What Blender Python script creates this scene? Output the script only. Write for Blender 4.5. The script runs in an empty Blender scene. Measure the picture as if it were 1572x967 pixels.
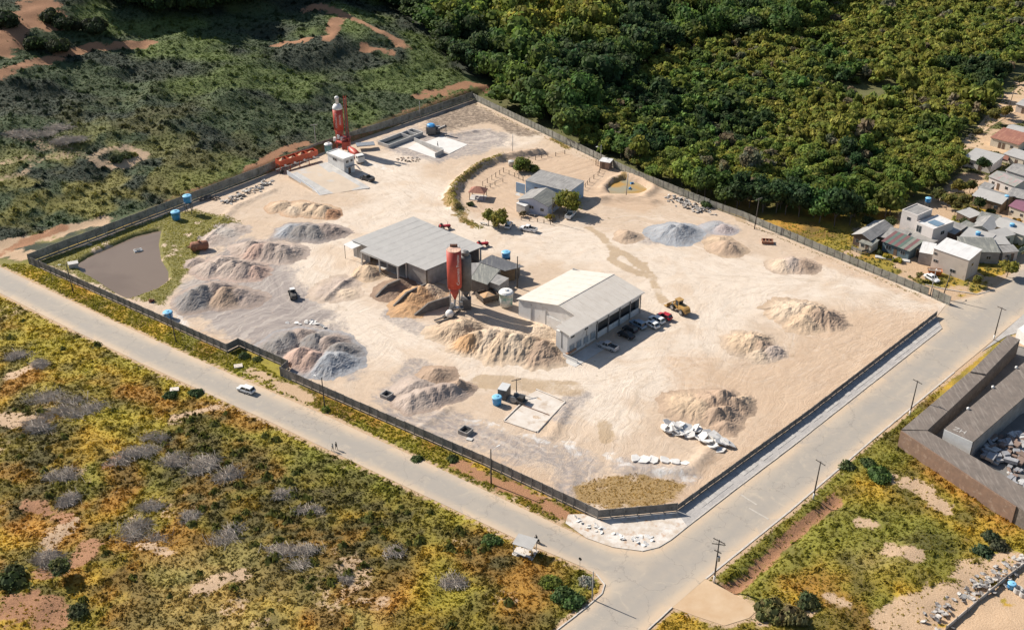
import bpy, bmesh, math, random
import numpy as np
from mathutils import Vector, Matrix
from mathutils.geometry import delaunay_2d_cdt
R = math.radians
random.seed(7); rng = np.random.default_rng(7)
scene = bpy.context.scene
col = scene.collection
# ------------------------------------------------------------------ camera
CAM_H, PITCH, FPX = 137.0, R(29.3), 1750.0          # metres, below horizon, focal length in photo pixels
cd = bpy.data.cameras.new('camera'); cam = bpy.data.objects.new('camera', cd); col.objects.link(cam)
cam.location = (0, 0, CAM_H); cam.rotation_euler = (math.pi/2 - PITCH, 0, 0)
cd.sensor_width = 36.0; cd.lens = FPX/1572*36.0; cd.clip_start = 1.0; cd.clip_end = 12000
scene.camera = cam
# ------------------------------------------------------------------ sky and sun
SUN_EL, SUN_AZ = R(37.0), R(180-32.5)  # light comes from back left
world = bpy.data.worlds.new('World'); scene.world = world; world.use_nodes = True
wn = world.node_tree.nodes; wl = world.node_tree.links
bg = wn['Background']; sky = wn.new('ShaderNodeTexSky'); sky.sky_type = 'NISHITA'; sky.sun_disc = False
sky.sun_elevation = SUN_EL; sky.sun_rotation = math.pi/2 - SUN_AZ
sky.air_density = 1.0; sky.dust_density = 0.8; sky.ozone_density = 1.0
wl.new(sky.outputs[0], bg.inputs[0]); bg.inputs[1].default_value = 0.072
sd_ = bpy.data.lights.new('sun', 'SUN'); sun = bpy.data.objects.new('sun', sd_); col.objects.link(sun)
sd_.energy = 5.0; sd_.angle = R(0.5); sd_.color = (1.0, 0.93, 0.83)
sv = Vector((math.cos(SUN_AZ)*math.cos(SUN_EL), math.sin(SUN_AZ)*math.cos(SUN_EL), math.sin(SUN_EL)))
sun.rotation_euler = sv.to_track_quat('Z', 'Y').to_euler(); sun.location = (0, 250, 300)
vs_ = scene.view_settings; vs_.view_transform = 'Standard'; vs_.look = 'None'; vs_.exposure = 0.60; vs_.gamma = 1.0
vs_.use_curve_mapping = False
# ------------------------------------------------------------------ geometry helpers
cp, sp = math.cos(PITCH), math.sin(PITCH)
def P(px, py, z=0.0):
    u = (px-786)/FPX; v = (py-483.5)/FPX
    d = (u, cp - v*sp, -sp - v*cp); t = (z-CAM_H)/d[2]
    return Vector((d[0]*t, d[1]*t, z))
def P2(px, py, z=0.0):
    p = P(px, py, z); return (p.x, p.y)
def PL(pts, z=0.0): return [P2(a, b, z) for a, b in pts]
def hash2(ix, iy, s):
    h = (ix*374761393 + iy*668265263 + s*974634333) & 0xFFFFFFFF
    h = ((h ^ (h >> 13))*1274126177) & 0xFFFFFFFF
    return ((h ^ (h >> 16)) & 0xFFFFFF)/float(0xFFFFFF)
def vnoise(x, y, s=0):
    x = np.asarray(x, float); y = np.asarray(y, float)
    ix = np.floor(x).astype(np.int64); iy = np.floor(y).astype(np.int64); fx = x-ix; fy = y-iy
    fx = fx*fx*(3-2*fx); fy = fy*fy*(3-2*fy)
    a = hash2(ix, iy, s); b = hash2(ix+1, iy, s); c = hash2(ix, iy+1, s); d = hash2(ix+1, iy+1, s)
    return (a+(b-a)*fx)+((c+(d-c)*fx)-(a+(b-a)*fx))*fy
def fbm(x, y, s=0, o=4):
    r = 0; a = 0.5; t = 0
    for k in range(o):
        r = r + a*vnoise(x*2**k+17.3*k, y*2**k-9.1*k, s+k); t += a; a *= 0.5
    return r/t
def ss(a, b, x):
    t = np.clip((np.asarray(x, float)-a)/(b-a), 0, 1); return t*t*(3-2*t)
def sdist(poly, X, Y):
    """signed distance to a polygon, negative inside"""
    X = np.asarray(X, float); Y = np.asarray(Y, float)
    D = np.full(X.shape, 1e18); ins = np.zeros(X.shape, bool); n = len(poly)
    for i in range(n):
        ax, ay = poly[i]; bx, by = poly[(i+1) % n]
        ex, ey = bx-ax, by-ay; wx, wy = X-ax, Y-ay
        t = np.clip((wx*ex+wy*ey)/(ex*ex+ey*ey+1e-12), 0, 1)
        D = np.minimum(D, (wx-ex*t)**2+(wy-ey*t)**2)
        c = (ay > Y) != (by > Y)
        ins ^= c & (X < ex*(Y-ay)/(ey if abs(ey) > 1e-12 else 1e-12)+ax)
    D = np.sqrt(D); return np.where(ins, -D, D)
def ldist(line, X, Y):
    X = np.asarray(X, float); Y = np.asarray(Y, float); D = np.full(X.shape, 1e18)
    for i in range(len(line)-1):
        ax, ay = line[i]; bx, by = line[i+1]; ex, ey = bx-ax, by-ay; wx, wy = X-ax, Y-ay
        t = np.clip((wx*ex+wy*ey)/(ex*ex+ey*ey+1e-12), 0, 1)
        D = np.minimum(D, (wx-ex*t)**2+(wy-ey*t)**2)
    return np.sqrt(D)
def np_mesh(name, V, F, mat=None, parent=None, smooth=False, attrs=None, cols=None, mats=None, midx=None):
    V = np.asarray(V, np.float32); F = np.asarray(F, np.int32); m, k = F.shape
    me = bpy.data.meshes.new(name)
    me.vertices.add(len(V)); me.vertices.foreach_set('co', V.ravel())
    me.loops.add(m*k); me.loops.foreach_set('vertex_index', F.ravel())
    me.polygons.add(m); me.polygons.foreach_set('loop_start', np.arange(0, m*k, k, dtype=np.int32))
    me.polygons.foreach_set('loop_total', np.full(m, k, np.int32))
    me.polygons.foreach_set('use_smooth', np.full(m, smooth, bool))
    if mats:
        for a in mats: me.materials.append(a)
        if midx is not None: me.polygons.foreach_set('material_index', np.asarray(midx, np.int32))
    elif mat: me.materials.append(mat)
    me.update(calc_edges=True)
    for nm, arr in (attrs or {}).items():
        a = me.attributes.new(nm, 'FLOAT', 'POINT'); a.data.foreach_set('value', np.asarray(arr, np.float32))
    if cols is not None:
        a = me.color_attributes.new('Col', 'FLOAT_COLOR', 'POINT')
        c4 = np.ones((len(V), 4), np.float32); c4[:, :3] = cols; a.data.foreach_set('color', c4.ravel())
    ob = bpy.data.objects.new(name, me); col.objects.link(ob); ob.parent = parent
    return ob
class MB:
    def __init__(s, o=None): s.v = []; s.f = []; s.o = o
    def add(s, vs, fs):
        o = len(s.v); s.v += [tuple(v) for v in vs]; s.f += [tuple(i+o for i in f) for f in fs]; return s
    def box(s, c, d, rz=0, rx=0, ry=0):
        hx, hy, hz = d[0]/2, d[1]/2, d[2]/2
        vs = [Vector((x, y, z)) for z in (-hz, hz) for y in (-hy, hy) for x in (-hx, hx)]
        if rz or rx or ry:
            M = Matrix.Rotation(rz, 3, 'Z') @ Matrix.Rotation(ry, 3, 'Y') @ Matrix.Rotation(rx, 3, 'X')
            vs = [M @ v for v in vs]
        c = Vector(c)
        return s.add([v+c for v in vs], [(0,2,3,1), (4,5,7,6), (0,1,5,4), (2,6,7,3), (0,4,6,2), (1,3,7,5)])
    def cyl(s, p0, p1, r0, r1=None, n=10, caps=True):
        p0 = Vector(p0); p1 = Vector(p1); r1 = r0 if r1 is None else r1; d = (p1-p0)
        q = d.to_track_quat('Z', 'Y'); o = []
        for p, r in ((p0, r0), (p1, r1)):
            for i in range(n):
                a = 2*math.pi*i/n; o.append(p + q @ Vector((r*math.cos(a), r*math.sin(a), 0)))
        fs = [(i, (i+1) % n, n+(i+1) % n, n+i) for i in range(n)]
        if caps: fs += [tuple(range(n-1, -1, -1)), tuple(range(n, 2*n))]
        return s.add(o, fs)
    def lathe(s, prof, n=14, c=(0, 0, 0)):
        o = []; k = len(prof)
        for r, z in prof:
            for i in range(n):
                a = 2*math.pi*i/n; o.append((c[0]+r*math.cos(a), c[1]+r*math.sin(a), c[2]+z))
        fs = [(j*n+i, j*n+(i+1) % n, (j+1)*n+(i+1) % n, (j+1)*n+i) for j in range(k-1) for i in range(n)]
        fs += [tuple(range(n-1, -1, -1)), tuple(range((k-1)*n, k*n))]
        return s.add(o, fs)
    def prism(s, pts, z0, z1):
        n = len(pts)
        a = sum(pts[i][0]*pts[(i+1) % n][1]-pts[(i+1) % n][0]*pts[i][1] for i in range(n))
        if a < 0: pts = pts[::-1]
        return s.add([(x, y, z0) for x, y in pts]+[(x, y, z1) for x, y in pts],
                     [tuple(range(n-1, -1, -1)), tuple(range(n, 2*n))]+[(i, (i+1) % n, n+(i+1) % n, n+i) for i in range(n)])
    def slab(s, q, t):
        """polygon of 3D points thickened downwards by t"""
        n = len(q); q = [Vector(p) for p in q]
        nr = (q[1]-q[0]).cross(q[2]-q[0])
        if nr.z < 0: q = q[::-1]
        lo = [p-Vector((0, 0, t)) for p in q]
        return s.add(lo+q, [tuple(range(n-1, -1, -1)), tuple(range(n, 2*n))]+[(i, (i+1) % n, n+(i+1) % n, n+i) for i in range(n)])
    def loft(s, rings, cap=True):
        n = len(rings[0]); fs = [(j*n+i, j*n+(i+1) % n, (j+1)*n+(i+1) % n, (j+1)*n+i) for j in range(len(rings)-1) for i in range(n)]
        if cap: fs += [tuple(range(n-1, -1, -1)), tuple(range((len(rings)-1)*n, len(rings)*n))]
        return s.add([p for r in rings for p in r], fs)
    def build(s, name, mat, parent=None, smooth=False, bevel=0):
        me = bpy.data.meshes.new(name)
        if s.o is not None: s.v = [(v[0]-s.o[0], v[1]-s.o[1], v[2]-s.o[2]) for v in s.v]
        me.from_pydata(s.v, [], s.f)
        if mat: me.materials.append(mat)
        bm = bmesh.new(); bm.from_mesh(me); bmesh.ops.recalc_face_normals(bm, faces=bm.faces)
        if bevel: bmesh.ops.bevel(bm, geom=bm.edges[:], offset=bevel, segments=1, affect='EDGES', clamp_overlap=True)
        bm.to_mesh(me); bm.free()
        if smooth:
            me.polygons.foreach_set('use_smooth', [True]*len(me.polygons))
        o = bpy.data.objects.new(name, me); col.objects.link(o); o.parent = parent
        return o
def tag(o, label=None, cat=None, group=None, kind=None):
    if label: o['label'] = label
    if cat: o['category'] = cat
    if group: o['group'] = group
    if kind: o['kind'] = kind
    return o
def thing(name, label, cat, loc=(0, 0, 0), rz=0, group=None):
    o = bpy.data.objects.new(name, None); col.objects.link(o); o.location = loc; o.rotation_euler = (0, 0, rz)
    o.empty_display_size = 0.2
    return tag(o, label, cat, group)
KIDS = {}
def copy_tree(o, parent=None):
    c = o.copy(); col.objects.link(c); c.parent = parent
    for ch in list(o.children): copy_tree(ch, c)
    return c
# ------------------------------------------------------------------ materials
def nodes(name):
    m = bpy.data.materials.new(name); m.use_nodes = True; nt = m.node_tree
    return m, nt, nt.nodes, nt.links, nt.nodes['Principled BSDF']
def noise_node(N, L, scale, detail=5, rough=0.6, vec=None, dist=0):
    t = N.new('ShaderNodeTexNoise'); t.inputs['Scale'].default_value = scale; t.inputs['Detail'].default_value = detail
    t.inputs['Roughness'].default_value = rough; t.inputs['Distortion'].default_value = dist
    if vec is not None: L.new(vec, t.inputs['Vector'])
    return t
def mixc(N, L, fac, a, b):
    x = N.new('ShaderNodeMix'); x.data_type = 'RGBA'
    for i, v in ((0, fac), (6, a), (7, b)):
        if isinstance(v, (int, float)): x.inputs[i].default_value = v
        elif isinstance(v, tuple): x.inputs[i].default_value = (*v, 1)
        else: L.new(v, x.inputs[i])
    return x.outputs[2]
def mrange(N, L, v, a, b, c=0.0, d=1.0):
    x = N.new('ShaderNodeMapRange'); L.new(v, x.inputs[0])
    for i, k in zip((1, 2, 3, 4), (a, b, c, d)): x.inputs[i].default_value = k
    return x.outputs[0]
def math_(N, L, op, a, b):
    x = N.new('ShaderNodeMath'); x.operation = op
    for i, v in ((0, a), (1, b)):
        if isinstance(v, (int, float)): x.inputs[i].default_value = v
        else: L.new(v, x.inputs[i])
    return x.outputs[0]
def attr(N, nm):
    a = N.new('ShaderNodeAttribute'); a.attribute_name = nm; return a
def bump(N, L, b, h, strength=0.3, dist=0.1):
    x = N.new('ShaderNodeBump'); x.inputs['Strength'].default_value = strength; x.inputs['Distance'].default_value = dist
    L.new(h, x.inputs['Height']); L.new(x.outputs[0], b.inputs['Normal'])
MC = {}
def pm(name, c1, c2=None, scale=1.0, rough=0.8, metal=0.0, bmp=0.0, detail=5, lo=0.35, hi=0.65, c3=None, s3=6.0):
    if name in MC: return MC[name]
    m, nt, N, L, b = nodes(name)
    g = N.new('ShaderNodeNewGeometry')
    b.inputs['Roughness'].default_value = rough; b.inputs['Metallic'].default_value = metal
    if c2 is None: c2 = tuple(x*0.8 for x in c1)
    n1 = noise_node(N, L, scale, detail, 0.62, g.outputs['Position'])
    c = mixc(N, L, mrange(N, L, n1.outputs[0], lo, hi), c1, c2)
    if c3:
        n3 = noise_node(N, L, s3, 4, 0.6, g.outputs['Position'])
        c = mixc(N, L, mrange(N, L, n3.outputs[0], 0.56, 0.72), c, c3)
    L.new(c, b.inputs['Base Color'])
    if bmp: bump(N, L, b, n1.outputs[0], bmp, 0.2)
    MC[name] = m; return m
def roofm(name, c1, c2, c3=None, pitch=0.5, rough=0.55):
    """fibre-cement or metal sheeting: ribs by bump in object space, blotchy weathering"""
    if name in MC: return MC[name]
    m, nt, N, L, b = nodes(name); b.inputs['Roughness'].default_value = rough
    tc = N.new('ShaderNodeTexCoord'); w = N.new('ShaderNodeTexWave'); w.inputs['Scale'].default_value = 0.314/pitch*2
    L.new(tc.outputs['Object'], w.inputs['Vector'])
    n = noise_node(N, L, 0.5, 6, 0.65, tc.outputs['Object'], 0.4)
    mp = N.new('ShaderNodeMapping'); mp.inputs['Scale'].default_value = (2.2, 0.25, 1); L.new(tc.outputs['Object'], mp.inputs['Vector'])
    n2 = noise_node(N, L, 1.0, 3, 0.6, mp.outputs[0])
    c = mixc(N, L, mrange(N, L, n.outputs[0], 0.35, 0.68), c1, c2)
    if c3: c = mixc(N, L, mrange(N, L, n2.outputs[0], 0.5, 0.7), c, c3)
    L.new(c, b.inputs['Base Color']); bump(N, L, b, w.outputs[1], 0.25, 0.05)
    MC[name] = m; return m
# ================================================================== THE SETTING
YARD_PX = [(45,405),(200,474),(349,541),(367,532),(443,566),(431,577),(580,643),(740,713),(880,779),(917,797),(1039,786),
           (1240,640),(1437,487),(1456,463),(1424,454),(1340,420),(1212,367),(1140,336),(1088,318),(980,275),(947,260),(800,189),(725,153),
           (645,181),(488,232),(400,270),(279,316),(135,371)]
YARD = PL(YARD_PX)
ROAD_PX = [(-120,348),(0,410),(165,489),(220,514),(360,577),(505,640),(700,731),(850,803),(900,826),(940,840),(985,846),(1010,840),(1030,828),(1055,808),
           (1130,750),(1212,688),(1330,595),(1446,504),(1438,488),(1456,463),(1480,458),(1505,452),(1530,440),(1572,402),(1680,315),(1700,390),(1572,482),(1502,541),
           (1340,674),(1210,786),(1083,888),(1032,932),(994,967),(930,1030),(780,1030),(855,967),(900,932),(924,911),(928,897),
           (915,881),(890,868),(795,828),(600,736),(420,650),(220,559),(78,490),(0,450),(-120,392)]
ROAD = PL(ROAD_PX)
SIDE_PX = [(1083,888),(1115,905),(1150,925),(1162,937),(1150,948),(1112,960),(1070,946),(1032,932)]
SIDE = PL(SIDE_PX)
PAVE_PX = [(1039,786),(1240,640),(1437,487),(1446,504),(1330,595),(1212,688),(1130,750),(1055,808)]
PAVE = PL(PAVE_PX)
CORNER_PX = [(917,797),(1039,786),(1055,808),(1030,828),(1010,840),(985,846),(940,840),(900,826),(868,803),(872,790),(895,789)]
CORNER = PL(CORNER_PX)
POND_PX = [(118,402),(135,391),(205,360),(247,350),(243,372),(247,396),(258,414),(258,428),(240,441),(198,456),(178,447),(150,428),(122,412)]
POND = PL(POND_PX)
POND2_PX = [(928,287),(940,278),(958,273),(982,279),(996,288),(985,294),(962,296),(938,296)]
POND2 = PL(POND2_PX)
TOWN_PX = [(1456,463),(1424,454),(1340,420),(1290,398),(1300,370),(1312,352),(1375,345),(1390,318),(1440,300),(1485,262),(1478,240),(1466,216),(1508,190),(1545,140),(1572,118),(1700,60),(1760,260),(1600,372),(1530,438),(1505,450),(1480,458)]
TOWN = PL(TOWN_PX)
COURT_PX = [(1393,672),(1465,600),(1560,515),(1700,400),(1900,560),(1700,860),(1572,775),(1480,722)]
COURT = PL(COURT_PX)
W0 = P(45,405); W1 = P(725,153); WD = (W1-W0).normalized(); WN = Vector((-WD.y, WD.x, 0)); WLEN = (W1-W0).length
def hill(X, Y):
    e = (X-W0.x)*WD.x+(Y-W0.y)*WD.y; d = (X-W0.x)*WN.x+(Y-W0.y)*WN.y
    fade = 1-0.86*ss(WLEN-10, WLEN+190, e)
    near = ss(-40, 60, e)
    bank = 2.4*ss(0.8, 4.5, d)*ss(15, 70, e)*(1-ss(WLEN+2, WLEN+30, e))
    dd = np.maximum(0, d-5-14*(1-near))
    rise = 0.20*dd*(1-0.25*ss(150, 420, d)) + 7*ss(90, 160, dd)
    und = (fbm(X/34, Y/34, 3, 3)-0.5)*9*ss(10, 50, dd) + (fbm(X/11, Y/11, 5, 3)-0.5)*3.2*ss(4, 20, dd)
    return bank + (rise + und)*fade
def height(X, Y):
    X = np.asarray(X, float); Y = np.asarray(Y, float)
    df = np.minimum.reduce([sdist(q, X, Y) for q in (YARD, ROAD, SIDE, PAVE, CORNER, TOWN, COURT)])
    k = ss(0.2, 5, df); k2 = ss(2, 25, df)
    f = (fbm(X/14, Y/14, 11, 4)-0.45)*2.4*k2 + (fbm(X/3.6, Y/3.6, 21, 3)-0.5)*(0.35*k+0.6*k2)
    # shallow red trench on the field beside the right-hand road
    tr = ldist(PL([(1090,925),(1150,885),(1210,830),(1290,765)]), X, Y)
    f = f - 1.0*np.exp(-(tr/1.5)**2)
    return -0.05*(1-k) - 0.5*(1-ss(-2.5, -0.3, sdist(YARD, X, Y))) + f + hill(X, Y)
def G(px, py):
    """point of the terrain under a photo pixel"""
    u = (px-786)/FPX; v = (py-483.5)/FPX; d = np.array((u, cp-v*sp, -sp-v*cp))
    ts = np.linspace(120, 1500, 700); hs = CAM_H+ts*d[2]-height(ts*d[0], ts*d[1])
    i = int(np.argmax(hs < 0)); i = max(i, 1)
    t = ts[i-1]+(ts[i]-ts[i-1])*hs[i-1]/(hs[i-1]-hs[i])
    x, y = t*d[0], t*d[1]; return Vector((x, y, float(height(np.array([x]), np.array([y]))[0])))
def GL(pts): return [tuple(G(a, b)[:2]) for a, b in pts]
# ---- masks of what the ground is made of (soil kinds and plant cover), in world metres
def blob_mask(lines, X, Y, wob=1.5, s=50):
    m = np.zeros(X.shape)
    n = (fbm(X/4, Y/4, s, 4)-0.5)*2*wob
    for ln, w in lines:
        m = np.maximum(m, 1-ss(w*0.15, w*1.35, ldist(ln, X, Y)+n*min(1, w/3)))
    fine = fbm(X/1.7, Y/1.7, s+3, 3)-0.5; mid = fbm(X/6, Y/6, s+7, 3)-0.5
    rg = np.maximum(ss(0.30, 0.72, m+(fine*1.5+mid*1.1)*ss(0.02, 0.35, m))*np.clip(m*1.6, 0, 1), 0)
    nar = np.zeros(X.shape)
    for ln, w in lines:
        if w < 4.1 and len(ln) > 2: nar = np.maximum(nar, 1-ss(w*.25, w*.8, ldist(ln, X, Y)+(fine+mid)*1.6))
    return np.maximum(rg, nar*(.55+.45*ss(.35, .6, fine+.5)))
RED_L = [(GL([(0,70),(30,40),(48,20),(60,5)]), 9), (GL([(48,20),(70,40),(85,32)]), 7), (GL([(0,116),(40,100),(110,80),(200,70),(235,66)]), 3.2),
         
         (GL([(470,15),(500,10),(545,30),(590,50),(625,72)]), 3.5), (GL([(520,30),(505,60)]), 3), (GL([(420,70),(470,60)]), 3),
         (GL([(640,148),(690,138),(720,128),(760,140)]), 3.2), (GL([(560,75),(600,80)]), 3),
         (GL([(380,262),(430,232),(470,220)]), 2.2), (GL([(0,390),(60,362),(95,352)]), 2.5),
         (GL([(1095,922),(1150,885),(1210,830),(1285,768)]), 1.7), (GL([(700,712),(735,728),(800,755),(870,790)]), 2.2),
         (GL([(60,880),(110,870),(140,840)]), 3.0), (GL([(20,935),(60,930),(90,950)]), 5), (GL([(165,715),(190,700)]), 2.2),
         (GL([(45,775),(100,795)]), 2.5)]
DIRT_L = [(GL([(0,203),(28,212),(70,222),(120,234),(150,249),(190,253),(224,241),(205,228),(165,229),(140,240)]), 2.4), (GL([(0,250),(60,244),(100,238)]), 3.0), (GL([(60,246),(40,262),(0,275)]), 2.2), (GL([(1395,985),(1450,930),(1500,900),(1560,865)]), 6), (GL([(1370,955),(1420,925)]), 4), (GL([(0,378),(60,366),(110,350),(160,338)]), 3.4), (GL([(0,390),(40,392)]), 4), (GL([(20,205),(60,225)]), 3),
          (GL([(1400,740),(1425,760),(1445,775)]), 3.2), (GL([(1375,735),(1395,745)]), 2.2), (GL([(1370,845),(1400,850)]), 2.5), (GL([(1270,912),(1300,928)]), 1.6),
          (GL([(385,570),(430,590),(470,612)]), 2.4), (GL([(1430,985),(1500,930),(1560,890)]), 6), (GL([(1480,985),(1572,930),(1620,880)]), 10),
          (GL([(100,800),(70,840)]), 3), (GL([(300,905),(370,880)]), 2.2), (GL([(0,640),(60,650)]), 3), (GL([(1240,935),(1170,950)]), 2), (GL([(1320,800),(1340,806)]), 1.6),
          (GL([(270,640),(330,625)]), 1.6), (GL([(215,835),(260,850)]), 1.6), (GL([(60,560),(20,575)]), 2.0)]
GOLD_P = PL([(-60,480),(120,500),(420,640),(560,720),(640,860),(560,1000),(-60,1000)])
def cover(X, Y):
    """returns pale soil, red soil, greenness and dark-scrub weights"""
    red = blob_mask(RED_L, X, Y, 1.6, 50); dirt = blob_mask(DIRT_L, X, Y, 1.6, 60)
    n = fbm(X/9, Y/9, 71, 4); n2 = fbm(X/22+5, Y/22, 75, 3)
    d = (X-W0.x)*WN.x+(Y-W0.y)*WN.y
    hl = ss(0, 25, d)
    front = 1-ss(225, 300, Y)
    town = 1-ss(-1, 2.5, sdist(TOWN, X, Y)); cts = 1-ss(-1, 2, sdist(COURT, X, Y))
    dirt = np.maximum(dirt, np.maximum(town*ss(0.44, 0.56, n)*0.9, cts))
    # dust and mud along the road edge
    dr = np.minimum(np.abs(sdist(ROAD, X, Y)), np.abs(sdist(SIDE, X, Y)))
    dirt = np.maximum(dirt, (1-ss(0.4, 1.4, dr+(n-0.5)*1.2))*0.9)
    dry = ss(0.52, 0.66, n2)*front*ss(0.42, 0.6, n)*0.6
    dirt = np.maximum(dirt, dry*ss(0.5, 0.62, fbm(X/2.5, Y/2.5, 77, 3)))
    dirt = dirt*(1-0.55*ss(22, 45, d))
    e_ = (X-W0.x)*WD.x+(Y-W0.y)*WD.y; cut = ss(.8, 1.5, d)*(1-ss(3.5, 6.5, d+(n-.5)*6))*ss(30, 60, e_)*(1-ss(WLEN, WLEN+8, e_)); red = np.maximum(red, cut*.55)
    dark = np.clip(ss(0.46, 0.62, fbm(X/16, Y/16, 81, 4))*(0.25+0.3*hl)+hl*.45, 0, 1)
    green = np.clip(0.05+0.5*ss(0.45, 0.66, n2)+0.7*hl, 0, 1)
    return dirt, red, green, dark
FZ_DARK = [(PL([(300,690),(420,760),(500,800),(560,850)]), 12), (PL([(330,770),(480,860)]), 9), (PL([(20,640),(70,690),(60,720)]), 7), (PL([(500,760),(640,800)]), 6), (PL([(700,830),(760,860)]), 5), (PL([(280,640),(330,650)]), 4), (PL([(20,780),(60,760)]), 5)]
FZ_RUST = [(PL([(300,620),(360,640),(400,650)]), 4), (PL([(200,600),(260,620)]), 4), (PL([(180,720),(200,745),(170,770)]), 4), (PL([(540,915),(600,930)]), 4), (PL([(740,850),(820,890),(800,930)]), 7), (PL([(40,800),(110,820)]), 6), (PL([(480,950),(520,960)]), 3), (PL([(1430,720),(1500,760),(1560,800)]), 4), (PL([(0,600),(40,580)]), 4)]
FZ_YEL = [(PL([(0,470),(150,530),(330,610),(470,690),(600,760),(760,830)]), 7), (PL([(20,520),(120,560)]), 8), (PL([(520,720),(620,760)]), 8), (PL([(150,640),(230,660)]), 5), (PL([(1250,830),(1350,800)]), 9), (PL([(1540,850),(1590,820)]), 5), (PL([(700,920),(760,950)]), 8)]
FZ_GRN = [(PL([(1090,885),(1210,790),(1330,690),(1400,630)]), 3.2), (PL([(1150,880),(1280,800),(1400,820),(1480,880)]), 9), (PL([(1340,690),(1450,700),(1520,740)]), 6), (PL([(860,900),(900,890),(850,930)]), 4), (PL([(480,700),(600,750)]), 4)]
FZ_PALE = [(PL([(270,900),(350,870),(440,900),(520,930)]), 9), (PL([(250,960),(420,960)]), 8), (PL([(20,570),(60,640)]), 4), (PL([(1330,860),(1400,840)]), 5)]
def zone(Z_, x, y, s_):
    m_ = np.zeros(x.shape); n_ = (fbm(x/5, y/5, s_, 4)-.5)*2
    for ln, w in Z_: m_ = np.maximum(m_, 1-ss(w*.3, w*1.3, ldist(ln, x, y)+n_*w*.55))
    return m_[:, None]
def field_col(P_, r_):
    x, y = P_[:, 0], P_[:, 1]; n = fbm(x/7, y/7, 401, 4); n2 = fbm(x/18, y/18, 405, 3); n3 = fbm(x/2.2, y/2.2, 409, 2)
    gold = np.array([.42,.265,.026]); olive = np.array([.24,.185,.022]); rust = np.array([.36,.165,.026]); dark = np.array([.075,.065,.018]); green = np.array([.19,.195,.026]); yel = np.array([.34,.285,.030]); pale = np.array([.33,.275,.095])
    c = olive+(gold-olive)*ss(.42, .6, n)[:, None]; c = c+(green-c)*ss(.54, .68, n2)[:, None]*.7; c = c+(rust-c)*(ss(.56, .68, fbm(x/10+9, y/10, 413, 3))*.7)[:, None]
    c = c+(yel-c)*zone(FZ_YEL, x, y, 441)*.75; c = c+(pale-c)*zone(FZ_PALE, x, y, 443)*.6; c = c+(green*.85-c)*zone(FZ_GRN, x, y, 446)*.85; c = c+(rust-c)*zone(FZ_RUST, x, y, 445)*.8
    c = c+(dark-c)*np.maximum((ss(.50, .68, fbm(x/5, y/5, 417, 4))*.62)[:, None], zone(FZ_DARK, x, y, 447)*(.45+.5*ss(.4, .6, fbm(x/2.5, y/2.5, 449, 3)))[:, None]); return c*(.8+.45*n3)[:, None]
def hill_col(P_, r_):
    x, y = P_[:, 0], P_[:, 1]; n = fbm(x/12, y/12, 431, 4); n2 = fbm(x/30, y/30, 433, 3); d = (x-W0.x)*WN.x+(y-W0.y)*WN.y; e = (x-W0.x)*WD.x+(y-W0.y)*WD.y
    a = np.array([.052,.078,.030]); b_ = np.array([.027,.040,.024]); c = np.array([.11,.15,.034]); st_ = fbm(x/42, y/9, 439, 3); c_ = a+(b_-a)*ss(.40, .56, n*.35+st_*.65)[:, None]; c_ = c_+(c-c_)*(ss(.56, .68, n2)*.9)[:, None]
    near = (1-ss(20, 90, d))*(1-ss(20, 120, e)); c_ = c_+(np.array([.30,.26,.06])-c_)*(near*.65*ss(.4, .6, fbm(x/8, y/8, 437, 3)))[:, None]; return c_
m, nt, N, L, b = nodes('scrub ground'); b.inputs['Roughness'].default_value = 0.95
g = N.new('ShaderNodeNewGeometry'); pos = g.outputs['Position']
n1 = noise_node(N, L, 0.12, 6, 0.65, pos); n2 = noise_node(N, L, 0.9, 6, 0.7, pos); n3 = noise_node(N, L, 3.5, 4, 0.7, pos)
c = attr(N, 'Col').outputs['Color']
c = mixc(N, L, mrange(N, L, n2.outputs[0], 0.48, 0.70, 0, .55), c, (0.06, 0.045, 0.016))
c = mixc(N, L, mrange(N, L, n3.outputs[0], 0.55, 0.75, 0, .35), c, (0.30, 0.20, 0.07))
dm = mrange(N, L, math_(N, L, 'ADD', attr(N, 'dirt').outputs['Fac'], mrange(N, L, n2.outputs[0], 0.3, 0.7, -0.35, 0.35)), 0.3, 0.7)
c = mixc(N, L, dm, c, mixc(N, L, mrange(N, L, n3.outputs[0], 0.35, 0.65), (0.50, 0.355, 0.23), (0.41, 0.275, 0.165)))
rm = mrange(N, L, math_(N, L, 'ADD', attr(N, 'red').outputs['Fac'], mrange(N, L, n2.outputs[0], 0.3, 0.7, -0.4, 0.4)), 0.3, 0.75)
c = mixc(N, L, rm, c, mixc(N, L, mrange(N, L, n3.outputs[0], 0.35, 0.65), (0.37, 0.19, 0.095), (0.26, 0.125, 0.065)))
L.new(c, b.inputs['Base Color']); bump(N, L, b, n3.outputs[0], 0.6, 0.25)
M_GROUND = m
def axis(lo, hi, a, b_, step, grow):
    v = list(np.arange(a, b_+1e-6, step)); s = step
    while v[-1] < hi: s *= grow; v.append(v[-1]+s)
    s = step; w = [a]
    while w[-1] > lo: s *= grow; w.append(w[-1]-s)
    return np.array(w[:0:-1]+v)
gx = axis(-4000, 4000, -150, 150, 1.15, 1.055); gy = axis(-1500, 6000, 128, 420, 1.15, 1.04)
X, Y = np.meshgrid(gx, gy); X = X.ravel(); Y = Y.ravel()
Z = height(X, Y)
dirt, red, green, dark = cover(X, Y)
nx, ny = len(gx), len(gy)
Pxyz = np.stack([X, Y, Z], 1); hw = ss(0, 6, (X-W0.x)*WN.x+(Y-W0.y)*WN.y)[:, None]; GC = field_col(Pxyz, None)*(1-hw)+hill_col(Pxyz, None)*hw
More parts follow.
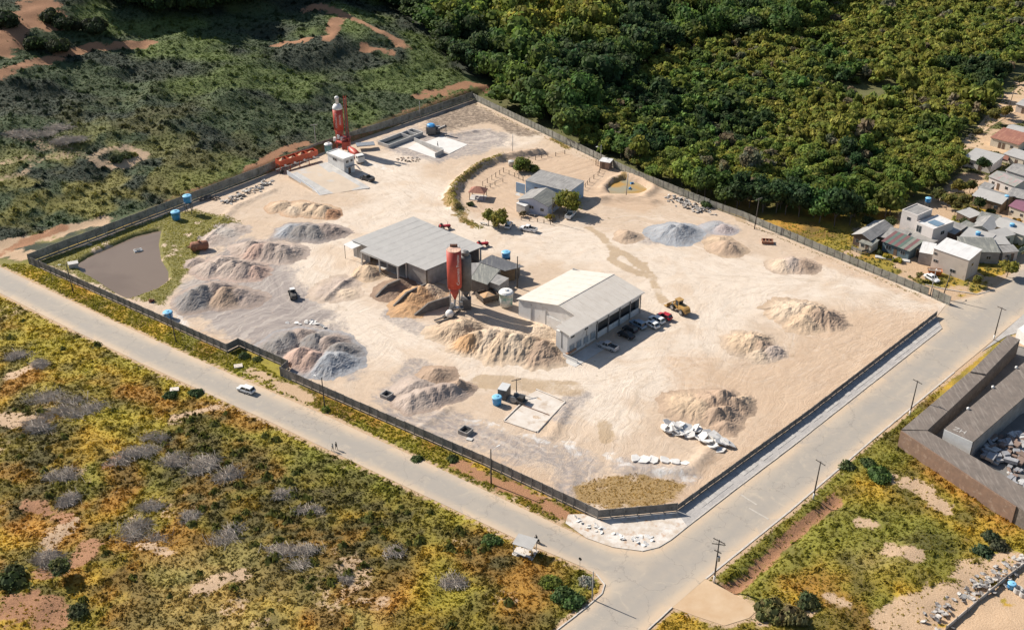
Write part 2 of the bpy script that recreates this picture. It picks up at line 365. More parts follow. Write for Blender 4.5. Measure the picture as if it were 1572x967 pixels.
ff = ss(300, 330, Y)[:, None]*(1-hw); GC = GC*(1-ff)+np.array([.10,.10,.028])*ff
ii = (np.arange(ny-1)[:, None]*nx+np.arange(nx-1)[None, :]).ravel()
F = np.stack([ii, ii+1, ii+nx+1, ii+nx], 1)
# ponds: open the sheet a little deeper there
Z = np.where(sdist(POND, X, Y) < 1.5, -3.0, Z); Z = np.where(sdist(POND2, X, Y) < 1.5, -3.0, Z)
ground = np_mesh('ground', np.stack([X, Y, Z], 1), F, M_GROUND, smooth=True, attrs=dict(dirt=dirt, red=red), cols=GC)
tag(ground, kind='structure')
# ---- sheets with an exact outline and an inner grid
def sheet(name, poly, step, mat, zf, attrf=None, smooth=True):
    xs = [p[0] for p in poly]; ys = [p[1] for p in poly]
    bx, by = np.meshgrid(np.arange(min(xs), max(xs), step), np.arange(min(ys), max(ys), step)); bx = bx.ravel(); by = by.ravel()
    bx = bx+rng.uniform(-.2, .2, bx.shape)*step; by = by+rng.uniform(-.2, .2, by.shape)*step
    k = sdist(poly, bx, by) < -0.35*step; bx = bx[k]; by = by[k]
    bound = []
    for i in range(len(poly)):
        a = Vector(poly[i]); c = Vector(poly[(i+1) % len(poly)]); n = max(1, int((c-a).length/step))
        bound += [a.lerp(c, j/n) for j in range(n)]
    nb = len(bound)
    vs = bound+[Vector((x, y)) for x, y in zip(bx, by)]
    V2, _, F2, *_ = delaunay_2d_cdt(vs, [(i, (i+1) % nb) for i in range(nb)], [], 1, 1e-4)
    V2 = np.array([(v.x, v.y) for v in V2]); F2 = np.array([f for f in F2 if len(f) == 3]); cen = V2[F2].mean(1); F2 = F2[sdist(poly, cen[:, 0], cen[:, 1]) < 0.0]
    z = zf(V2[:, 0], V2[:, 1])
    o = np_mesh(name, np.column_stack([V2, z]), F2, mat, smooth=smooth, attrs=attrf(V2[:, 0], V2[:, 1]) if attrf else None)
    if o.data.polygons[0].normal.z < 0: o.data.flip_normals()
    return tag(o, kind='structure')
# ---- the street
m, nt, N, L, b = nodes('worn street surface'); b.inputs['Roughness'].default_value = 0.9
g = N.new('ShaderNodeNewGeometry'); pos = g.outputs['Position']
n1 = noise_node(N, L, 0.10, 6, 0.6, pos, 0.6); n2 = noise_node(N, L, 0.8, 6, 0.7, pos); n3 = noise_node(N, L, 5, 4, 0.7, pos)
c = mixc(N, L, mrange(N, L, n1.outputs[0], 0.36, 0.64), (0.43, 0.36, 0.28), (0.36, 0.305, 0.245))
c = mixc(N, L, mrange(N, L, n2.outputs[0], 0.55, 0.8), c, (0.25, 0.235, 0.21))
em = mrange(N, L, math_(N, L, 'ADD', attr(N, 'edge').outputs['Fac'], mrange(N, L, n1.outputs[0], 0.3, 0.7, -0.25, 0.25)), 0.15, 0.9)
c = mixc(N, L, em, c, (0.50, 0.385, 0.27))
c = mixc(N, L, mrange(N, L, attr(N, 'wheel').outputs['Fac'], 0.0, 1.0, 0.0, 0.75), c, (0.285, 0.262, 0.232))
v = N.new('ShaderNodeTexVoronoi'); v.feature = 'DISTANCE_TO_EDGE'; v.inputs['Scale'].default_value = 0.09; L.new(noise_node(N, L, 0.3, 4, 0.6, pos).outputs[1], v.inputs['Vector'])
vm = N.new('ShaderNodeVectorMath'); vm.operation = 'ADD'
sc = N.new('ShaderNodeVectorMath'); sc.operation = 'SCALE'; L.new(noise_node(N, L, 0.25, 4, 0.6, pos).outputs[1], sc.inputs[0]); sc.inputs['Scale'].default_value = 6.0
L.new(pos, vm.inputs[0]); L.new(sc.outputs[0], vm.inputs[1]); L.new(vm.outputs[0], v.inputs['Vector'])
c = mixc(N, L, mrange(N, L, v.outputs[0], 0.0, 0.010, 0.55, 0.0), c, (0.19, 0.17, 0.15))
pt = N.new('ShaderNodeTexVoronoi'); pt.inputs['Scale'].default_value = 0.13; L.new(vm.outputs[0], pt.inputs['Vector'])
c = mixc(N, L, mrange(N, L, pt.outputs['Color'], 0.62, 0.66, 0, 0.35), c, (0.30, 0.275, 0.245))
c = mixc(N, L, mrange(N, L, noise_node(N, L, 0.45, 5, 0.75, pos, 1.5).outputs[0], 0.62, 0.72, 0, 0.4), c, (0.24, 0.21, 0.18))
c = mixc(N, L, mrange(N, L, noise_node(N, L, 0.22, 6, 0.7, pos, 2.0).outputs[0], 0.56, 0.74, 0, 0.5), c, (0.52, 0.43, 0.32))
L.new(c, b.inputs['Base Color']); bump(N, L, b, n3.outputs[0], 0.15, 0.05)
M_ROAD = m
CL1 = PL([(-120,370),(0,430),(300,577),(600,712),(850,828),(960,880)]); CL2 = PL([(890,985),(1010,890),(1130,800),(1270,690),(1400,588),(1500,500),(1600,420)])
def road_attr(X, Y):
    d = -sdist(ROAD, X, Y)
    c1 = ldist(CL1, X, Y); c2 = ldist(CL2, X, Y)
    w = np.maximum(np.exp(-((c1-1.0)/1.5)**2), np.exp(-((c2-1.4)/1.8)**2))
    return dict(edge=1-ss(0.3, 2.6, d), wheel=w)
sheet('road', ROAD, 1.3, M_ROAD, lambda X, Y: np.zeros(X.shape)+0.03*fbm(X/6, Y/6, 2, 2), road_attr)
M_DIRTROAD = pm('dry tan dirt', (0.52, 0.38, 0.245), (0.46, 0.31, 0.18), 0.25, 0.95, bmp=0.3)
sheet('dirt_road', SIDE, 1.5, M_DIRTROAD, lambda X, Y: np.zeros(X.shape)+0.005)
# ---- the pavement outside the right-hand wall: raised, kerbed, grey slabs
m, nt, N, L, b = nodes('stone chip pavement'); b.inputs['Roughness'].default_value = 0.9
g = N.new('ShaderNodeNewGeometry'); pos = g.outputs['Position']
n1 = noise_node(N, L, 0.35, 6, 0.7, pos); n2 = noise_node(N, L, 2.2, 5, 0.7, pos)
c = mixc(N, L, mrange(N, L, n1.outputs[0], 0.35, 0.65), (0.42, 0.395, 0.37), (0.31, 0.29, 0.275))
c = mixc(N, L, mrange(N, L, n2.outputs[0], 0.5, 0.75), c, (0.26, 0.245, 0.23))
L.new(c, b.inputs['Base Color']); bump(N, L, b, n2.outputs[0], 0.4, 0.1); M_PAVE = m
pave = sheet('pavement', PAVE, 1.2, M_PAVE, lambda X, Y: 0.13+0.02*fbm(X/3, Y/3, 4, 2))
# slabs lying in the pavement: each its own child
pav_slab = pm('pavement slab', (0.44, 0.415, 0.385), (0.33, 0.31, 0.29), 0.6, 0.9, bmp=0.2)
A0 = Vector((*P2(1046,796), 0)); A1 = Vector((*P2(1441,496), 0)); dA = (A1-A0).normalized(); nA = Vector((dA.y, -dA.x, 0)); LA = (A1-A0).length
sme = MB().box((0, 0, 0), (1.62, 1.02, 0.05)).build('paving_slab', pav_slab, pave, bevel=0.015); first = True
k = 0; t = 6.0
while t < LA-1.2:
    for r_ in (-0.55, 0.55):
        if random.random() < 0.80:
            o = sme if first else sme.copy()
            if not first: col.objects.link(o); o.parent = pave
            first = False
            p = A0+dA*(t+random.uniform(-.05, .05))+nA*(r_-0.12+random.uniform(-.03, .03))
            o.location = (p.x, p.y, 0.158+random.uniform(-.006, .012)); o.rotation_euler = (random.uniform(-.012, .012), random.uniform(-.012, .012), math.atan2(dA.y, dA.x)+random.uniform(-.02, .02))
    t += 1.72
m_kerb = pm('concrete kerb', (0.56, 0.51, 0.45), (0.42, 0.38, 0.34), 0.8, 0.9)
def kerb(pts_px, w=0.22, h=0.15, z=0.0, step=2.0):
    pts = [P(a, b) for a, b in pts_px]; mb = MB()
    for a, b_ in zip(pts[:-1], pts[1:]):
        d = b_-a; n = max(1, int(d.length/step)); ang = math.atan2(d.y, d.x)
        for i in range(n):
            c_ = a.lerp(b_, (i+0.5)/n); mb.box((c_.x+random.uniform(-.02, .02), c_.y+random.uniform(-.02, .02), z+h/2+random.uniform(-.012, .012)), (d.length/n-0.03, w, h), ang+random.uniform(-.008, .008))
    return tag(mb.build('kerb', m_kerb), kind='structure')
kerb([(1446,504),(1330,595),(1212,688),(1130,750),(1055,808),(1030,828),(1010,840),(985,846)])
kerb([(855,967),(900,932),(924,911),(928,897),(915,881)])
kerb([(1083,888),(1210,786),(1340,674),(1465,571)], 0.3, 0.05)
kerb([(994,967),(1032,932)], 0.2, 0.13)
kerb([(1420,437),(1450,444),(1500,452),(1520,447)], 0.25, 0.15)
# ---- broken white stone and old concrete on the corner
M_CORNER = pm('pale rubble ground', (0.62, 0.58, 0.53), (0.46, 0.38, 0.30), 0.45, 0.95, bmp=0.5, c3=(0.40, 0.25, 0.15), s3=0.7)
sheet('corner_ground', CORNER, 0.9, M_CORNER, lambda X, Y: 0.06+0.10*fbm(X/1.6, Y/1.6, 9, 3))
# faint painted bars across the street
M_PAINT = pm('worn white road paint', (0.47, 0.43, 0.37), (0.38, 0.34, 0.29), 1.2, 0.8)
for a, c_ in (((1137,759),(1162,775)), ((1150,780),(1180,797))):
    p, q = P(*a), P(*c_); d = q-p; mb = MB().box((*(p.lerp(q, .5))[:2], 0.040), (d.length, 0.35, 0.012), math.atan2(d.y, d.x))
    tag(mb.build('road_marking', M_PAINT), kind='structure')
# ================================================================== THE YARD
YG = [([(90,395),(135,375),(250,330),(290,318),(340,325),(365,345),(330,360),(300,378),(295,400),(285,425),(255,445),(240,462),(215,462),(170,445),(120,418),(85,402)], 'grass')]
GRASS_P = PL([(62,402),(135,376),(262,326),(300,322),(345,330),(372,345),(330,362),(305,380),(300,402),(290,420),(268,446),(250,470),(215,464),(160,442),(100,418)])
DRY_P = PL([(882,752),(900,735),(960,728),(1030,735),(1052,745),(1035,772),(925,782),(890,768)])
GREY_P = PL([(255,470),(300,405),(350,372),(420,360),(450,400),(470,440),(520,500),(560,540),(540,585),(470,570),(440,560),(380,530),(300,495)])
GREY2_P = PL([(610,240),(580,215),(640,195),(700,200),(760,195),(790,215),(740,235),(680,250)])
COMP_P = PL([(690,300),(705,275),(740,255),(790,240),(860,232),(910,245),(960,262),(1030,300),(990,330),(900,305),(880,325),(830,330),(770,345),(715,325)])
CORN_P = PL([(650,185),(725,156),(830,205),(800,212),(745,190),(690,205),(640,205)])
def smooth_line(px, n=7):
    p = [np.array(P2(*q)) for q in px]; p = [2*p[0]-p[1]]+p+[2*p[-1]-p[-2]]; o_ = []
    for i in range(1, len(p)-2):
        for k in range(n):
            t = k/n; o_.append(tuple(.5*((2*p[i])+(-p[i-1]+p[i+1])*t+(2*p[i-1]-5*p[i]+4*p[i+1]-p[i+2])*t*t+(-p[i-1]+3*p[i]-3*p[i+1]+p[i+2])*t**3)))
    o_.append(tuple(p[-2])); return o_
LANES_A = [smooth_line(q) for q in ([(1450,465),(1350,442),(1200,425),(1050,402),(900,378),(780,366),(690,335),(620,290),(572,256),(610,238),(700,224),(790,214)], [(1180,484),(1205,456),(1262,448),(1312,478),(1292,520),(1225,522),(1180,484)], [(1000,580),(965,640),(930,700),(895,745)], [(640,540),(590,575),(560,605),(640,655),(720,690),(820,730)], [(300,492),(380,452),(430,425),(475,400)], [(1420,470),(1300,510),(1200,575),(1150,650),(1080,740)])]
LANES_B = [smooth_line(q) for q in ([(1440,462),(1250,440),(1120,450),(1072,500),(1040,560),(960,588),(860,592),(740,566),(640,540),(555,500),(485,465),(470,420),(505,375),(580,330),(650,300)], [(1110,530),(1130,498),(1180,502),(1208,535),(1170,560),(1120,555),(1110,530)], [(1000,600),(1080,580),(1180,590),(1290,545),(1400,485)], [(350,505),(420,492),(500,488),(560,460)], [(960,590),(900,640),(880,690),(850,740)], [(600,280),(680,300),(760,350),(880,345),(1000,345),(1120,400),(1260,425)])]
def lane_coords(Ls, X, Y):
    D = np.full(X.shape, 1e9); A = np.zeros(X.shape); off = 0.0
    for ln in Ls:
        acc = 0.0
        for (ax, ay), (bx, by) in zip(ln[:-1], ln[1:]):
            ex, ey = bx-ax, by-ay; l2 = ex*ex+ey*ey+1e-9; t = np.clip(((X-ax)*ex+(Y-ay)*ey)/l2, 0, 1)
            dx, dy = X-ax-ex*t, Y-ay-ey*t; d = np.hypot(dx, dy); sg = np.where(ex*(Y-ay)-ey*(X-ax) > 0, 1, -1); m_ = d < np.abs(D)
            D = np.where(m_, d*sg, D); A = np.where(m_, off+acc+t*math.sqrt(l2), A); acc += math.sqrt(l2)
        off += acc+37
    return D, A
def yard_attr(X, Y):
    n = (fbm(X/5, Y/5, 31, 4)-0.5); n2 = fbm(X/2.2, Y/2.2, 37, 3)-0.5
    def inside(p, soft=2.0, wob=4.0): return 1-ss(-soft, soft, sdist(p, X, Y)+n*wob*2)
    wet = np.zeros(X.shape)
    for ln, w in ((PL([(905,350),(925,365),(945,385),(965,392),(995,418),(1005,440),(1018,462)]), 1.6), (PL([(945,385),(940,400),(960,412),(985,420)]), 1.6),
                  (PL([(985,405),(1000,425)]), 1.6), (PL([(740,585),(800,590),(880,598)]), 3.2), (PL([(928,650),(932,672)]), 1.8), (PL([(1100,300),(1140,338)]), 2)):
        wet = np.maximum(wet, 1-ss(w*0.6, w*1.25, ldist(ln, X, Y)+n2*1.6))
    grass = np.maximum(inside(GRASS_P, 1.5, 2.5)*ss(-0.5, -0.2, n2+n), inside(DRY_P, 1.5, 2)*0.0)
    dry = inside(DRY_P, 1.2, 2.0)
    for ln, w in ((PL([(690,300),(690,312),(710,328)]), 2.2), (PL([(850,213),(872,228)]), 1.6), (PL([(700,330),(725,345)]), 2), (PL([(700,285),(740,255),(765,243)]), 1.8), (PL([(960,270),(935,285)]), 1.4)):
        dry = np.maximum(dry, (1-ss(w*.5, w*1.2, ldist(ln, X, Y)+n2*2)))
    gravel = np.maximum(inside(GREY_P, 4, 4.5), inside(GREY2_P, 3, 4)*0.8)
    for ln, w in ((PL([(1000,368),(1070,365),(1120,350)]), 3.5), (PL([(870,690),(900,700),(905,720)]), 3.5), (PL([(640,560),(600,610)]), 4), (PL([(610,640),(700,655),(800,690)]), 6), (PL([(830,690),(885,715),(880,745)]), 5), (PL([(960,715),(1050,728)]), 4), (PL([(860,640),(890,610)]), 3), (PL([(600,480),(640,505),(680,500)]), 3.0)):
        gravel = np.maximum(gravel, 0.7*(1-ss(w*.4, w*1.3, ldist(ln, X, Y)+n*4)))
    white = np.zeros(X.shape)
    for ln, w in ((PL([(265,483),(290,500)]), 2.5), (PL([(870,680),(890,705)]), 1.8), (PL([(720,648),(770,655)]), 1.5), (PL([(800,668),(850,682)]), 1.5), (PL([(940,700),(960,715)]), 2.0), (PL([(1010,725),(1060,735)]), 2.2), (PL([(565,250),(600,262)]), 2.2)):
        white = np.maximum(white, 1-ss(w*.4, w*1.3, ldist(ln, X, Y)+n2*2.5))
    # bleached, driven-over middle of the yard; tan loose soil at the edges
    pale = np.zeros(X.shape)
    for ln, w in ((PL([(560,255),(620,290),(680,330),(760,365),(860,375),(1000,400),(1150,425),(1300,440),(1420,458)]), 15), (PL([(560,255),(740,215),(800,215)]), 9),
                  (PL([(1000,400),(1060,500),(1000,570),(900,585),(740,560),(600,520),(500,470),(480,400),(560,340),(640,310)]), 13), (PL([(1060,500),(1180,445)]), 12), (PL([(900,585),(930,640)]), 9)):
        pale = np.maximum(pale, 1-ss(w*.35, w*1.25, ldist(ln, X, Y)+n*7))
    orange = np.maximum(inside(COMP_P, 2, 3)*1.0, 0)
    for ln, w in ((PL([(1060,770),(1240,635),(1430,490)]), 9), (PL([(1260,400),(1330,425),(1420,460)]), 4), (PL([(1130,610),(1250,560),(1370,495)]), 13), (PL([(1060,560),(1120,650)]), 9), (PL([(735,710),(860,755)]), 5), (PL([(285,505),(345,530)]), 3), (PL([(1010,300),(990,300),(930,300)]), 4)):
        orange = np.maximum(orange, 0.85*(1-ss(w*.3, w*1.2, ldist(ln, X, Y)+n*6)))
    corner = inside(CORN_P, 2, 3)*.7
    pdist = sdist(POND, X, Y); wet = np.maximum(wet, .9*np.exp(-((pdist-.3)/1.1)**2))
    fn = fbm(X/1.5, Y/1.5, 53, 4); md = fbm(X/4.5, Y/4.5, 57, 3)
    wet = np.clip(wet*(0.35+0.95*md+0.35*(fn-.5)), 0, 1); white = ss(.30, .85, white*(.35+.9*fn+.4*(md-.5)))*.5; dry = ss(.12, .8, dry*(.4+.8*fn+.5*(md-.5)*2))
    da, aa = lane_coords(LANES_A, X, Y); db, ab = lane_coords(LANES_B, X, Y)
    return dict(da=da, aa=aa, db=db, ab=ab, pale=pale, gravel=gravel, grass=grass, dry=dry, wet=wet, orange=orange, white=white, corner=corner)
def yard_z(X, Y):
    z = 0.02+(fbm(X/7, Y/7, 41, 3)-0.5)*0.30+(fbm(X/1.7, Y/1.7, 43, 3)-0.5)*0.16
    edge = -sdist(YARD, X, Y); z = z*ss(0, 4, edge)
    for p, dep in ((POND, 1.9), (POND2, 1.5)):
        d = sdist(p, X, Y); z = np.where(d < 2.5, z*ss(0, 2.5, d)-dep*(1-ss(-1.2, 0.9, d)), z)
    # low banks: round the house compound and the muddy pond, and ridges pushed up by the loader
    for ln, h, w in ((PL([(700,320),(692,302),(705,280),(735,258),(770,244),(830,236)]), 1.9, 1.5), (PL([(925,292),(940,276),(960,268),(985,276),(1005,290),(990,302)]), 0.9, 1.4),
                     (PL([(905,310),(935,304),(970,306),(1000,310)]), 0.9, 2.0), (PL([(330,350),(360,318),(420,292)]), 0.5, 1.0), (PL([(500,460),(545,425),(575,400)]), 0.5, 0.8),
                     (PL([(860,640),(885,620),(890,600)]), 0.0, 1.0), (PL([(870,625),(845,672)]), 0.5, 0.8), (PL([(880,720),(878,755)]), 0.35, 0.5), (PL([(640,660),(690,625)]), 0.45, 0.7), (PL([(300,385),(345,345)]), 0.35, 0.6), (PL([(285,380),(330,345)]), 0.35, 0.6),
                     (PL([(960,720),(1010,726),(1060,722),(1090,690)]), 0.7, 1.3), (PL([(640,605),(680,640)]), 0.0, 1), (PL([(785,222),(740,200),(690,208)]), 0.5, 0.9)):
        dd = ldist(ln, X, Y); z = z+h*np.exp(-(dd/w)**2)*(0.6+0.8*fbm(X/1.3, Y/1.3, 47, 3))
    return z
m, nt, N, L, b = nodes('sandy yard'); b.inputs['Roughness'].default_value = 0.95
g = N.new('ShaderNodeNewGeometry'); pos = g.outputs['Position']
n1 = noise_node(N, L, 0.16, 7, 0.62, pos, 0.8); n2 = noise_node(N, L, 0.7, 6, 0.7, pos, 0.3); n3 = noise_node(N, L, 4.5, 5, 0.75, pos)
def streak(rz, sx, sy, s, dist=0.35):
    # warp first so that the wheel tracks curve
    wv = noise_node(N, L, 0.035, 2, 0.5, pos); sc = N.new('ShaderNodeVectorMath'); sc.operation = 'SCALE'; sc.inputs['Scale'].default_value = 30.0; L.new(wv.outputs[1], sc.inputs[0])
    ad = N.new('ShaderNodeVectorMath'); ad.operation = 'ADD'; L.new(pos, ad.inputs[0]); L.new(sc.outputs[0], ad.inputs[1])
    mp = N.new('ShaderNodeMapping'); mp.inputs['Rotation'].default_value = (0, 0, rz); mp.inputs['Scale'].default_value = (sx, sy, 1); L.new(ad.outputs[0], mp.inputs['Vector'])
    return noise_node(N, L, s, 5, 0.65, mp.outputs[0], dist).outputs[0]
def lane_noise(d_, a_, fd, fa, s, z):
    wob = noise_node(N, L, 0.12, 3, 0.5, pos); dd_ = math_(N, L, 'ADD', attr(N, d_).outputs['Fac'], mrange(N, L, wob.outputs[0], 0.3, 0.7, -1.6, 1.6))
    cx = N.new('ShaderNodeCombineXYZ'); L.new(math_(N, L, 'MULTIPLY', dd_, fd), cx.inputs[0]); L.new(math_(N, L, 'MULTIPLY', attr(N, a_).outputs['Fac'], fa), cx.inputs[1]); cx.inputs[2].default_value = z
    return noise_node(N, L, s, 4, 0.62, cx.outputs[0], 0.15).outputs[0]
s1 = lane_noise('da', 'aa', 1.0, 0.05, 0.9, 1.0); s2 = lane_noise('db', 'ab', 1.0, 0.05, 0.8, 5.0); s3_ = lane_noise('db', 'ab', 1.0, 0.04, 1.7, 9.0)
near_a = mrange(N, L, math_(N, L, 'ABSOLUTE', attr(N, 'da').outputs['Fac'], 0.0), 3.0, 12.0, 1.0, 0.25); near_b = mrange(N, L, math_(N, L, 'ABSOLUTE', attr(N, 'db').outputs['Fac'], 0.0), 3.0, 12.0, 1.0, 0.25)
pf = mrange(N, L, math_(N, L, 'ADD', attr(N, 'pale').outputs['Fac'], mrange(N, L, n1.outputs[0], 0.3, 0.7, -0.45, 0.45)), 0.1, 0.95)
tan = mixc(N, L, mrange(N, L, n2.outputs[0], 0.35, 0.68), (0.53, 0.412, 0.305), (0.455, 0.345, 0.250))
cream = mixc(N, L, mrange(N, L, n1.outputs[0], 0.35, 0.65), (0.640, 0.550, 0.455), (0.565, 0.470, 0.375))
c = mixc(N, L, pf, tan, cream)
c = mixc(N, L, math_(N, L, 'MULTIPLY', near_a, mrange(N, L, s1, 0.53, 0.68, 0, 0.5)), c, (0.42, 0.325, 0.235))
c = mixc(N, L, math_(N, L, 'MULTIPLY', near_b, mrange(N, L, s2, 0.52, 0.68, 0, 0.55)), c, (0.67, 0.59, 0.50))
c = mixc(N, L, math_(N, L, 'MULTIPLY', near_b, mrange(N, L, s3_, 0.54, 0.68, 0, 0.38)), c, (0.44, 0.345, 0.26))
c = mixc(N, L, mrange(N, L, n3.outputs[0], 0.55, 0.78, 0, 0.4), c, (0.30, 0.22, 0.16))
n5 = noise_node(N, L, 0.33, 7, 0.72, pos, 1.6)
c = mixc(N, L, mrange(N, L, n5.outputs[0], 0.53, 0.70, 0, 0.6), c, (0.415, 0.315, 0.225))
n6 = noise_node(N, L, 0.06, 5, 0.6, pos, 1.0)
c = mixc(N, L, mrange(N, L, n6.outputs[0], 0.50, 0.66, 0, 0.6), c, (0.49, 0.365, 0.255))
of = mrange(N, L, math_(N, L, 'ADD', attr(N, 'orange').outputs['Fac'], mrange(N, L, n2.outputs[0], 0.3, 0.7, -0.3, 0.3)), 0.2, 1.0)
c = mixc(N, L, math_(N, L, 'MULTIPLY', of, 0.85), c, mixc(N, L, mrange(N, L, s1, 0.4, 0.62), (0.500, 0.360, 0.245), (0.430, 0.300, 0.200)))
gf = mrange(N, L, math_(N, L, 'ADD', attr(N, 'gravel').outputs['Fac'], mrange(N, L, n2.outputs[0], 0.3, 0.7, -0.4, 0.4)), 0.25, 0.85)
gv = mixc(N, L, mrange(N, L, s2, 0.38, 0.62), (0.330, 0.285, 0.255), (0.235, 0.200, 0.185)); gv = mixc(N, L, mrange(N, L, s1, 0.5, 0.66), gv, (0.43, 0.375, 0.33))
c = mixc(N, L, gf, c, gv)
wf = mrange(N, L, math_(N, L, 'ADD', attr(N, 'wet').outputs['Fac'], mrange(N, L, n2.outputs[0], 0.3, 0.7, -0.2, 0.2)), 0.3, 0.7)
c = mixc(N, L, math_(N, L, 'MULTIPLY', wf, 0.8), c, (0.375, 0.270, 0.165))
hf = mrange(N, L, math_(N, L, 'ADD', attr(N, 'white').outputs['Fac'], mrange(N, L, n2.outputs[0], 0.3, 0.7, -0.3, 0.3)), 0.3, 0.8)
c = mixc(N, L, hf, c, (0.66, 0.635, 0.60))
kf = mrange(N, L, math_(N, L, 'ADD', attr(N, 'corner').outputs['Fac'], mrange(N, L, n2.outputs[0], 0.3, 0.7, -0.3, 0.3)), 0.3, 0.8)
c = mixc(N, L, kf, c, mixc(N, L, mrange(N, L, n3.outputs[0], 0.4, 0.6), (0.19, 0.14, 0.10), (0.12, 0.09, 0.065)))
df = mrange(N, L, math_(N, L, 'ADD', attr(N, 'dry').outputs['Fac'], mrange(N, L, n2.outputs[0], 0.3, 0.7, -0.4, 0.4)), 0.3, 0.8)
c = mixc(N, L, df, c, mixc(N, L, mrange(N, L, n3.outputs[0], 0.4, 0.6), (0.36, 0.24, 0.10), (0.21, 0.135, 0.055)))
rf = mrange(N, L, math_(N, L, 'ADD', attr(N, 'grass').outputs['Fac'], mrange(N, L, n2.outputs[0], 0.3, 0.7, -0.45, 0.45)), 0.3, 0.8)
c = mixc(N, L, rf, c, mixc(N, L, mrange(N, L, n2.outputs[0], 0.38, 0.62), (0.200, 0.175, 0.040), (0.125, 0.115, 0.030)))
L.new(c, b.inputs['Base Color'])
bh = math_(N, L, 'ADD', math_(N, L, 'MULTIPLY', s1, 0.6), math_(N, L, 'ADD', math_(N, L, 'MULTIPLY', s3_, 0.5), math_(N, L, 'MULTIPLY', n3.outputs[0], 0.35)))
bump(N, L, b, bh, 0.45, 0.6)
M_YARD = m
yard = sheet('yard_ground', YARD, 0.85, M_YARD, yard_z, yard_attr)
def yz(p): return float(yard_z(np.array([p[0]]), np.array([p[1]]))[0])
# water
def waterm(name, c1, c2, s):
    m, nt, N, L, b = nodes(name); g = N.new('ShaderNodeNewGeometry'); n = noise_node(N, L, s, 4, 0.5, g.outputs['Position'], 0.5)
    L.new(mixc(N, L, mrange(N, L, n.outputs[0], 0.42, 0.58), c1, c2), b.inputs['Base Color']); b.inputs['Roughness'].default_value = 0.12; b.inputs['IOR'].default_value = 1.33
    n2 = noise_node(N, L, 2.5, 3, 0.5, g.outputs['Position']); bump(N, L, b, n2.outputs[0], 0.06, 0.05); return m
def offs(poly, d):
    c_ = Vector((sum(p[0] for p in poly)/len(poly), sum(p[1] for p in poly)/len(poly)))
    return [tuple(Vector(p)+(Vector(p)-c_).normalized()*d) for p in poly]
w = sheet('pond_water', offs(POND, 1.6), 3, waterm('murky brown pond water', (0.185, 0.14, 0.105), (0.16, 0.12, 0.09), 0.06), lambda X, Y: np.zeros(X.shape)-0.75)
w = sheet('muddy_water', offs(POND2, 1.0), 2, waterm('muddy ochre water', (0.30, 0.26, 0.17), (0.42, 0.24, 0.06), 0.10), lambda X, Y: np.zeros(X.shape)-0.55)
# ================================================================== WALLS AND POLES
M_PANEL = pm('weathered precast concrete', (0.235, 0.215, 0.195), (0.135, 0.125, 0.115), 0.45, 0.95, bmp=0.2, c3=(0.075, 0.070, 0.060), s3=0.9)
M_PANEL2 = pm('mossy grey concrete', (0.29, 0.28, 0.24), (0.17, 0.165, 0.135), 0.4, 0.95, bmp=0.2, c3=(0.10, 0.10, 0.07), s3=0.8)
M_POST = pm('concrete post', (0.26, 0.24, 0.22), (0.17, 0.155, 0.14), 0.8, 0.95)
def wall_run(name, label, pts, h, mat, bay=2.4, z=0.0, slabs=5, lean=0.0, group=None):
    root = thing(name, label, 'wall', (pts[0].x, pts[0].y, z), 0, group); o0 = pts[0]
    post = None
    for a, b_ in zip(pts[:-1], pts[1:]):
        d = b_-a; n = max(1, round(d.length/bay)); bl = d.length/n; ang = math.atan2(d.y, d.x)
        mb = MB(); sh = h/slabs
        for k in range(slabs):
            mb.box((0, 0, -0.15+0.15*(k > 0)+sh*(k+0.5)-(0.0 if k else -0.0)), (bl-0.13, 0.07, sh-0.025+(0.0)))
        proto = None
        for i in range(n):
            c_ = a.lerp(b_, (i+.5)/n)
            if proto is None: p = proto = mb.build('panel', mat, root)
            else: p = proto.copy(); col.objects.link(p); p.parent = root
            p.location = (c_.x-o0.x, c_.y-o0.y, random.uniform(-.05, .03)); p.rotation_euler = (lean+random.uniform(-.015, .015), 0, ang+random.uniform(-.006, .006))
            q_ = a.lerp(b_, i/n)
            if post is None: q = post = MB().box((0, 0, h/2-0.05), (0.16, 0.18, h+0.22)).build('post', M_POST, root, bevel=0.015)
            else: q = post.copy(); col.objects.link(q); q.parent = root
            q.location = (q_.x-o0.x, q_.y-o0.y, random.uniform(-.04, .04)); q.rotation_euler = (random.uniform(-.012, .012), random.uniform(-.012, .012), ang)
    q = post.copy(); col.objects.link(q); q.parent = root; q.location = (pts[-1].x-o0.x, pts[-1].y-o0.y, 0.0)
    return root
V = lambda *pp: [P(a, b) for a, b in pp]
wall_run('perimeter_wall', 'dark concrete panel wall along the long street, beside the brown pond', V((45,405),(200,474),(349,541)), 2.3, M_PANEL)
wall_run('perimeter_wall', 'short set-back stretch of dark panel wall behind the grey gravel heaps', V((349,541),(367,532),(443,566),(431,577)), 2.3, M_PANEL)
wall_run('perimeter_wall', 'long dark panel wall between the street verge and the square concrete pits', V((431,577),(580,643),(740,713),(880,779),(917,797)), 2.4, M_PANEL)
wall_run('perimeter_wall', 'short angled panel wall across the lot corner at the crossroads', V((917,797),(1039,786)), 2.2, M_PANEL)
wall_run('perimeter_wall', 'long dark panel wall beside the grey slab pavement', V((1039,784),(1240,638),(1437,486)), 1.5, M_PANEL)
wall_run('perimeter_wall', 'grey mossy concrete wall below the green hillside, behind the red silo', V((45,405),(135,371),(279,316),(400,270),(488,232),(645,181),(725,153)), 2.9, M_PANEL2, 2.9)
wall_run('perimeter_wall', 'grey slatted concrete wall between the yard and the wood', V((725,153),(800,189),(947,260),(980,275),(1088,318)), 2.5, M_PANEL2, 2.0)
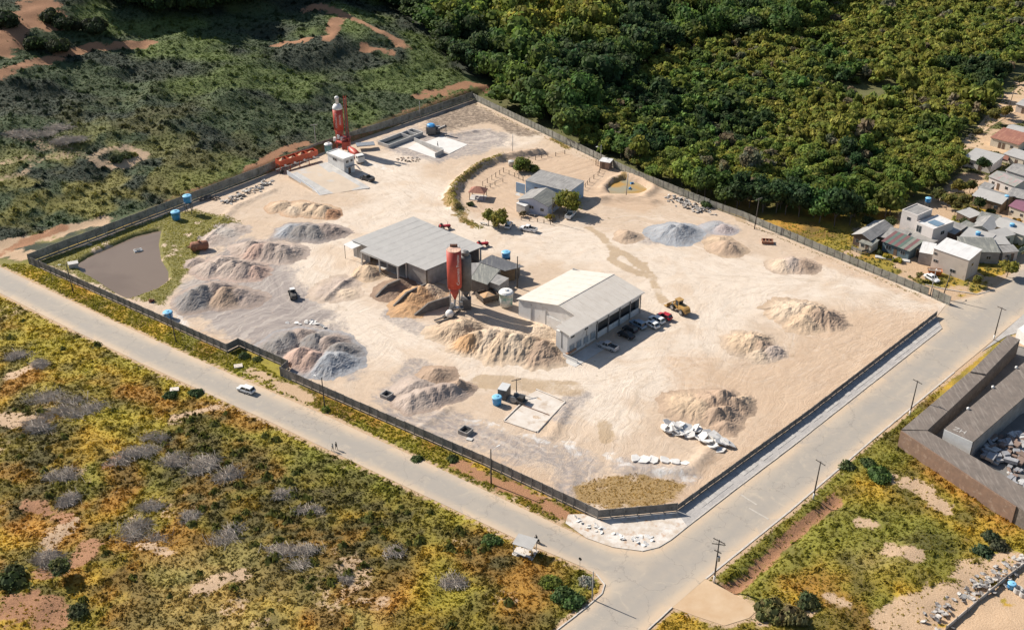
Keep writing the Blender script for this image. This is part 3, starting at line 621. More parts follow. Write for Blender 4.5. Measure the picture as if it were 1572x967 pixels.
wall_run('perimeter_wall', 'stained concrete wall dividing the yard from the first houses', V((1088,318),(1140,336),(1212,367),(1340,420),(1424,454)), 2.3, M_PANEL2, 2.4)
wall_run('gate_wall', 'short graffiti-stained wall stub beside the yard entrance', V((1430,457),(1457,469)), 2.6, M_PANEL2, 2.0)
M_WOODP = pm('dark weathered pole', (0.10, 0.085, 0.07), (0.06, 0.05, 0.045), 2.0, 0.9)
M_CONCP = pm('pale concrete pole', (0.42, 0.40, 0.37), (0.30, 0.28, 0.26), 1.5, 0.9)
M_STEEL = pm('dull galvanised steel', (0.40, 0.41, 0.42), (0.28, 0.29, 0.30), 2.0, 0.45, 0.6)
M_BLACK = pm('black rubber', (0.03, 0.03, 0.03), (0.02, 0.02, 0.02), 3, 0.7)
M_WHITEP = pm('white paint', (0.74, 0.73, 0.70), (0.62, 0.60, 0.57), 0.8, 0.6)
def pole(label, base, h, mat=None, arm=None, lamp=None, painted=False, lean=(0, 0), trafo=False, r=0.13, name='utility_pole', cat='pole'):
    mat = mat or M_WOODP
    b_ = P(*base) if isinstance(base, tuple) else base
    t = thing(name, label, cat, b_)
    tx, ty = lean
    MB().cyl((0, 0, -0.4), (tx, ty, h), r*1.25, r*0.8, 8).build('shaft', mat, t, True)
    if painted: MB().cyl((0, 0, -0.05), (tx*.15, ty*.15, h*.16), r*1.32, r*1.26, 10).build('painted_base', M_WHITEP, t, True)
    if arm is not None:
        for k, zz in enumerate((h-0.25,) if not trafo else (h-0.25, h-0.95, h-2.6)):
            ca = MB().box((tx*zz/h, ty*zz/h, zz), (2.3 if k < 2 else 1.4, 0.11, 0.13), arm+(0.5 if k == 1 else 0)).build('crossarm', mat, t)
            ib = MB()
            for s_ in (-1.0, -0.4, 0.4, 1.0):
                x = tx*zz/h+math.cos(arm)*s_*(1 if k < 2 else .55); y = ty*zz/h+math.sin(arm)*s_*(1 if k < 2 else .55); ib.cyl((x, y, zz+.05), (x, y, zz+0.3), 0.06, 0.04, 6)
            tag(ib.build('insulators', M_CONCP, ca), kind='stuff')
    if trafo:
        MB().cyl((0.32, -0.1, h*.52), (0.32, -0.1, h*.52+0.9), 0.28, 0.28, 10).box((0.32, -0.1, h*.52+1.0), (0.2, 0.2, 0.2)).build('transformer', M_STEEL, t)
    if lamp is not None:
        e = Vector((math.cos(lamp)*1.6, math.sin(lamp)*1.6, h-0.1))
        la = MB().cyl((tx*.9, ty*.9, h-0.7), e, 0.045, 0.04, 6).build('lamp_arm', M_STEEL, t)
        MB().box(e+Vector((math.cos(lamp)*.3, math.sin(lamp)*.3, 0.0)), (0.75, 0.28, 0.14), lamp).build('lamp_head', M_WHITEP, la, bevel=0.03)
    return t
aA = math.atan2(dA.y, dA.x)
pole('dark timber pole with crossarm, on the street verge beside the dark-roofed courtyard block', (1248,766), 8.8, arm=aA+1.4, lean=(.35, .1), painted=True)
pole('timber pole with crossarm on the grass strip, upper end of the flat-roofed courtyard block', (1396,638), 8.8, arm=aA+1.4, lean=(.25, 0), painted=True)
pole('timber pole with crossarm standing on the paved forecourt at the right edge', (1525,522), 8.8, arm=aA+1.4, lean=(.2, 0), painted=True)
pole('heavy pole with three crossarms and a transformer, white base, at the crossroads', (1096,893), 9.4, arm=0.3-1.0, trafo=True, painted=True, lean=(.1, 0))
pole('slender pale concrete pole on the kerb at the crossroads', (909,920), 6.3, M_CONCP, r=0.11)
pole('dark street pole outside the wall beside the brown pond', (113,450), 8.5, lean=(-.35, 0), lamp=R(200))
pole('dark lamp pole on the verge beside the blue tank', (271,526), 8.0, lean=(-.5, 0), lamp=R(195))
pole('lamp pole on the verge where the wall steps forward', (499,628), 8.0, lean=(-.1, 0), lamp=R(150))
pole('tall dark lamp pole on the red earth verge of the street', (754,742), 8.2, lean=(0, 0), lamp=R(40))
pole('thin pole in the yard beside the roofed machine and concrete pad', (793,603), 3.6, lean=(-.05, 0), r=0.09, arm=0.4)
pole('timber pole behind the white warehouse and dark lean-to roofs', (794,442), 9.0, lean=(.05, 0), r=0.15)
pole('thin grey pole against the wall, far end of the hillside wall', (645,183), 6.5, M_CONCP, r=0.1)
pole('thin pole at the edge of the fenced house compound', (787,237), 6.8, M_CONCP, r=0.1)
pole('pale concrete pole on the bank of the muddy pond', (961,301), 7.2, M_CONCP, lean=(.3, 0), r=0.14)
pole('timber pole with crossarm at the yard wall in front of the wood', (1158,352), 9.5, arm=0.6, lean=(.4, 0))
pole('thin pole in front of the blue-walled house', (848,342), 8.0, lean=(-.05, 0), r=0.11)
pole('leaning street lamp pole at the wall stub by the yard entrance', (1428,453), 6.5, M_CONCP, lean=(.2, 0), lamp=R(60))
pole('timber pole beside the gate stub in front of the beige house', (1446,459), 7.5, lean=(.9, 0))
pole('grey pole behind the red feed hopper', (486,231), 9.0, M_CONCP, arm=0.3, lean=(-.1, 0), r=0.11)
pole('grey lamp pole at the wood edge behind the muddy pond', (922,250), 6.0, M_CONCP, lamp=R(220), r=0.1)
pole('tall pole beside the dirt lane among the far houses', (1549,165), 8.0, lean=(.6, 0), r=0.12)
# traffic sign
t = thing('road_sign', 'small dark-backed road sign on the verge near the bus shelter', 'sign', P(890,873))
MB().cyl((0, 0, -.2), (0, 0, 2.3), 0.035, 0.035, 6).build('post', M_STEEL, t); MB().cyl((0, -.02, 2.3), (0.03, .02, 2.3), 0.33, 0.33, 8).build('sign_plate', M_BLACK, t)
# ================================================================== HEAPS OF SAND AND GRAVEL
m, nt, N, L, b = nodes('loose aggregate'); b.inputs['Roughness'].default_value = 0.97
g = N.new('ShaderNodeNewGeometry'); n1 = noise_node(N, L, 1.1, 6, 0.7, g.outputs['Position'], 0.4); n2 = noise_node(N, L, 9, 4, 0.7, g.outputs['Position'])
cc = attr(N, 'Col').outputs['Color']
c = mixc(N, L, mrange(N, L, n1.outputs[0], 0.4, 0.7, 0, 0.35), cc, (0.25, 0.17, 0.11))
c = mixc(N, L, mrange(N, L, n2.outputs[0], 0.52, 0.75, 0, 0.4), c, (0.62, 0.52, 0.42))
L.new(c, b.inputs['Base Color']); bump(N, L, b, math_(N, L, 'ADD', n1.outputs[0], math_(N, L, 'MULTIPLY', n2.outputs[0], 0.3)), 0.5, 0.35); M_PILE = m
TAN = (.50, .37, .25); LTAN = (.56, .44, .32); BRN = (.36, .255, .18); MAUVE = (.315, .25, .215); LMAUVE = (.40, .325, .275); GREY = (.205, .195, .19); DGREY = (.15, .145, .145)
BLUE = (.29, .31, .335); PINK = (.44, .30, .24); ORANGE = (.46, .265, .125); DBRN = (.24, .16, .11)
def pile(label, cones, seed=0, rough=1.0, gully=0.5, name='sand_heap', cat='heap', group=None, step=0.36, zb=0.0, sharp=0.35):
    cs = [(*P2(px, py), h, r, c_) for px, py, h, r, c_ in cones]; cs = [(a_, b_, h*.92, r*1.04, c_) for a_, b_, h, r, c_ in cs]
    x0 = min(c_[0]-c_[3]*1.85 for c_ in cs)-1; x1 = max(c_[0]+c_[3]*1.85 for c_ in cs)+1; y0 = min(c_[1]-c_[3]*1.85 for c_ in cs)-1; y1 = max(c_[1]+c_[3]*1.85 for c_ in cs)+1
    ax = np.arange(x0, x1, step); ay = np.arange(y0, y1, step); X, Y = np.meshgrid(ax, ay)
    wx = (fbm(X/2.2, Y/2.2, seed+1, 4)-.5)*1.3*rough; wy = (fbm(X/2.2, Y/2.2, seed+5, 4)-.5)*1.3*rough
    Z = np.full(X.shape, -9.0); C = np.zeros(X.shape+(3,)); W = np.zeros(X.shape)
    for i, (cx, cy, h, r, c_) in enumerate(cs):
        dx = X+wx-cx; dy = Y+wy-cy; d = np.hypot(dx, dy); a = np.arctan2(dy, dx)
        ca, sa = np.cos(a), np.sin(a)
        gl = 1+0.42*(fbm(ca*1.1+i*7.7, sa*1.1+seed, seed+i, 2)-.5)+0.20*gully*(fbm(ca*4+i*3.1, sa*4+seed, seed+31+i, 2)-.5)*ss(0, r*.5, d)+0.10*gully*(vnoise(ca*11+i, sa*11, seed+41)-.5)*ss(r*.15, r*.7, d)
        t = d/(r*gl); z = h*(1.06-np.sqrt(t*t+.003))
        z = np.where(t > 0.72, h*0.335*np.maximum(0, (1.42-t)/0.70)**2.0-0.02, z)
        w = np.exp(np.clip((z-np.maximum(Z, -2))*5, -20, 20))
        m_ = z > Z; blend = 1/(1+np.exp(-(z-Z)*7)); C = C*(1-blend[..., None])+np.array(c_)*blend[..., None]; Z = np.maximum(Z, z)
    rd = np.abs(fbm(X/1.9, Y/1.9, seed+13, 3)-.5)*2
    Z = Z-(0.16*gully*(1-rd)**4*np.clip(Z/2, 0, 1))+(fbm(X/.9, Y/.9, seed+17, 2)-.5)*0.24*rough*np.clip(Z*2, 0, 1)+(hash2(np.round(X/step).astype(np.int64), np.round(Y/step).astype(np.int64), seed)-.5)*.075*np.clip(Z*2, 0, 1)
    n = fbm(X/2.5, Y/2.5, seed+23, 3)[..., None]; C = C*(0.78+0.44*n)
    Z = np.where(sdist(YARD, X.ravel(), Y.ravel()).reshape(X.shape) > -.7, -1.0, Z); keep = Z > -0.012; ny_, nx_ = X.shape
    base = yard_z(X.ravel(), Y.ravel()).reshape(X.shape) if zb == 0.0 else zb
    Zw = np.where(keep, Z+base, base-0.35)
    kf = keep[:-1, :-1] | keep[1:, :-1] | keep[:-1, 1:] | keep[1:, 1:]
    ii = (np.arange(ny_-1)[:, None]*nx_+np.arange(nx_-1)[None, :])[kf]
    F = np.stack([ii, ii+1, ii+nx_+1, ii+nx_], 1); us = np.unique(F); rm = np.full(X.size, -1); rm[us] = np.arange(len(us))
    Vv = np.stack([X.ravel(), Y.ravel(), Zw.ravel()], 1)[us]; o_ = np.array([cs[0][0], cs[0][1], 0.0])
    ob = np_mesh(name, Vv-o_, rm[F], M_PILE, smooth=False, cols=C.reshape(-1, 3)[us]); ob.location = o_
    return tag(ob, label, cat, group)
pile('long heaps of pale tan sand below the concrete ramp, one end rusty', [(432,318,1.7,3.6,TAN),(452,324,1.5,3.6,LTAN),(466,320,2.0,4.2,TAN),(484,324,2.4,4.4,TAN),(497,328,2.6,3.8,TAN),(508,330,1.9,2.8,(.40,.20,.10))], 100, 1.1, 0.9)
pile('two-toned gravel heap, blue-grey on one side, next to the rusty sand', [(447,356,2.2,4.5,BLUE),(462,358,2.6,4.6,GREY),(482,359,3.0,4.6,GREY),(498,356,2.7,4.6,MAUVE),(512,357,2.0,3.8,MAUVE)], 110, .8, .8, name='gravel_heap')
pile('rosy brown gravel heap, middle one of the row left of the grey shed', [(385,382,2.8,4.6,LMAUVE),(398,388,3.0,4.6,PINK),(415,388,3.4,5.0,MAUVE),(434,390,3.1,4.6,LMAUVE),(447,388,2.0,4.0,LMAUVE)], 120, .8, .9, name='gravel_heap')
pile('light mauve gravel heap with many ridges, below the rusty boiler', [(325,413,2.2,4.4,LMAUVE),(342,408,2.8,4.6,LMAUVE),(358,413,2.9,4.6,LMAUVE),(375,416,3.0,4.6,MAUVE),(390,418,2.2,4.0,PINK)], 130, .9, 1.1, name='gravel_heap')
pile('big dark grey and brown gravel heap beside the pond', [(297,462,3.6,5.0,GREY),(312,456,3.8,5.2,GREY),(330,452,3.7,5.2,MAUVE),(347,458,3.4,5.0,BRN),(365,456,2.6,4.6,MAUVE),(380,458,1.6,4.0,MAUVE)], 140, .7, .7, name='gravel_heap')
pile('mixed dark and pink gravel heap, largest, close to the street wall', [(428,535,2.6,4.4,GREY),(445,528,3.4,4.8,GREY),(462,524,3.3,5.0,MAUVE),(463,552,3.6,4.6,PINK),(480,556,3.3,4.4,PINK),(483,530,3.4,5.2,GREY),(505,533,3.2,5.0,MAUVE),(522,542,3.0,4.4,GREY),(505,560,3.2,5.0,BLUE),(520,556,2.8,4.4,BLUE)], 150, .7, .6, name='gravel_heap')
pile('small round brown heap behind the twin brown ridges', [(668,577,2.2,3.6,BRN)], 160, .5, .4)
pile('low brown heap on the left of the twin ridges near the square pit', [(640,595,1.9,3.8,LMAUVE),(630,600,1.6,3.4,LMAUVE)], 165, .5, .4)
pile('long ridged brown heap near the street wall', [(632,617,2.0,3.6,LMAUVE),(646,613,2.4,3.8,LMAUVE),(662,609,2.5,3.8,MAUVE),(678,605,2.5,3.6,MAUVE),(692,602,2.4,3.4,MAUVE),(706,596,2.5,2.9,BRN)], 170, .6, .7)
pile('great tan sand heap with furrowed sides between silo and white warehouse', [(700,512,3.2,5.0,TAN),(712,508,3.4,5.2,TAN),(722,530,3.4,4.6,ORANGE),(735,528,3.8,5.0,TAN),(752,528,4.0,5.8,LTAN),(772,532,4.1,6.0,TAN),(792,534,4.2,6.0,LTAN),(812,536,3.9,6.0,TAN),(832,540,3.4,5.6,BRN),(846,538,2.6,4.4,TAN),(800,515,1.3,6.2,LTAN),(775,512,1.0,6.0,LTAN),(828,512,1.6,5.0,LTAN)], 180, 1.0, 1.2)
pile('orange brown sand heap held between two block walls', [(634,462,2.4,4.2,ORANGE),(645,455,3.0,4.6,ORANGE),(658,450,2.8,4.0,TAN),(626,474,1.4,4.0,ORANGE)], 190, .8, .9)
pile('dark brown soil heap in the shaded block bay beside the shed', [(598,448,1.6,4.2,DBRN),(612,440,2.0,3.8,DBRN)], 195, .6, .6)
pile('rounded tan heap spilling from the open shed bay', [(567,420,2.6,3.6,TAN)], 200, .5, .3)
pile('low broken clod heap on the right, nearer to the pavement wall', [(1143,528,1.8,4.4,TAN),(1156,528,2.5,4.4,TAN),(1168,534,2.4,3.6,BRN),(1182,540,1.8,3.0,LMAUVE),(1165,545,1.2,3.0,LTAN)], 210, 1.4, 1.2)
pile('broad furrowed sand heap ringed by wheel tracks on the right', [(1210,478,1.6,5.0,LTAN),(1228,478,2.4,5.0,LTAN),(1246,484,3.1,5.0,TAN),(1255,490,3.2,4.4,BRN),(1270,492,2.9,4.2,BRN),(1236,494,2.2,4.6,TAN)], 220, 1.0, 1.4)
pile('reddish brown heap beside the white stone slabs', [(1058,622,1.6,5.0,TAN),(1075,628,2.2,4.6,TAN),(1090,622,2.9,4.4,BRN),(1108,618,3.6,4.6,BRN),(1098,640,2.9,3.6,BRN),(1112,638,2.6,3.4,BRN),(1128,624,2.6,3.6,BRN),(1138,618,1.7,3.0,TAN),(1112,656,1.4,2.8,BRN)], 230, .8, 1.0)
pile('small light brown heap near the wall of the first houses', [(1205,408,1.8,4.0,LTAN),(1217,408,2.5,4.4,LMAUVE),(1230,410,2.1,4.0,BRN)], 240, .6, .7)
pile('brown double heap behind the blue-grey gravel heap', [(1105,372,1.5,3.6,TAN),(1113,381,2.4,4.0,(.42,.30,.21)),(1122,384,2.0,3.2,BRN),(1132,384,1.0,2.6,TAN)], 250, .5, .4)
pile('smooth round blue-grey gravel heap in front of the rubble', [(1028,358,3.0,5.0,BLUE),(1043,357,3.0,5.0,BLUE),(1036,362,2.6,5.0,BLUE)], 260, .5, .4, name='gravel_heap')
pile('small mauve gravel heap between blue-grey heap and pole', [(1110,353,1.5,3.2,(.38,.32,.31)),(1098,350,1.0,3.6,BLUE)], 270, .5, .4, name='gravel_heap')
pile('small lone brown heap on the open sand behind the wet track', [(962,363,1.9,3.4,(.42,.31,.22))], 280, .6, .6)
pile('flat spread of grey gravel in front of the open shed', [(505,448,0.7,5.0,LMAUVE),(522,440,0.9,5.0,LMAUVE),(530,450,.8,4.0,LTAN)], 290, 1.0, .8, name='gravel_heap')
pile('small grey gravel heap on the grass near the rusty boiler', [(298,404,1.2,2.6,MAUVE)], 300, .8, .8, name='gravel_heap')
pile('low grey rubble spread on the grass above the rosy heaps', [(330,366,.8,4.2,LMAUVE),(345,358,.9,4.2,(.42,.38,.34)),(360,352,.7,3.6,LMAUVE)], 310, 1.2, 1.2, name='gravel_heap')
# -------- heaps of broken stone: every slab a part
M_STONE = pm('pale broken stone', (0.68, 0.655, 0.62), (0.55, 0.525, 0.49), 0.9, 0.85, bmp=0.15)
def slab_mesh(seed, a, b_, t):
    r_ = random.Random(seed); n = r_.randint(5, 7); mb = MB(); pts = []
    for i in range(n):
        an = 2*math.pi*(i+r_.uniform(-.25, .25))/n; pts.append((a*math.cos(an)*r_.uniform(.8, 1.1), b_*math.sin(an)*r_.uniform(.8, 1.1)))
    return mb.prism(pts, -t/2, t/2)
def stone_heap(name, label, pts_px, n, spread, size, mat, hmax, seed, flat=False, part='slab', cat='stones'):
    r_ = random.Random(seed); ln = [P(*p) for p in pts_px]; root = thing(name, label, cat, ln[0])
    protos = [slab_mesh(seed+k, size*r_.uniform(.7, 1.2), size*r_.uniform(.5, .8), r_.uniform(.18, .4)*min(1, size)).v for k in range(1)]
    for i in range(n):
        t_ = r_.random()*(len(ln)-1); k = min(int(t_), len(ln)-2); p = ln[k].lerp(ln[k+1], t_-k) if not flat else ln[0].lerp(ln[-1], (i+.5)/n)
        s_ = slab_mesh(seed*31+i, size*r_.uniform(.6, 1.25), size*r_.uniform(.5, .85), r_.uniform(.16, .36)*min(1, size*0.9))
        o = s_.build(part, mat, root, bevel=0.02)
        off = Vector((r_.gauss(0, spread*.5), r_.gauss(0, spread*.5), 0)); q = p-ln[0]+off
        hz = hmax*max(0, 1-off.length/(spread*1.3))*r_.random() if not flat else 0.15
        o.location = (q.x, q.y, 0.12+hz); tl = .5 if not flat else .12
        o.rotation_euler = (r_.uniform(-tl, tl), r_.uniform(-tl, tl), r_.uniform(0, 6.28))
    return root
stone_heap('stone_slab_heap', 'tumbled heap of large white stone slabs below the reddish heap', [(1018,654),(1050,664),(1082,676),(1108,682)], 34, 2.5, 1.7, M_STONE, 1.5, 5)
stone_heap('stone_slab_row', 'row of white stone slabs set in the earth above the dry grass corner', [(966,705),(1058,713)], 6, 0.5, 1.75, M_STONE, .2, 9, True)
M_RUB = pm('dark and light rubble', (0.50, 0.47, 0.43), (0.14, 0.12, 0.11), 1.1, 0.95, lo=0.42, hi=0.58)
stone_heap('rubble_heap', 'heap of dark and white building rubble under the trees by the far wall', [(1028,304),(1050,312),(1075,322),(1085,328)], 80, 2.6, 0.75, M_RUB, 1.0, 12, part='rubble_piece', cat='rubble')
stone_heap('rubble_heap', 'strip of white and dark debris along the hillside wall by the blue tanks', [(345,312),(372,300),(395,290),(410,280)], 90, 2.2, 0.7, M_RUB, .8, 14, part='rubble_piece', cat='rubble')
M_RUB2 = pm('brown timber scrap', (0.34, 0.26, 0.20), (0.12, 0.09, 0.07), 1.4, 0.95, lo=0.42, hi=0.58)
stone_heap('scrap_heap', 'small brown scrap heap beside the raised blue tank', [(308,308),(325,304),(333,306)], 40, 1.5, 0.6, M_RUB2, .6, 15, part='scrap_piece', cat='scrap')
stone_heap('rubble_heap', 'loose stones scattered in front of the concrete basins', [(612,244),(628,248),(640,244)], 30, 2.0, 0.45, M_RUB2, .3, 16, part='rubble_piece', cat='rubble')
stone_heap('rubble_heap', 'scatter of pale broken concrete on the crossroads corner', [(880,797),(920,812),(960,828),(1000,830)], 40, 1.5, 0.55, M_STONE, .1, 17, part='rubble_piece', cat='rubble')
stone_heap('rubble_heap', 'brick and concrete rubble strip along the half-built wall, lower right', [(1425,960),(1480,915),(1530,885),(1572,860)], 110, 2.0, 0.6, M_RUB, .6, 18, part='rubble_piece', cat='rubble')
stone_heap('rubble_heap', 'few pale blocks beside the gravel near the loader tracks', [(445,497),(480,496),(500,502)], 14, 1.2, 0.8, M_STONE, .1, 19, part='rubble_piece', cat='rubble')
# ================================================================== BUILDINGS
M_GLASS = pm('dark window glass', (0.03, 0.035, 0.04), (0.05, 0.055, 0.06), 1.0, 0.08)
M_FRAME = pm('window frame', (0.55, 0.53, 0.50), (0.42, 0.40, 0.38), 2, 0.6)
M_DOOR = pm('dark timber door', (0.16, 0.10, 0.07), (0.10, 0.07, 0.05), 2, 0.7)
M_BLOCK = pm('grey concrete block', (0.34, 0.32, 0.30), (0.24, 0.225, 0.21), 0.7, 0.95, bmp=0.1)
M_CONC = pm('clean concrete', (0.52, 0.50, 0.47), (0.42, 0.40, 0.375), 0.5, 0.9, bmp=0.1)
M_SLABC = pm('pale concrete slab', (0.60, 0.55, 0.49), (0.52, 0.45, 0.38), 0.4, 0.9, c3=(0.40, 0.31, 0.23), s3=0.35)
R_GREY = roofm('grey fibre cement roof', (0.40, 0.385, 0.36), (0.35, 0.335, 0.315))
R_OLD = roofm('old dark fibre cement roof', (0.30, 0.285, 0.265), (0.19, 0.18, 0.17), (0.36, 0.34, 0.31))
R_DARK = roofm('black stained roof', (0.11, 0.11, 0.115), (0.075, 0.075, 0.08), (0.17, 0.165, 0.155))
R_MOSS = roofm('mossy patched roof', (0.22, 0.22, 0.19), (0.14, 0.14, 0.13), (0.33, 0.32, 0.27))
R_WHITE = roofm('white sheet roof', (0.60, 0.55, 0.485), (0.54, 0.485, 0.42), (0.50, 0.45, 0.39), 0.8)
R_BRIGHT = roofm('bright white sheet roof', (0.64, 0.63, 0.61), (0.57, 0.56, 0.54), (0.50, 0.48, 0.46), 0.8)
R_BROWN = roofm('brown stained flat roof', (0.185, 0.15, 0.125), (0.13, 0.108, 0.092), (0.235, 0.20, 0.17), 3.0, 0.9)
R_RED = roofm('red clay tile roof', (0.30, 0.13, 0.085), (0.22, 0.09, 0.065), (0.36, 0.18, 0.12), 0.3, 0.85)
def rectpx(A, B, C, z):
    a, b_, c_ = P(*A, z), P(*B, z), P(*C, z); u = (b_-a); Ln = u.length; u.normalize(); v = Vector((-u.y, u.x, 0)); W = (c_-a).dot(v)
    return a, math.atan2(u.y, u.x), Ln, W
def win(root, L_, W_, face, t, z, w, h, inset=0.0, door=False, mat=None, blind=None):
    e = 0.05
    if face == 'f': c_, d, n = (t, inset-e/2, z), (w, e, h), (0, -1)
    elif face == 'b': c_, d, n = (t, W_-inset+e/2, z), (w, e, h), (0, 1)
    elif face == 'l': c_, d, n = (inset-e/2, t, z), (e, w, h), (-1, 0)
    else: c_, d, n = (L_-inset+e/2, t, z), (e, w, h), (1, 0)
    if door:
        return MB().box(c_, d).build('door', mat or M_DOOR, root)
    f = MB().box(c_, d).build('window', M_FRAME, root)
    vert = d[0] > d[1]
    for s_ in (-1, 1):
        q = (c_[0]+n[0]*0.03+(s_*w*.24 if vert else 0), c_[1]+n[1]*0.03+(0 if vert else s_*w*.24), c_[2])
        MB().box(q, (w*.40 if vert else e, e if vert else w*.40, h*.82)).build('pane', blind or M_GLASS, f)
    return f
def house(name, label, A, B, C, ez, wh, wmat, rmat, roof='gx', rise=1.0, over=0.35, feats=(), cat='house', W=None, r2=None, group=None, base=0.0):
    """A left front eave, B right front eave, C back eave (photo pixels); gx: ridge along A-B, gy: ridge across"""
    a, ang, Ln, W_ = rectpx(A, B, C, ez); W_ = W or W_
    t = thing(name, label, cat, (a.x, a.y, base), ang, group)
    o = over; x0, x1, y0, y1 = o, Ln-o, o, W_-o; th = 0.10
    mb = MB().prism([(x0, y0), (x1, y0), (x1, y1), (x0, y1)], -0.2-base, wh)
    ym, xm = W_/2, Ln/2; zr = ez+rise
    if roof == 'gx':
        k = rise*(1-o/ym)
        for x in (x0, x1-0.12): mb.add([(x, y0, wh-.01), (x, y1, wh-.01), (x, ym, zr-th), (x+.12, y0, wh-.01), (x+.12, y1, wh-.01), (x+.12, ym, zr-th)], [(0,1,2), (3,5,4), (0,2,5,3), (2,1,4,5)])
        q = [[(0, 0, ez), (Ln, 0, ez), (Ln, ym+.02, zr), (0, ym+.02, zr)], [(0, W_, ez), (Ln, W_, ez), (Ln, ym-.0, zr-.012), (0, ym-.0, zr-.012)]]
    elif roof == 'gy':
        for y in (y0, y1-.12): mb.add([(x0, y, wh-.01), (x1, y, wh-.01), (xm, y, zr-th), (x0, y+.12, wh-.01), (x1, y+.12, wh-.01), (xm, y+.12, zr-th)], [(0,1,2), (3,5,4), (0,2,5,3), (2,1,4,5)])
        q = [[(0, 0, ez), (0, W_, ez), (xm+.02, W_, zr), (xm+.02, 0, zr)], [(Ln, 0, ez), (Ln, W_, ez), (xm, W_, zr-.012), (xm, 0, zr-.012)]]
    elif roof == 'mono':   # rises towards the back
        mb = MB().add([(x0,y0,-.2-base),(x1,y0,-.2-base),(x1,y1,-.2-base),(x0,y1,-.2-base),(x0,y0,ez-.12),(x1,y0,ez-.12),(x1,y1,zr-.12),(x0,y1,zr-.12)], [(0,3,2,1),(4,5,6,7),(0,1,5,4),(1,2,6,5),(2,3,7,6),(3,0,4,7)])
        q = [[(0, 0, ez), (Ln, 0, ez), (Ln, W_, zr), (0, W_, zr)]]
    else:                  # flat with parapet
        q = []
        MB().box((Ln/2, W_/2, ez-.25), (Ln-.3, W_-.3, 0.12)).build('roof', rmat, t)
        for c_, d in (((Ln/2, .1, ez-.2), (Ln, .2, .5)), ((Ln/2, W_-.1, ez-.2), (Ln, .2, .5)), ((.1, W_/2, ez-.203), (.2, W_-.404, .494)), ((Ln-.1, W_/2, ez-.203), (.2, W_-.404, .494))):
            MB().box(c_, d).build('parapet', wmat, t)
    mb.build('wall', wmat, t)
    for i, s_ in enumerate(q): MB().slab(s_, th).build('roof_slope' if len(q) > 1 else 'roof', (r2 if (r2 and i) else rmat), t)
    for f in feats:
        if f[0] == 'd': win(t, Ln, W_, f[1], f[2]*(Ln if f[1] in 'fb' else W_), 1.05, 0.95, 2.1, o, True)
        else: win(t, Ln, W_, f[1], f[2]*(Ln if f[1] in 'fb' else W_), f[3], f[4], f[5], o)
    return t, Ln, W_
# ---------------------------------------------------------------- the grey open shed
a, ang, Ln, W_ = rectpx((540,369), (651,414), (637,336), 4.8)
t = thing('storage_shed', 'large grey flat-roofed open shed with block walls in the middle', 'shed', a*Vector((1, 1, 0)) if False else (a.x, a.y, 0), ang)
ez = 4.8; Wd = 19.6; Ld = 27.4
MB().slab([(-.1,0,ez),(Ld,0,ez),(Ld+3.0,Wd-.6,ez+.7),(2.9,Wd+1,ez+.7)], .16).build('roof', R_GREY, t)
MB().slab([(6.2,-2.7,ez-.1),(20.4,-2.9,ez-.1),(20.6,.2,ez-.012),(6.2,.2,ez-.012)], .14).build('porch_roof', R_GREY, t)
MB().box((Ld/2+1.5, Wd-.3, 2.5), (Ld-1, .25, 5.0), .0).build('back_wall', M_BLOCK, t)
MB().box((3.1, .35, 2.3), (6.0, .25, 4.7)).box((24.0, .35, 2.3), (6.4, .25, 4.7)).build('front_wall', M_BLOCK, t)
MB().box((.9, Wd/2, 2.3), (.25, Wd-1, 4.7), -.08).build('side_wall', M_BLOCK, t)
MB().box((Ld+.6, 5.2, 2.3), (.25, 9.4, 4.7), -.1).build('side_wall', M_BLOCK, t)
for x, y in ((6.4,-2.5),(13.2,-2.6),(20.0,-2.7),(6.4,.2),(13.2,.2),(20.2,.2),(Ld+2.4,Wd-1.2),(Ld+1.6,11)):
    MB().box((x, y, 2.25), (.34, .34, 4.6)).build('column', M_CONC, t)
MB().box((13.2,-2.6,ez-.42), (14.2,.3,.42)).build('beam', M_CONC, t)
MB().box((13.3, 9, .04), (26, 18, .08)).build('floor_slab', M_CONC, t)
for i in range(3): MB().box((1.5+i*1.9, .2, 2.6), (.12, .08, 4.0)).build('pilaster', M_CONC, t)
sm_ = None
for i in range(1, 9):
    x = Ld*i/9; MB().add([(x+.33*i/9-.05,.05,ez+.012),(x+.33*i/9+.05,.05,ez+.012),(x+2.95+.05,Wd+.4-1.2*i/9,ez+.715),(x+2.95-.05,Wd+.4-1.2*i/9,ez+.715)],[(0,1,2,3)]).build('roof_seam', R_OLD, t)
# white lean-to canopy on its left end
b_ = P(527,375,4.3); cz = thing('canopy', 'small white sheet canopy on posts against the grey shed', 'canopy', (b_.x, b_.y, 0), ang)
MB().slab([(0,0,4.2),(3.9,-.5,4.3),(4.6,4.5,4.5),(.4,5.5,4.4)], .06).build('roof', R_BRIGHT, cz)
for x, y in ((.2,.2),(.5,5.1)): MB().cyl((x,y,-.2),(x,y,4.2),.07,.07,6).build('post', M_BLACK, cz)
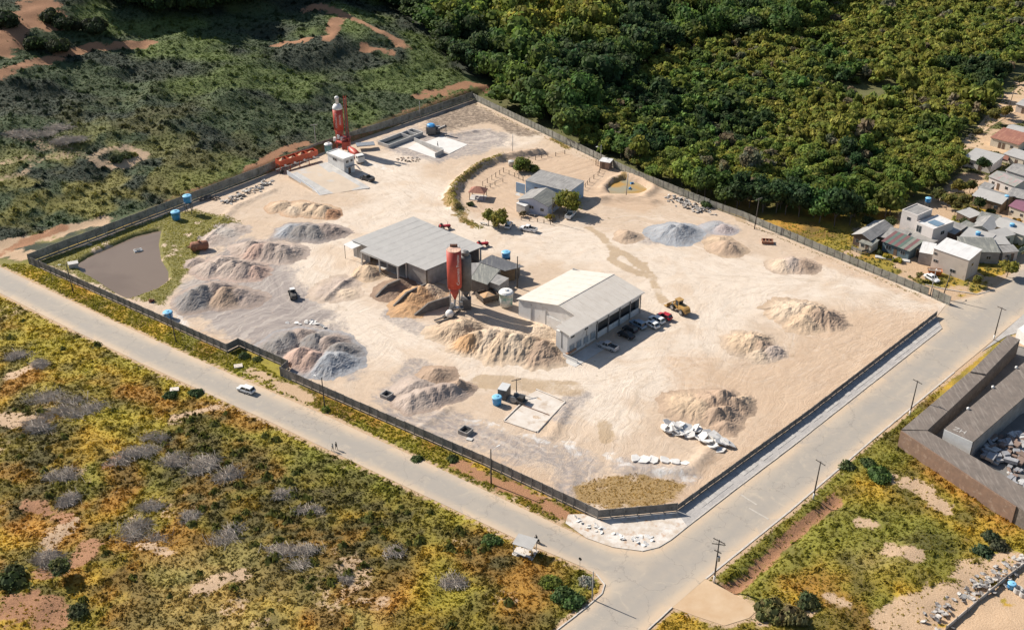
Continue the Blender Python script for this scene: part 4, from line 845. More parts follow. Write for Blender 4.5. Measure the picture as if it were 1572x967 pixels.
# ---------------------------------------------------------------- white warehouse
a, ang, Ln, W_ = rectpx((877,515), (988.5,448.7), (872.8,402.9), 6.0)
t = thing('warehouse', 'white sheet-roofed warehouse with glazed office front, parked cars alongside', 'warehouse', (a.x, a.y, 0), ang)
M_WALLW = pm('white painted wall', (0.70, 0.68, 0.65), (0.60, 0.58, 0.55), 0.35, 0.8, c3=(0.50, 0.47, 0.43), s3=0.5)
M_WALLG = pm('grey rendered wall', (0.42, 0.405, 0.39), (0.34, 0.33, 0.32), 0.4, 0.9)
er, el, zr, yr, u0, wl_ = 6.0, 4.6, 7.7, 9.4, 6.6, 22.6
MB().slab([(u0,0,er),(28.1,0,er),(28.1,yr,zr),(u0,yr,zr)], .1).build('roof_slope', R_WHITE, t)
MB().slab([(u0,yr-.02,zr-.012),(28.1,yr-.02,zr-.012),(28.1,wl_,el),(u0,wl_,el)], .1).build('roof_slope', R_WHITE, t)
for i in range(1, 8):
    x = u0+i*2.7; MB().slab([(x-.05,.02,er+.03),(x+.05,.02,er+.03),(x+.05,yr-.05,zr+.03),(x-.05,yr-.05,zr+.03)],.03).build('roof_seam', R_WHITE, t); MB().slab([(x-.05,yr+.05,zr+.02),(x+.05,yr+.05,zr+.02),(x+.05,wl_-.05,el+.03),(x-.05,wl_-.05,el+.03)],.03).build('roof_seam', R_WHITE, t)
MB().box(((u0+28.1)/2,yr,zr+.03),(21.4,.35,.06)).build('ridge_cap', R_WHITE, t)
MB().slab([(-.5,0,er+.003),(u0-.004,0,er+.003),(u0-.004,4.4,er+.8),(-.5,4.4,er+.8)], .1).build('office_roof', R_WHITE, t)
mb = MB(); x = u0+.35
mb.add([(x,.8,-.2),(x,wl_-.5,-.2),(x,wl_-.5,el-.15),(x,yr,zr-.2),(x,.8,er-.05),(x+.2,.8,-.2),(x+.2,wl_-.5,-.2),(x+.2,wl_-.5,el-.15),(x+.2,yr,zr-.2),(x+.2,.8,er-.05)],
       [(0,1,2,3,4),(9,8,7,6,5),(0,4,9,5),(1,6,7,2),(2,7,8,3),(3,8,9,4)]); mb.build('gable_wall', M_WALLW, t)
MB().box((17.5, wl_-.5, 2.1), (21, .2, 4.4)).build('side_wall', M_WALLG, t)
MB().box((27.6, 11.5, 2.6), (.2, 21, 5.4)).build('back_wall', M_WALLG, t)
for y in (13.4, 18.0): MB().box((x-.06, y, 2.3), (.16, .3, 4.8)).build('pilaster', M_WALLG, t)
win(t, Ln, W_, 'l', 9.0, 3.2, 1.0, .8, x, blind=M_GLASS)
MB().box((x-.12, 10.2, 1.9), (.12, 5.8, 3.2)).build('sliding_door', M_WHITEP, t)
# office block at the near end, two storeys
MB().box((3.2, 2.6, 2.9), (6.8, 3.4, 6.0)).build('office_wall', M_WALLW, t)
MB().box((-.22, 2.6, 3.9), (.06, .12, 4.2)).build('downpipe', M_BLACK, t)
MB().box((1.0, .72, 1.0), (3.4, .5, .5)).build('brick_step', pm('raw brick', (.42,.24,.15), (.33,.18,.11), 1.5, .9), t)
for i in range(4): win(t, Ln, W_, 'f', 1.4+i*2.6, 1.7, 1.8, 2.0, .85, blind=pm('pale reflective glass', (.30,.34,.37), (.22,.26,.29), .8, .12))
for i in range(2): win(t, Ln, W_, 'f', 1.6+i*5, 4.7, 1.3, .6, .85)
MB().box((17.2, 1.0, 4.9), (21.0, .2, 1.5)).build('front_wall', M_WALLW, t)
MB().box((8.7, 1.05, 2.0), (3.6, .2, 4.2)).build('front_wall', M_WALLW, t)
MB().box((19.2, 1.05, .75), (16.6, .2, 1.6)).build('dado_wall', M_WALLW, t)
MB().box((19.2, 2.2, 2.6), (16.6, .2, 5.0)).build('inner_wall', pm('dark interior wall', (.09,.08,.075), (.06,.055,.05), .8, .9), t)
for xx in (10.7, 15.0, 19.4, 23.6, 27.8): MB().box((xx, .75, 2.9), (.22, .22, 5.9)).build('column', M_STEEL, t)
MB().box((13.8, .0, er-.13), (29.0, .14, .2)).build('gutter', M_WHITEP, t)
MB().box((3.5, -1.6, .06), (12, 3.6, .14)).build('porch_floor', M_CONC, t)
pw = thing('low_wall', 'low whitewashed wall at the near end of the warehouse car park', 'wall', P(866,549), ang-R(90))
MB().box((1.8, 0, .45), (4.2, .25, .95)).build('wall', M_WALLW, pw); MB().box((1.8, 0, .96), (4.3, .33, .07)).build('coping', M_CONC, pw)
# ---------------------------------------------------------------- dark lean-to roofs behind the silo
t = thing('machine_shed', 'blackened low lean-to roofs between silo and warehouse', 'shed', P(745,440))
o = P(745,440)
def polyroof(mb, pts, z, th=.12):
    zz = z if isinstance(z, (list, tuple)) else [z]*len(pts)
    mb.slab([P(a_, b_, k) for (a_, b_), k in zip(pts, zz)], th); return mb
polyroof(MB(o), [(722,428),(738,404),(768,414),(748,437)], [3.6,4.1,4.1,3.6]).build('roof', R_MOSS, t)
polyroof(MB(o), [(700,427),(718,404),(738,403),(722,427)], [3.5,4.0,4.0,3.5]).build('roof', R_OLD, t)
polyroof(MB(o), [(735,402),(755,391),(805,409),(775,416)], [3.8,3.9,3.9,3.8]).build('roof', R_DARK, t)
mb = MB(o)
for a_, c_ in (((722,446),(748,455)), ((748,455),(770,432)), ((775,432),(796,428)), ((796,428),(798,422))):
    p, q = P(*a_), P(*c_); d = q-p; mb.box(((p.x+q.x)/2, (p.y+q.y)/2, 1.6), (d.length, .15, 3.4), math.atan2(d.y, d.x))
mb.build('wall', pm('dark sheet wall', (.16,.14,.12), (.10,.09,.08), .8, .9), t)
p = P(779,432); MB(o).box((p.x, p.y, 1.7), (4.0, .2, 3.2), R(15)).build('timber_wall', pm('ochre timber', (.26,.18,.10), (.18,.12,.07), 1, .9), t)
house('plant_room', 'small square grey block hut beside the green and white tank', (744,430), (766,438), (760,421), 3.6, 3.5, M_BLOCK, R_OLD, 'mono', .3, .1, [('d','f',.5)], cat='hut')
# feed box in front of the hut, holding tan sand
p = P(748,460); t = thing('feed_box', 'dark open feed box full of sand beside the block hut', 'hopper', p, R(30))
for c_, d in (((0,-2,1.3),(4.4,.15,1.2)),((0,2,1.3),(4.4,.15,1.2)),((-2.2,0,1.3),(.15,4.1,1.2)),((2.2,0,1.3),(.15,4.1,1.2))): MB().box(c_, d).build('side', pm('dark rusty steel', (.09,.08,.075), (.14,.10,.07), 1.2, .7, .3), t)
MB().add([(-2.1,-1.9,1.1),(2.1,-1.9,1.1),(2.1,1.9,1.3),(-2.1,1.9,1.1),(.2,.2,1.9),(0,0,.4)], [(0,1,4),(1,2,4),(2,3,4),(3,0,4),(0,3,5),(3,2,5),(2,1,5),(1,0,5)]).build('sand_load', pm('orange tan sand', TAN, ORANGE, 1, .95), t)
for x, y in ((-1.9,-1.8),(1.9,-1.8),(-1.9,1.8),(1.9,1.8)): MB().box((x,y,.3),(.2,.2,1.2)).build('leg', M_BLACK, t)
# ---------------------------------------------------------------- block bay walls
def bay_wall(label, p_out, p_in, h0, h1, th=.45):
    a_, c_ = P(*p_out), P(*p_in); d = c_-a_; t = thing('bay_wall', label, 'wall', a_, math.atan2(d.y, d.x)); Lb = d.length
    n = max(2, round(Lb/2.2))
    for i in range(n):
        x0, x1 = Lb*i/n, Lb*(i+1)/n-.03; z0 = h0+(h1-h0)*min(1, i/n*2.4); z1 = h0+(h1-h0)*min(1, (i+1)/n*2.4)
        MB().add([(x0,-th/2,-.2),(x1,-th/2,-.2),(x1,th/2,-.2),(x0,th/2,-.2),(x0,-th/2,z0),(x1,-th/2,z1),(x1,th/2,z1),(x0,th/2,z0)], [(0,3,2,1),(4,5,6,7),(0,1,5,4),(1,2,6,5),(2,3,7,6),(3,0,4,7)]).build('block_panel', pm('shade darkened block', (.17,.155,.14), (.12,.11,.10), .8, .95), t)  # blocks coloured dark all over to put shade on their faces
    return t
bay_wall('sloping block wall of the bay nearest the open shed front', (577,457), (615,441), .35, 2.4)
bay_wall('sloping block wall between dark soil and orange sand heaps', (604,471), (655,448), .35, 2.5)
bay_wall('sloping block wall between orange sand and the silo legs', (636,485), (691,468), .35, 2.5)
# ---------------------------------------------------------------- silos
M_RED = pm('faded red silo paint', (0.47, 0.065, 0.04), (0.40, 0.055, 0.035), 0.6, 0.5, c3=(0.50, 0.13, 0.08), s3=0.9)
M_PEACH = pm('dust-covered pale top', (0.66, 0.42, 0.31), (0.60, 0.38, 0.28), 0.8, 0.8)
M_DGREY = pm('dark grey steel', (0.17, 0.16, 0.155), (0.11, 0.105, 0.10), 0.8, 0.6, 0.2)
def lettering(text, parent, r, ang, zc, size, mat=None):
    cu = bpy.data.curves.new('txt', 'FONT'); cu.body = text; cu.size = size; cu.align_x = 'CENTER'; cu.align_y = 'CENTER'; cu.resolution_u = 2; cu.extrude = 0.01
    ob = bpy.data.objects.new('txt', cu); col.objects.link(ob); dg = bpy.context.evaluated_depsgraph_get()
    me = bpy.data.meshes.new_from_object(ob.evaluated_get(dg)); bpy.data.objects.remove(ob); bpy.data.curves.remove(cu)
    for v in me.vertices:
        x, y, z = v.co; aa = ang-y/r; rr = r+.025+z; v.co = (rr*math.cos(aa), rr*math.sin(aa), zc+x)
    me.materials.clear(); me.materials.append(mat or M_WHITEP); o_ = bpy.data.objects.new('lettering', me); col.objects.link(o_); o_.parent = parent; return o_
p = P(699,476); t = thing('cement_silo', 'tall red cement silo with white lettering and pale top, in the middle of the yard', 'silo', p)
body = MB().lathe([(1.78,6.6),(1.78,16.6)], 28).build('barrel', M_RED, t, False)
body.data.polygons.foreach_set('use_smooth', [abs(q_.normal.z) < .5 for q_ in body.data.polygons])
MB().lathe([(1.74,16.61),(1.75,16.66),(.3,16.72)], 28).build('roof_cap', M_PEACH, t)
MB().lathe([(.22,3.0),(.35,3.4),(1.70,6.595)], 24).build('cone', M_RED, t, True)
for i in range(4):
    a_ = R(45+90*i); MB().cyl((1.6*math.cos(a_),1.6*math.sin(a_),-.3),(1.6*math.cos(a_),1.6*math.sin(a_),7.0),.11,.11,8).build('leg', M_STEEL, t)
mb = MB()
for i in range(4):
    a_, b2 = R(45+90*i), R(135+90*i)
    mb.cyl((1.6*math.cos(a_),1.6*math.sin(a_),.4),(1.6*math.cos(b2),1.6*math.sin(b2),3.2),.05,.05,6).cyl((1.6*math.cos(a_),1.6*math.sin(a_),3.2),(1.6*math.cos(b2),1.6*math.sin(b2),3.2),.06,.06,6)
mb.build('brace', M_STEEL, t)
rail = MB()
for i in range(12):
    a_ = 2*math.pi*i/12; rail.cyl((1.55*math.cos(a_),1.55*math.sin(a_),16.6),(1.55*math.cos(a_),1.55*math.sin(a_),17.5),.025,.025,5)
    c2 = 2*math.pi*(i+1)/12; rail.cyl((1.55*math.cos(a_),1.55*math.sin(a_),17.5),(1.55*math.cos(c2),1.55*math.sin(c2),17.5),.03,.03,5)
rail.build('top_rail', M_STEEL, t)
MB().box((-.2,1.45,16.95),(1.5,.35,.7)).cyl((.7,1.35,16.7),(.7,1.35,17.4),.18,.18,10).build('dust_filter', pm('rusty brown steel', (.24,.13,.09), (.17,.10,.07), 1.5, .8), t)
lettering('Concreto Pronto', t, 1.78, R(-55), 11.8, 1.15)
mb = MB(); mb.cyl((0,0,3.0),(-.2,-.6,1.1),.28,.28,8).box((.4,-.8,1.2),(3.4,1.2,.25)).box((1.4,-.3,2.0),(1.0,.8,1.0)).box((-.8,-1.0,1.9),(.8,.7,1.2)).build('batch_valve', M_STEEL, t)
for s_ in (-1, 1): MB().box((-.8+s_*.9,-2.4,.35),(.25,4.2,.5), R(-35)).build('skid_beam', M_DGREY, t)
p2 = p+Vector((2.6,2.3,0)); t = thing('grey_silo', 'weathered grey silo standing behind the red one', 'silo', p2)
MB().lathe([(1.5,4.6),(1.5,13.8),(.3,14.3)], 22).build('barrel', M_DGREY, t, True)
MB().lathe([(.2,2.4),(1.48,4.595)], 18).build('cone', M_DGREY, t, True)
for i in range(4):
    a_ = R(45+90*i); MB().box((1.35*math.cos(a_),1.35*math.sin(a_),2.4),(.2,.2,5.2)).build('leg', M_STEEL, t)
MB().box((0,-1.2,1.4),(2.6,2.0,2.8)).build('control_box', M_DGREY, t); MB().lathe([(1.0,14.1),(1.0,14.9),(.5,15.2)],14).build('dust_filter', M_DGREY, t)
# conveyor skip by the silo foot
p = P(686,492); t = thing('mixer_skip', 'low steel mixer skip and chute at the silo foot', 'machine', p, R(35))
MB().box((0,0,.35),(5.6,.3,.3)).box((0,1.3,.35),(5.6,.3,.3)).build('frame', M_DGREY, t); MB().lathe([(.75,0),(1.0,.5),(1.0,1.2),(.6,1.7)],12,(1.2,.6,.4)).build('drum', M_WHITEP, t, True)
# back batching plant silo
p = P(523,232); t = thing('batching_silo', 'red and white batching silo with elevator mast by the hillside wall', 'silo', p)
o_ = MB().lathe([(1.62,7.6),(1.62,14.6)], 26).build('barrel', M_RED, t); o_.data.polygons.foreach_set('use_smooth', [abs(q_.normal.z) < .5 for q_ in o_.data.polygons])
MB().lathe([(1.64,14.5),(1.64,15.0),(1.2,15.9),(.5,16.2)], 26).build('white_dome', M_WHITEP, t, True)
MB().lathe([(.55,16.1),(.55,17.8),(.7,17.85),(.7,18.4),(.3,18.7)], 14).build('vent_stack', M_WHITEP, t, True)
MB().lathe([(.25,4.2),(1.6,7.595)], 22).build('cone', M_RED, t, True)
for i in range(4):
    a_ = R(45+90*i); MB().box((1.5*math.cos(a_),1.5*math.sin(a_),3.8),(.2,.2,8)).build('leg', M_RED, t)
mast = MB()
for x, y in ((2.1,.2),(2.9,.2),(2.1,1.0),(2.9,1.0)): mast.box((x,y,9.3),(.12,.12,18.6))
for k in range(12): mast.cyl((2.1,.2,.6+k*1.5),(2.9,.2,2.1+k*1.5),.04,.04,5).cyl((2.9,1.0,.6+k*1.5),(2.1,1.0,2.1+k*1.5),.04,.04,5)
mast.build('elevator_mast', M_RED, t); MB().box((2.5,.6,9.6),(.5,.5,16)).build('elevator_leg', pm('brown grey steel', (.22,.17,.15), (.16,.13,.12), 1, .7), t)
lettering('CONCRETO', t, 1.62, R(-108), 11.0, .9); lettering('PRONTO', t, 1.62, R(-60), 11.2, .8)
MB().box((2.2,-.4,4.8),(2.8,2.2,.25)).box((.2,-.6,3.4),(3.2,2.6,.2)).build('platform', M_RED, t)
for x, z in ((-1.4,5.2),(-.2,6.0),(.9,5.4)): MB().cyl((x,-1.2,z-1.2),(x,-1.2,z),.5,.5,10).build('cyclone', M_WHITEP, t)
MB().box((2.2,-1.2,2.6),(2.6,2.4,2.6)).build('mixer_housing', M_RED, t); MB().box((3.2,-2.0,3.2),(.2,.2,4.4)).box((1.2,-2.2,3.2),(.2,.2,4.4)).build('gantry_post', M_RED, t)
MB().box((8.0,2.0,1.6),(6.0,3.2,.3), R(14)).build('walkway', M_STEEL, t)
# ramp and red feed hopper
o = P(441,264); t = thing('loading_ramp', 'sand-covered concrete ramp leading up to the red feed hopper', 'ramp', o)
TL, TR, BR, BL = P(442,265,2.0), P(500,249,2.0), P(566,289,.06), P(492,300,.06)
lo = [Vector((q_.x,q_.y,-.3)) for q_ in (TL,TR,BR,BL)]
MB(o).add([*lo,TL,TR,BR,BL], [(0,1,2,3),(4,7,6,5),(0,4,5,1),(1,5,6,2),(2,6,7,3),(3,7,4,0)]).build('ramp_body', pm('sand covered ramp', (.58,.47,.36), (.52,.42,.32), .25, .95, c3=(.50,.48,.46), s3=.18), t)
def upw(q0, q1, h0, h1, th, name, mat):
    q0, q1 = Vector(q0), Vector(q1); d = (q1-q0); n = Vector((-d.y, d.x, 0)).normalized()*th/2
    vs = [q0-n-Vector((0,0,.6)), q1-n-Vector((0,0,.3)), q1+n-Vector((0,0,.3)), q0+n-Vector((0,0,.6)), q0-n+Vector((0,0,h0)), q1-n+Vector((0,0,h1)), q1+n+Vector((0,0,h1)), q0+n+Vector((0,0,h0))]
    return MB(o).add(vs, [(0,3,2,1),(4,5,6,7),(0,1,5,4),(1,2,6,5),(2,3,7,6),(3,0,4,7)]).build(name, mat, t)
MB(o).slab([P(489,252.5,2.03), P(500,249.5,2.03), P(566,289,.10), P(541,292,.10)], .05).build('concrete_edge', M_CONC, t); MB(o).slab([P(446,267,1.95), P(456,264,1.98), P(512,297,.10), P(494,299,.10)], .05).build('concrete_edge', M_CONC, t)
M_SHEETW = pm('pale blue-white sheet', (.62,.66,.70), (.52,.56,.60), .5, .6)
upw(P(441,266,1.8), P(484,294,.2), .9, .9, .12, 'side_board', M_SHEETW); upw(P(484,294,.2), P(491,300,0), .9, .1, .12, 'side_board', M_SHEETW)
upw(P(502,250,2), P(566,289,.1), .08, .05, .9, 'edge_beam', M_CONC)
a_, c_ = P(431,262,1.0), P(489,245,1.0); d = c_-a_; t = thing('feed_hopper', 'long red aggregate feed hopper filled with sand, behind the ramp', 'hopper', (a_.x,a_.y,0), math.atan2(d.y,d.x)); Lh = d.length
M_HOP = pm('orange red steel', (.48,.085,.035), (.40,.07,.03), .8, .5)
for y, nm in ((0,1),(2.8,1)): MB().box((Lh/2,y,3.4),(Lh,.12,1.5)).build('side_plate', M_HOP, t)
for k in range(5): MB().box((Lh*k/4,1.4,3.4),(.12,2.7,1.45)).build('divider', M_HOP, t)
for k in range(4):
    xc = Lh*(k+.5)/4; hw = Lh/8-.1
    MB().add([(xc-hw,.1,2.65),(xc+hw,.1,2.65),(xc+hw,2.7,2.65),(xc-hw,2.7,2.65),(xc-.4,1.0,1.5),(xc+.4,1.0,1.5),(xc+.4,1.8,1.5),(xc-.4,1.8,1.5)],[(0,4,5,1),(1,5,6,2),(2,6,7,3),(3,7,4,0),(4,7,6,5)]).build('bin_cone', M_HOP, t)
    MB().add([(xc-hw,.1,3.0),(xc+hw,.1,3.1),(xc+hw,2.7,3.2),(xc-hw,2.7,3.0),(xc,1.4,4.5-.4*(k%2)),(xc,1.4,2.0)],[(0,1,4),(1,2,4),(2,3,4),(3,0,4),(0,3,5),(3,2,5),(2,1,5),(1,0,5)]).build('sand_load', MC['orange tan sand'], t)
    for y in (.2,2.6): MB().box((Lh*k/4+.1,y,1.3),(.16,.16,2.8)).build('leg', M_HOP, t)
    MB().add([(xc-.5,-.07,2.4),(xc+.1,-.07,1.9),(xc+.6,-.07,2.3),(xc,-.07,2.7)],[(0,1,2,3)]).build('painted_arrow', M_WHITEP, t)
MB().cyl((.2,-.4,.7),(.2,-.1,.7),.65,.65,14).build('wheel', M_BLACK, t)
MB().box((Lh/2,1.4,1.1),(Lh+2,1.0,.2)).build('belt_conveyor', M_DGREY, t)
# control cabin
t, Lc, Wc = house('control_cabin', 'white two-level control cabin with flat roof beside the ramp', (500.7,234), (527,244.5), (518.5,228), 5.6, 5.45, M_WHITEP, M_SLABC, 'flat', over=.25, cat='cabin',
   feats=[('w','f',.45,4.2,2.0,.8),('w','r',.35,4.2,1.1,.9),('w','r',.72,4.2,.9,.9),('d','r',.5)])
MB().box((Lc+.5, Wc*.5, 2.7),(.9, Wc*.8,.12)).build('landing', M_STEEL, t)
for k in range(6): MB().box((Lc+.5, Wc*.9+.3+k*.3, 2.5-k*.4),(.9,.3,.06)).build('stair_tread', M_STEEL, t)
# water tanks -----------------------------------------------------
M_BLUE = pm('blue plastic tank', (.06,.30,.62), (.05,.26,.56), 1, .4); M_LBLUE = pm('pale blue lid', (.22,.50,.70), (.18,.44,.64), 1, .45); M_TEAL = pm('faded teal tank', (.16,.33,.36), (.12,.27,.30), .8, .5)
def tank(label, base, r, h, z0=0.0, stand=0, m1=None, m2=None, frame=None):
    b_ = P(*base); t = thing('water_tank', label, 'tank', b_)
    if stand:
        for i in range(4):
            a_ = R(45+90*i); MB().box((stand*math.cos(a_),stand*math.sin(a_),z0/2-.1),(.16,.16,z0+.2)).build('leg', M_DGREY, t)
        MB().box((0,0,z0-.05),(stand*1.9,stand*1.9,.15)).build('platform', M_DGREY, t)
        mb = MB()
        for i in range(4):
            a_, c_ = R(45+90*i), R(135+90*i); mb.cyl((stand*math.cos(a_),stand*math.sin(a_),.3),(stand*math.cos(c_),stand*math.sin(c_),z0-.3),.05,.05,5)
        mb.build('brace', M_DGREY, t)
    MB().lathe([(r*.86,z0),(r*.96,z0+h*.5),(r,z0+h*.9),(r*1.06,z0+h*.9),(r*1.06,z0+h*.95)], 20).build('barrel', m1 or M_BLUE, t, True)
    ld = MB().lathe([(r*1.06,z0+h*.955),(r*.9,z0+h*1.04),(r*.3,z0+h*1.1)], 20).build('lid', m2 or M_LBLUE, t)
    MB().lathe([(r*.28,z0+h*1.1),(r*.28,z0+h*1.16)], 10).build('hatch', m2 or M_LBLUE, ld)
    MB().cyl((r*.9,-r*.5,z0+.1),(r*.9,-r*.5,z0+h*.9),.04,.04,5).build('pipe', M_WHITEP, t)
    return t
tank('blue tank raised on a dark steel stand by the hillside wall', (291,327), 1.25, 2.1, 3.4, 1.2)
tank('plain blue tank on the grass between pond and raised tank', (271,337), 1.3, 2.5)
tank('bright blue tank by the dark street wall below the grey heap', (259,489), 1.15, 1.9)
tank('bright blue tank beside the roofed machine and concrete pad', (763,620), 1.05, 1.9)
tank('bright blue tank on the dark roof by the timber pole', (777,412), 1.15, 1.7, 3.2, 1.2)
tank('pale topped teal tank behind the white control cabin', (505,236), 1.3, 3.2, .2, 0, M_TEAL, M_WHITEP)
M_GREENT = pm('stained green white fibreglass', (.17,.38,.32), (.62,.62,.58), .55, .5, lo=.40, hi=.56)
tank('big round white tank with a green stained belly, beside the warehouse', (777,470), 1.75, 3.9, .3, 0, M_GREENT, M_WHITEP)
# concrete basins ---------------------------------------------------
a_, ang, Lb, Wb = rectpx((597,223),(649,203),(640,199), 1.2)
t = thing('settling_basin', 'long open grey concrete settling basins near the far corner', 'basin', (a_.x,a_.y,0), ang); Wb = 5.2
for c_, d in (((Lb/2,0,.6),(Lb,.25,1.4)),((Lb/2,Wb,.6),(Lb,.25,1.4)),((0,Wb/2,.6),(.25,Wb-.25,1.4)),((Lb,Wb/2,.6),(.25,Wb-.25,1.4)),((Lb*.66,Wb/2,.6),(.25,Wb-.25,1.38)),((Lb*.85,Wb/2,.6),(.22,Wb-.25,1.36))): MB().box(c_, d).build('basin_wall', M_CONC, t)
MB().box((Lb/2,Wb/2,.1),(Lb-.3,Wb-.3,.1)).build('sludge', pm('dark sludge', (.10,.11,.105), (.07,.075,.07), .5, .3), t)
t = thing('concrete_apron', 'clean concrete wash slab with L-shaped dividing wall', 'slab', P(650,230)); o = P(650,230)
def pslab(pts, z, name, mat, t, o, th=.15): return MB(o).slab([P(a_, b_, z) for a_, b_ in pts], th).build(name, mat, t)
pslab([(626,228),(640,219),(676,238),(668,243)], .14, 'slab_bay', pm('new pale concrete', (.64,.62,.59), (.56,.54,.51), .4, .9), t, o); pslab([(650,219),(678,209),(718,222),(690,236)], .15, 'slab_bay', pm('new pale concrete', (.64,.62,.59), (.56,.54,.51), .4, .9), t, o); pslab([(608,226),(632,216),(640,219),(626,228)], .10, 'slab_bay', M_SLABC, t, o)
for q0, q1 in (((636,218),(681,236)), ((681,236),(668,242))):
    c0, c1 = P(*q0), P(*q1); n = max(1, round((c1-c0).length/2.2)); an = math.atan2((c1-c0).y, (c1-c0).x)
    for i in range(n):
        c_ = c0.lerp(c1, (i+.5)/n); MB(o).box((c_.x,c_.y,.75),((c1-c0).length/n-.04,.22,1.5),an).build('wall_panel', M_CONC, t)
p = P(662,206); t = thing('recycling_machine', 'blue-topped concrete recycling machine with inclined screw', 'machine', p)
MB().box((0,0,1.6),(3.2,2.6,2.4)).build('body', M_DGREY, t); MB().lathe([(1.3,2.8),(1.4,3.4),(.9,3.7)],14).build('hopper_cover', M_BLUE, t)
MB().cyl((1,.2,1.0),(5.2,-1.4,3.4),.5,.5,10).build('screw_tube', M_DGREY, t); MB().cyl((5.2,-1.4,0),(5.2,-1.4,3.3),.1,.1,6).build('leg', M_STEEL, t); MB().box((2.0,1.6,1.2),(2,1,2.2)).build('motor_box', M_STEEL, t)
# concrete pad with roofed machine near the front
t = thing('concrete_pad', 'square pale concrete pad with raised rim near the street wall', 'slab', P(825,635)); o = P(825,635)
pslab([(774,645),(803,623),(868,608),(800,590)][:0] or [(773,647),(812,613),(868,618),(826,664)], .12, 'pad', M_SLABC, t, o); 
pslab([(800,612),(826,598),(866,617),(838,618)], .10, 'pad', M_SLABC, t, o)
for q0, q1 in (((773,647),(824,664)),((824,664),(868,617)),((868,617),(822,598)),((773,647),(800,620))):
    c0, c1 = P(*q0), P(*q1); d = c1-c0; MB(o).box((*(c0.lerp(c1,.5))[:2],.14),(d.length-.3,.28,.3),math.atan2(d.y,d.x)).build('rim', M_SLABC, t)
c0, c1 = P(803,623), P(843,638); MB(o).cyl((c0.x,c0.y,.22),(c1.x,c1.y,.22),.09,.09,6).build('rusty_pipe', MC['rusty brown steel'], t)
house('pump_house', 'small dark cabin with a flat pale grey roof beside the blue tank', (763.5,597), (777,600), (771,587), 2.5, 2.4, M_DGREY, pm('pale sheet top', (.55,.55,.54), (.48,.48,.47), .5, .6), 'mono', .1, .05, cat='cabin')
p = P(797,617); t = thing('crusher', 'dark small crusher machine with wheel frame on the concrete pad', 'machine', p, R(-25))
MB().box((0,0,.5),(3.4,1.8,.3)).build('frame', M_DGREY, t); MB().box((.5,0,1.1),(1.3,1.4,1.0)).build('body', M_BLACK, t); MB().add([(-.1,-.8,1.7),(1.3,-.8,1.7),(1.3,.8,1.7),(-.1,.8,1.7),(.2,-.4,1.2),(1.0,-.4,1.2),(1.0,.4,1.2),(.2,.4,1.2)],[(0,4,5,1),(1,5,6,2),(2,6,7,3),(3,7,4,0)]).build('hopper', M_STEEL, t)
for y in (-1,1): MB().cyl((-1.0,y*.8,.9),(-1.0,y*1.0,.9),.75,.75,14).build('flywheel', M_STEEL, t)
# square pits
def pit(label, base, s, rz, lid=None):
    t = thing('concrete_pit', label, 'pit', P(*base), rz)
    for c_, d in (((0,-s/2,.35),(s,.2,1.1)),((0,s/2,.35),(s,.2,1.1)),((-s/2,0,.35),(.2,s-.2,1.1)),((s/2,0,.35),(.2,s-.2,1.1))): MB().box(c_, d).build('rim', M_BLOCK, t)
    MB().box((0,0,.25),(s-.2,s-.2,.05)).build('pit_bottom', M_BLACK, t)
    if lid: MB().box((lid[0],lid[1],.22),(1.3,.9,.12),.2).build('lid', M_CONC, t)
pit('square concrete pit with its lid beside it near the street wall', (715,664), 2.2, R(-35), (2.2,-1.6)); pit('dark rusty open box pit beside the long ridged heap', (594,609), 2.0, R(-35))
# pond fittings
p = P(212,385,-.7); t = thing('aerator_raft', 'white twin float raft on the brown pond', 'raft', p, R(30))
for y in (-.5,.5): MB().cyl((-1.1,y,.12),(1.1,y,.12),.28,.28,10).build('float', M_WHITEP, t)
MB().box((0,0,.4),(1.0,1.4,.12)).build('deck', M_DGREY, t)
p = P(113,409); t = thing('pump_box', 'small grey concrete box at the pond edge near the wall', 'box', p, R(25)); MB().box((0,0,.3),(2.4,1.8,1.5)).build('box', M_CONC, t); MB().box((0,0,1.08),(2.6,2.0,.12)).build('lid', M_CONC, t)
for lab, px, rz in (('blue drum float on the muddy pond, nearer the far bank', (970,282), .4), ('blue and white drum float on the muddy pond, beside the pole', (967,290), 1.2)):
    t = thing('drum_float', lab, 'float', P(*px,-.5), rz); MB().cyl((-.5,0,.1),(.5,0,.1),.35,.35,12).build('drum', M_BLUE, t, False); MB().cyl((-.1,0,.1),(.1,0,.1),.37,.37,12).build('band', M_BLACK, t)
# rusty boiler
p = P(307,384); t = thing('boiler_tank', 'rust-red horizontal boiler tank lying on the grass', 'tank', p, R(18)); M_RUST = pm('rust', (.30,.13,.07), (.20,.08,.05), 1.0, .85, c3=(.42,.24,.15), s3=1.5)
MB().loft([[Vector((x, r_*math.cos(2*math.pi*i/16), 1.35+r_*math.sin(2*math.pi*i/16))) for i in range(16)] for x, r_ in ((-2.5,.4),(-2.3,1.0),(-1.9,1.25),(1.9,1.25),(2.3,1.0),(2.5,.4))]).build('barrel', M_RUST, t, True)
for x in (-1.3,1.3): MB().box((x,0,.2),(.35,1.9,.7)).build('cradle', M_RUST, t)
MB().cyl((0,0,2.5),(0,0,2.95),.35,.35,10).build('manhole', M_RUST, t); MB().cyl((-2.4,0,1.3),(-3.1,0,1.3),.25,.25,8).build('outlet', M_RUST, t)
p = P(233,464); t = thing('pump', 'small rusty pump on a base in the grass by the pond', 'pump', p, .5); MB().box((0,0,.1),(1.5,.8,.2)).build('base', M_DGREY, t); MB().lathe([(.35,.2),(.4,.6),(.2,1.0)],10,(-.3,0,0)).build('casing', M_RUST, t); MB().cyl((.0,0,.5),(.7,0,.5),.28,.28,10).build('motor', M_RUST, t)
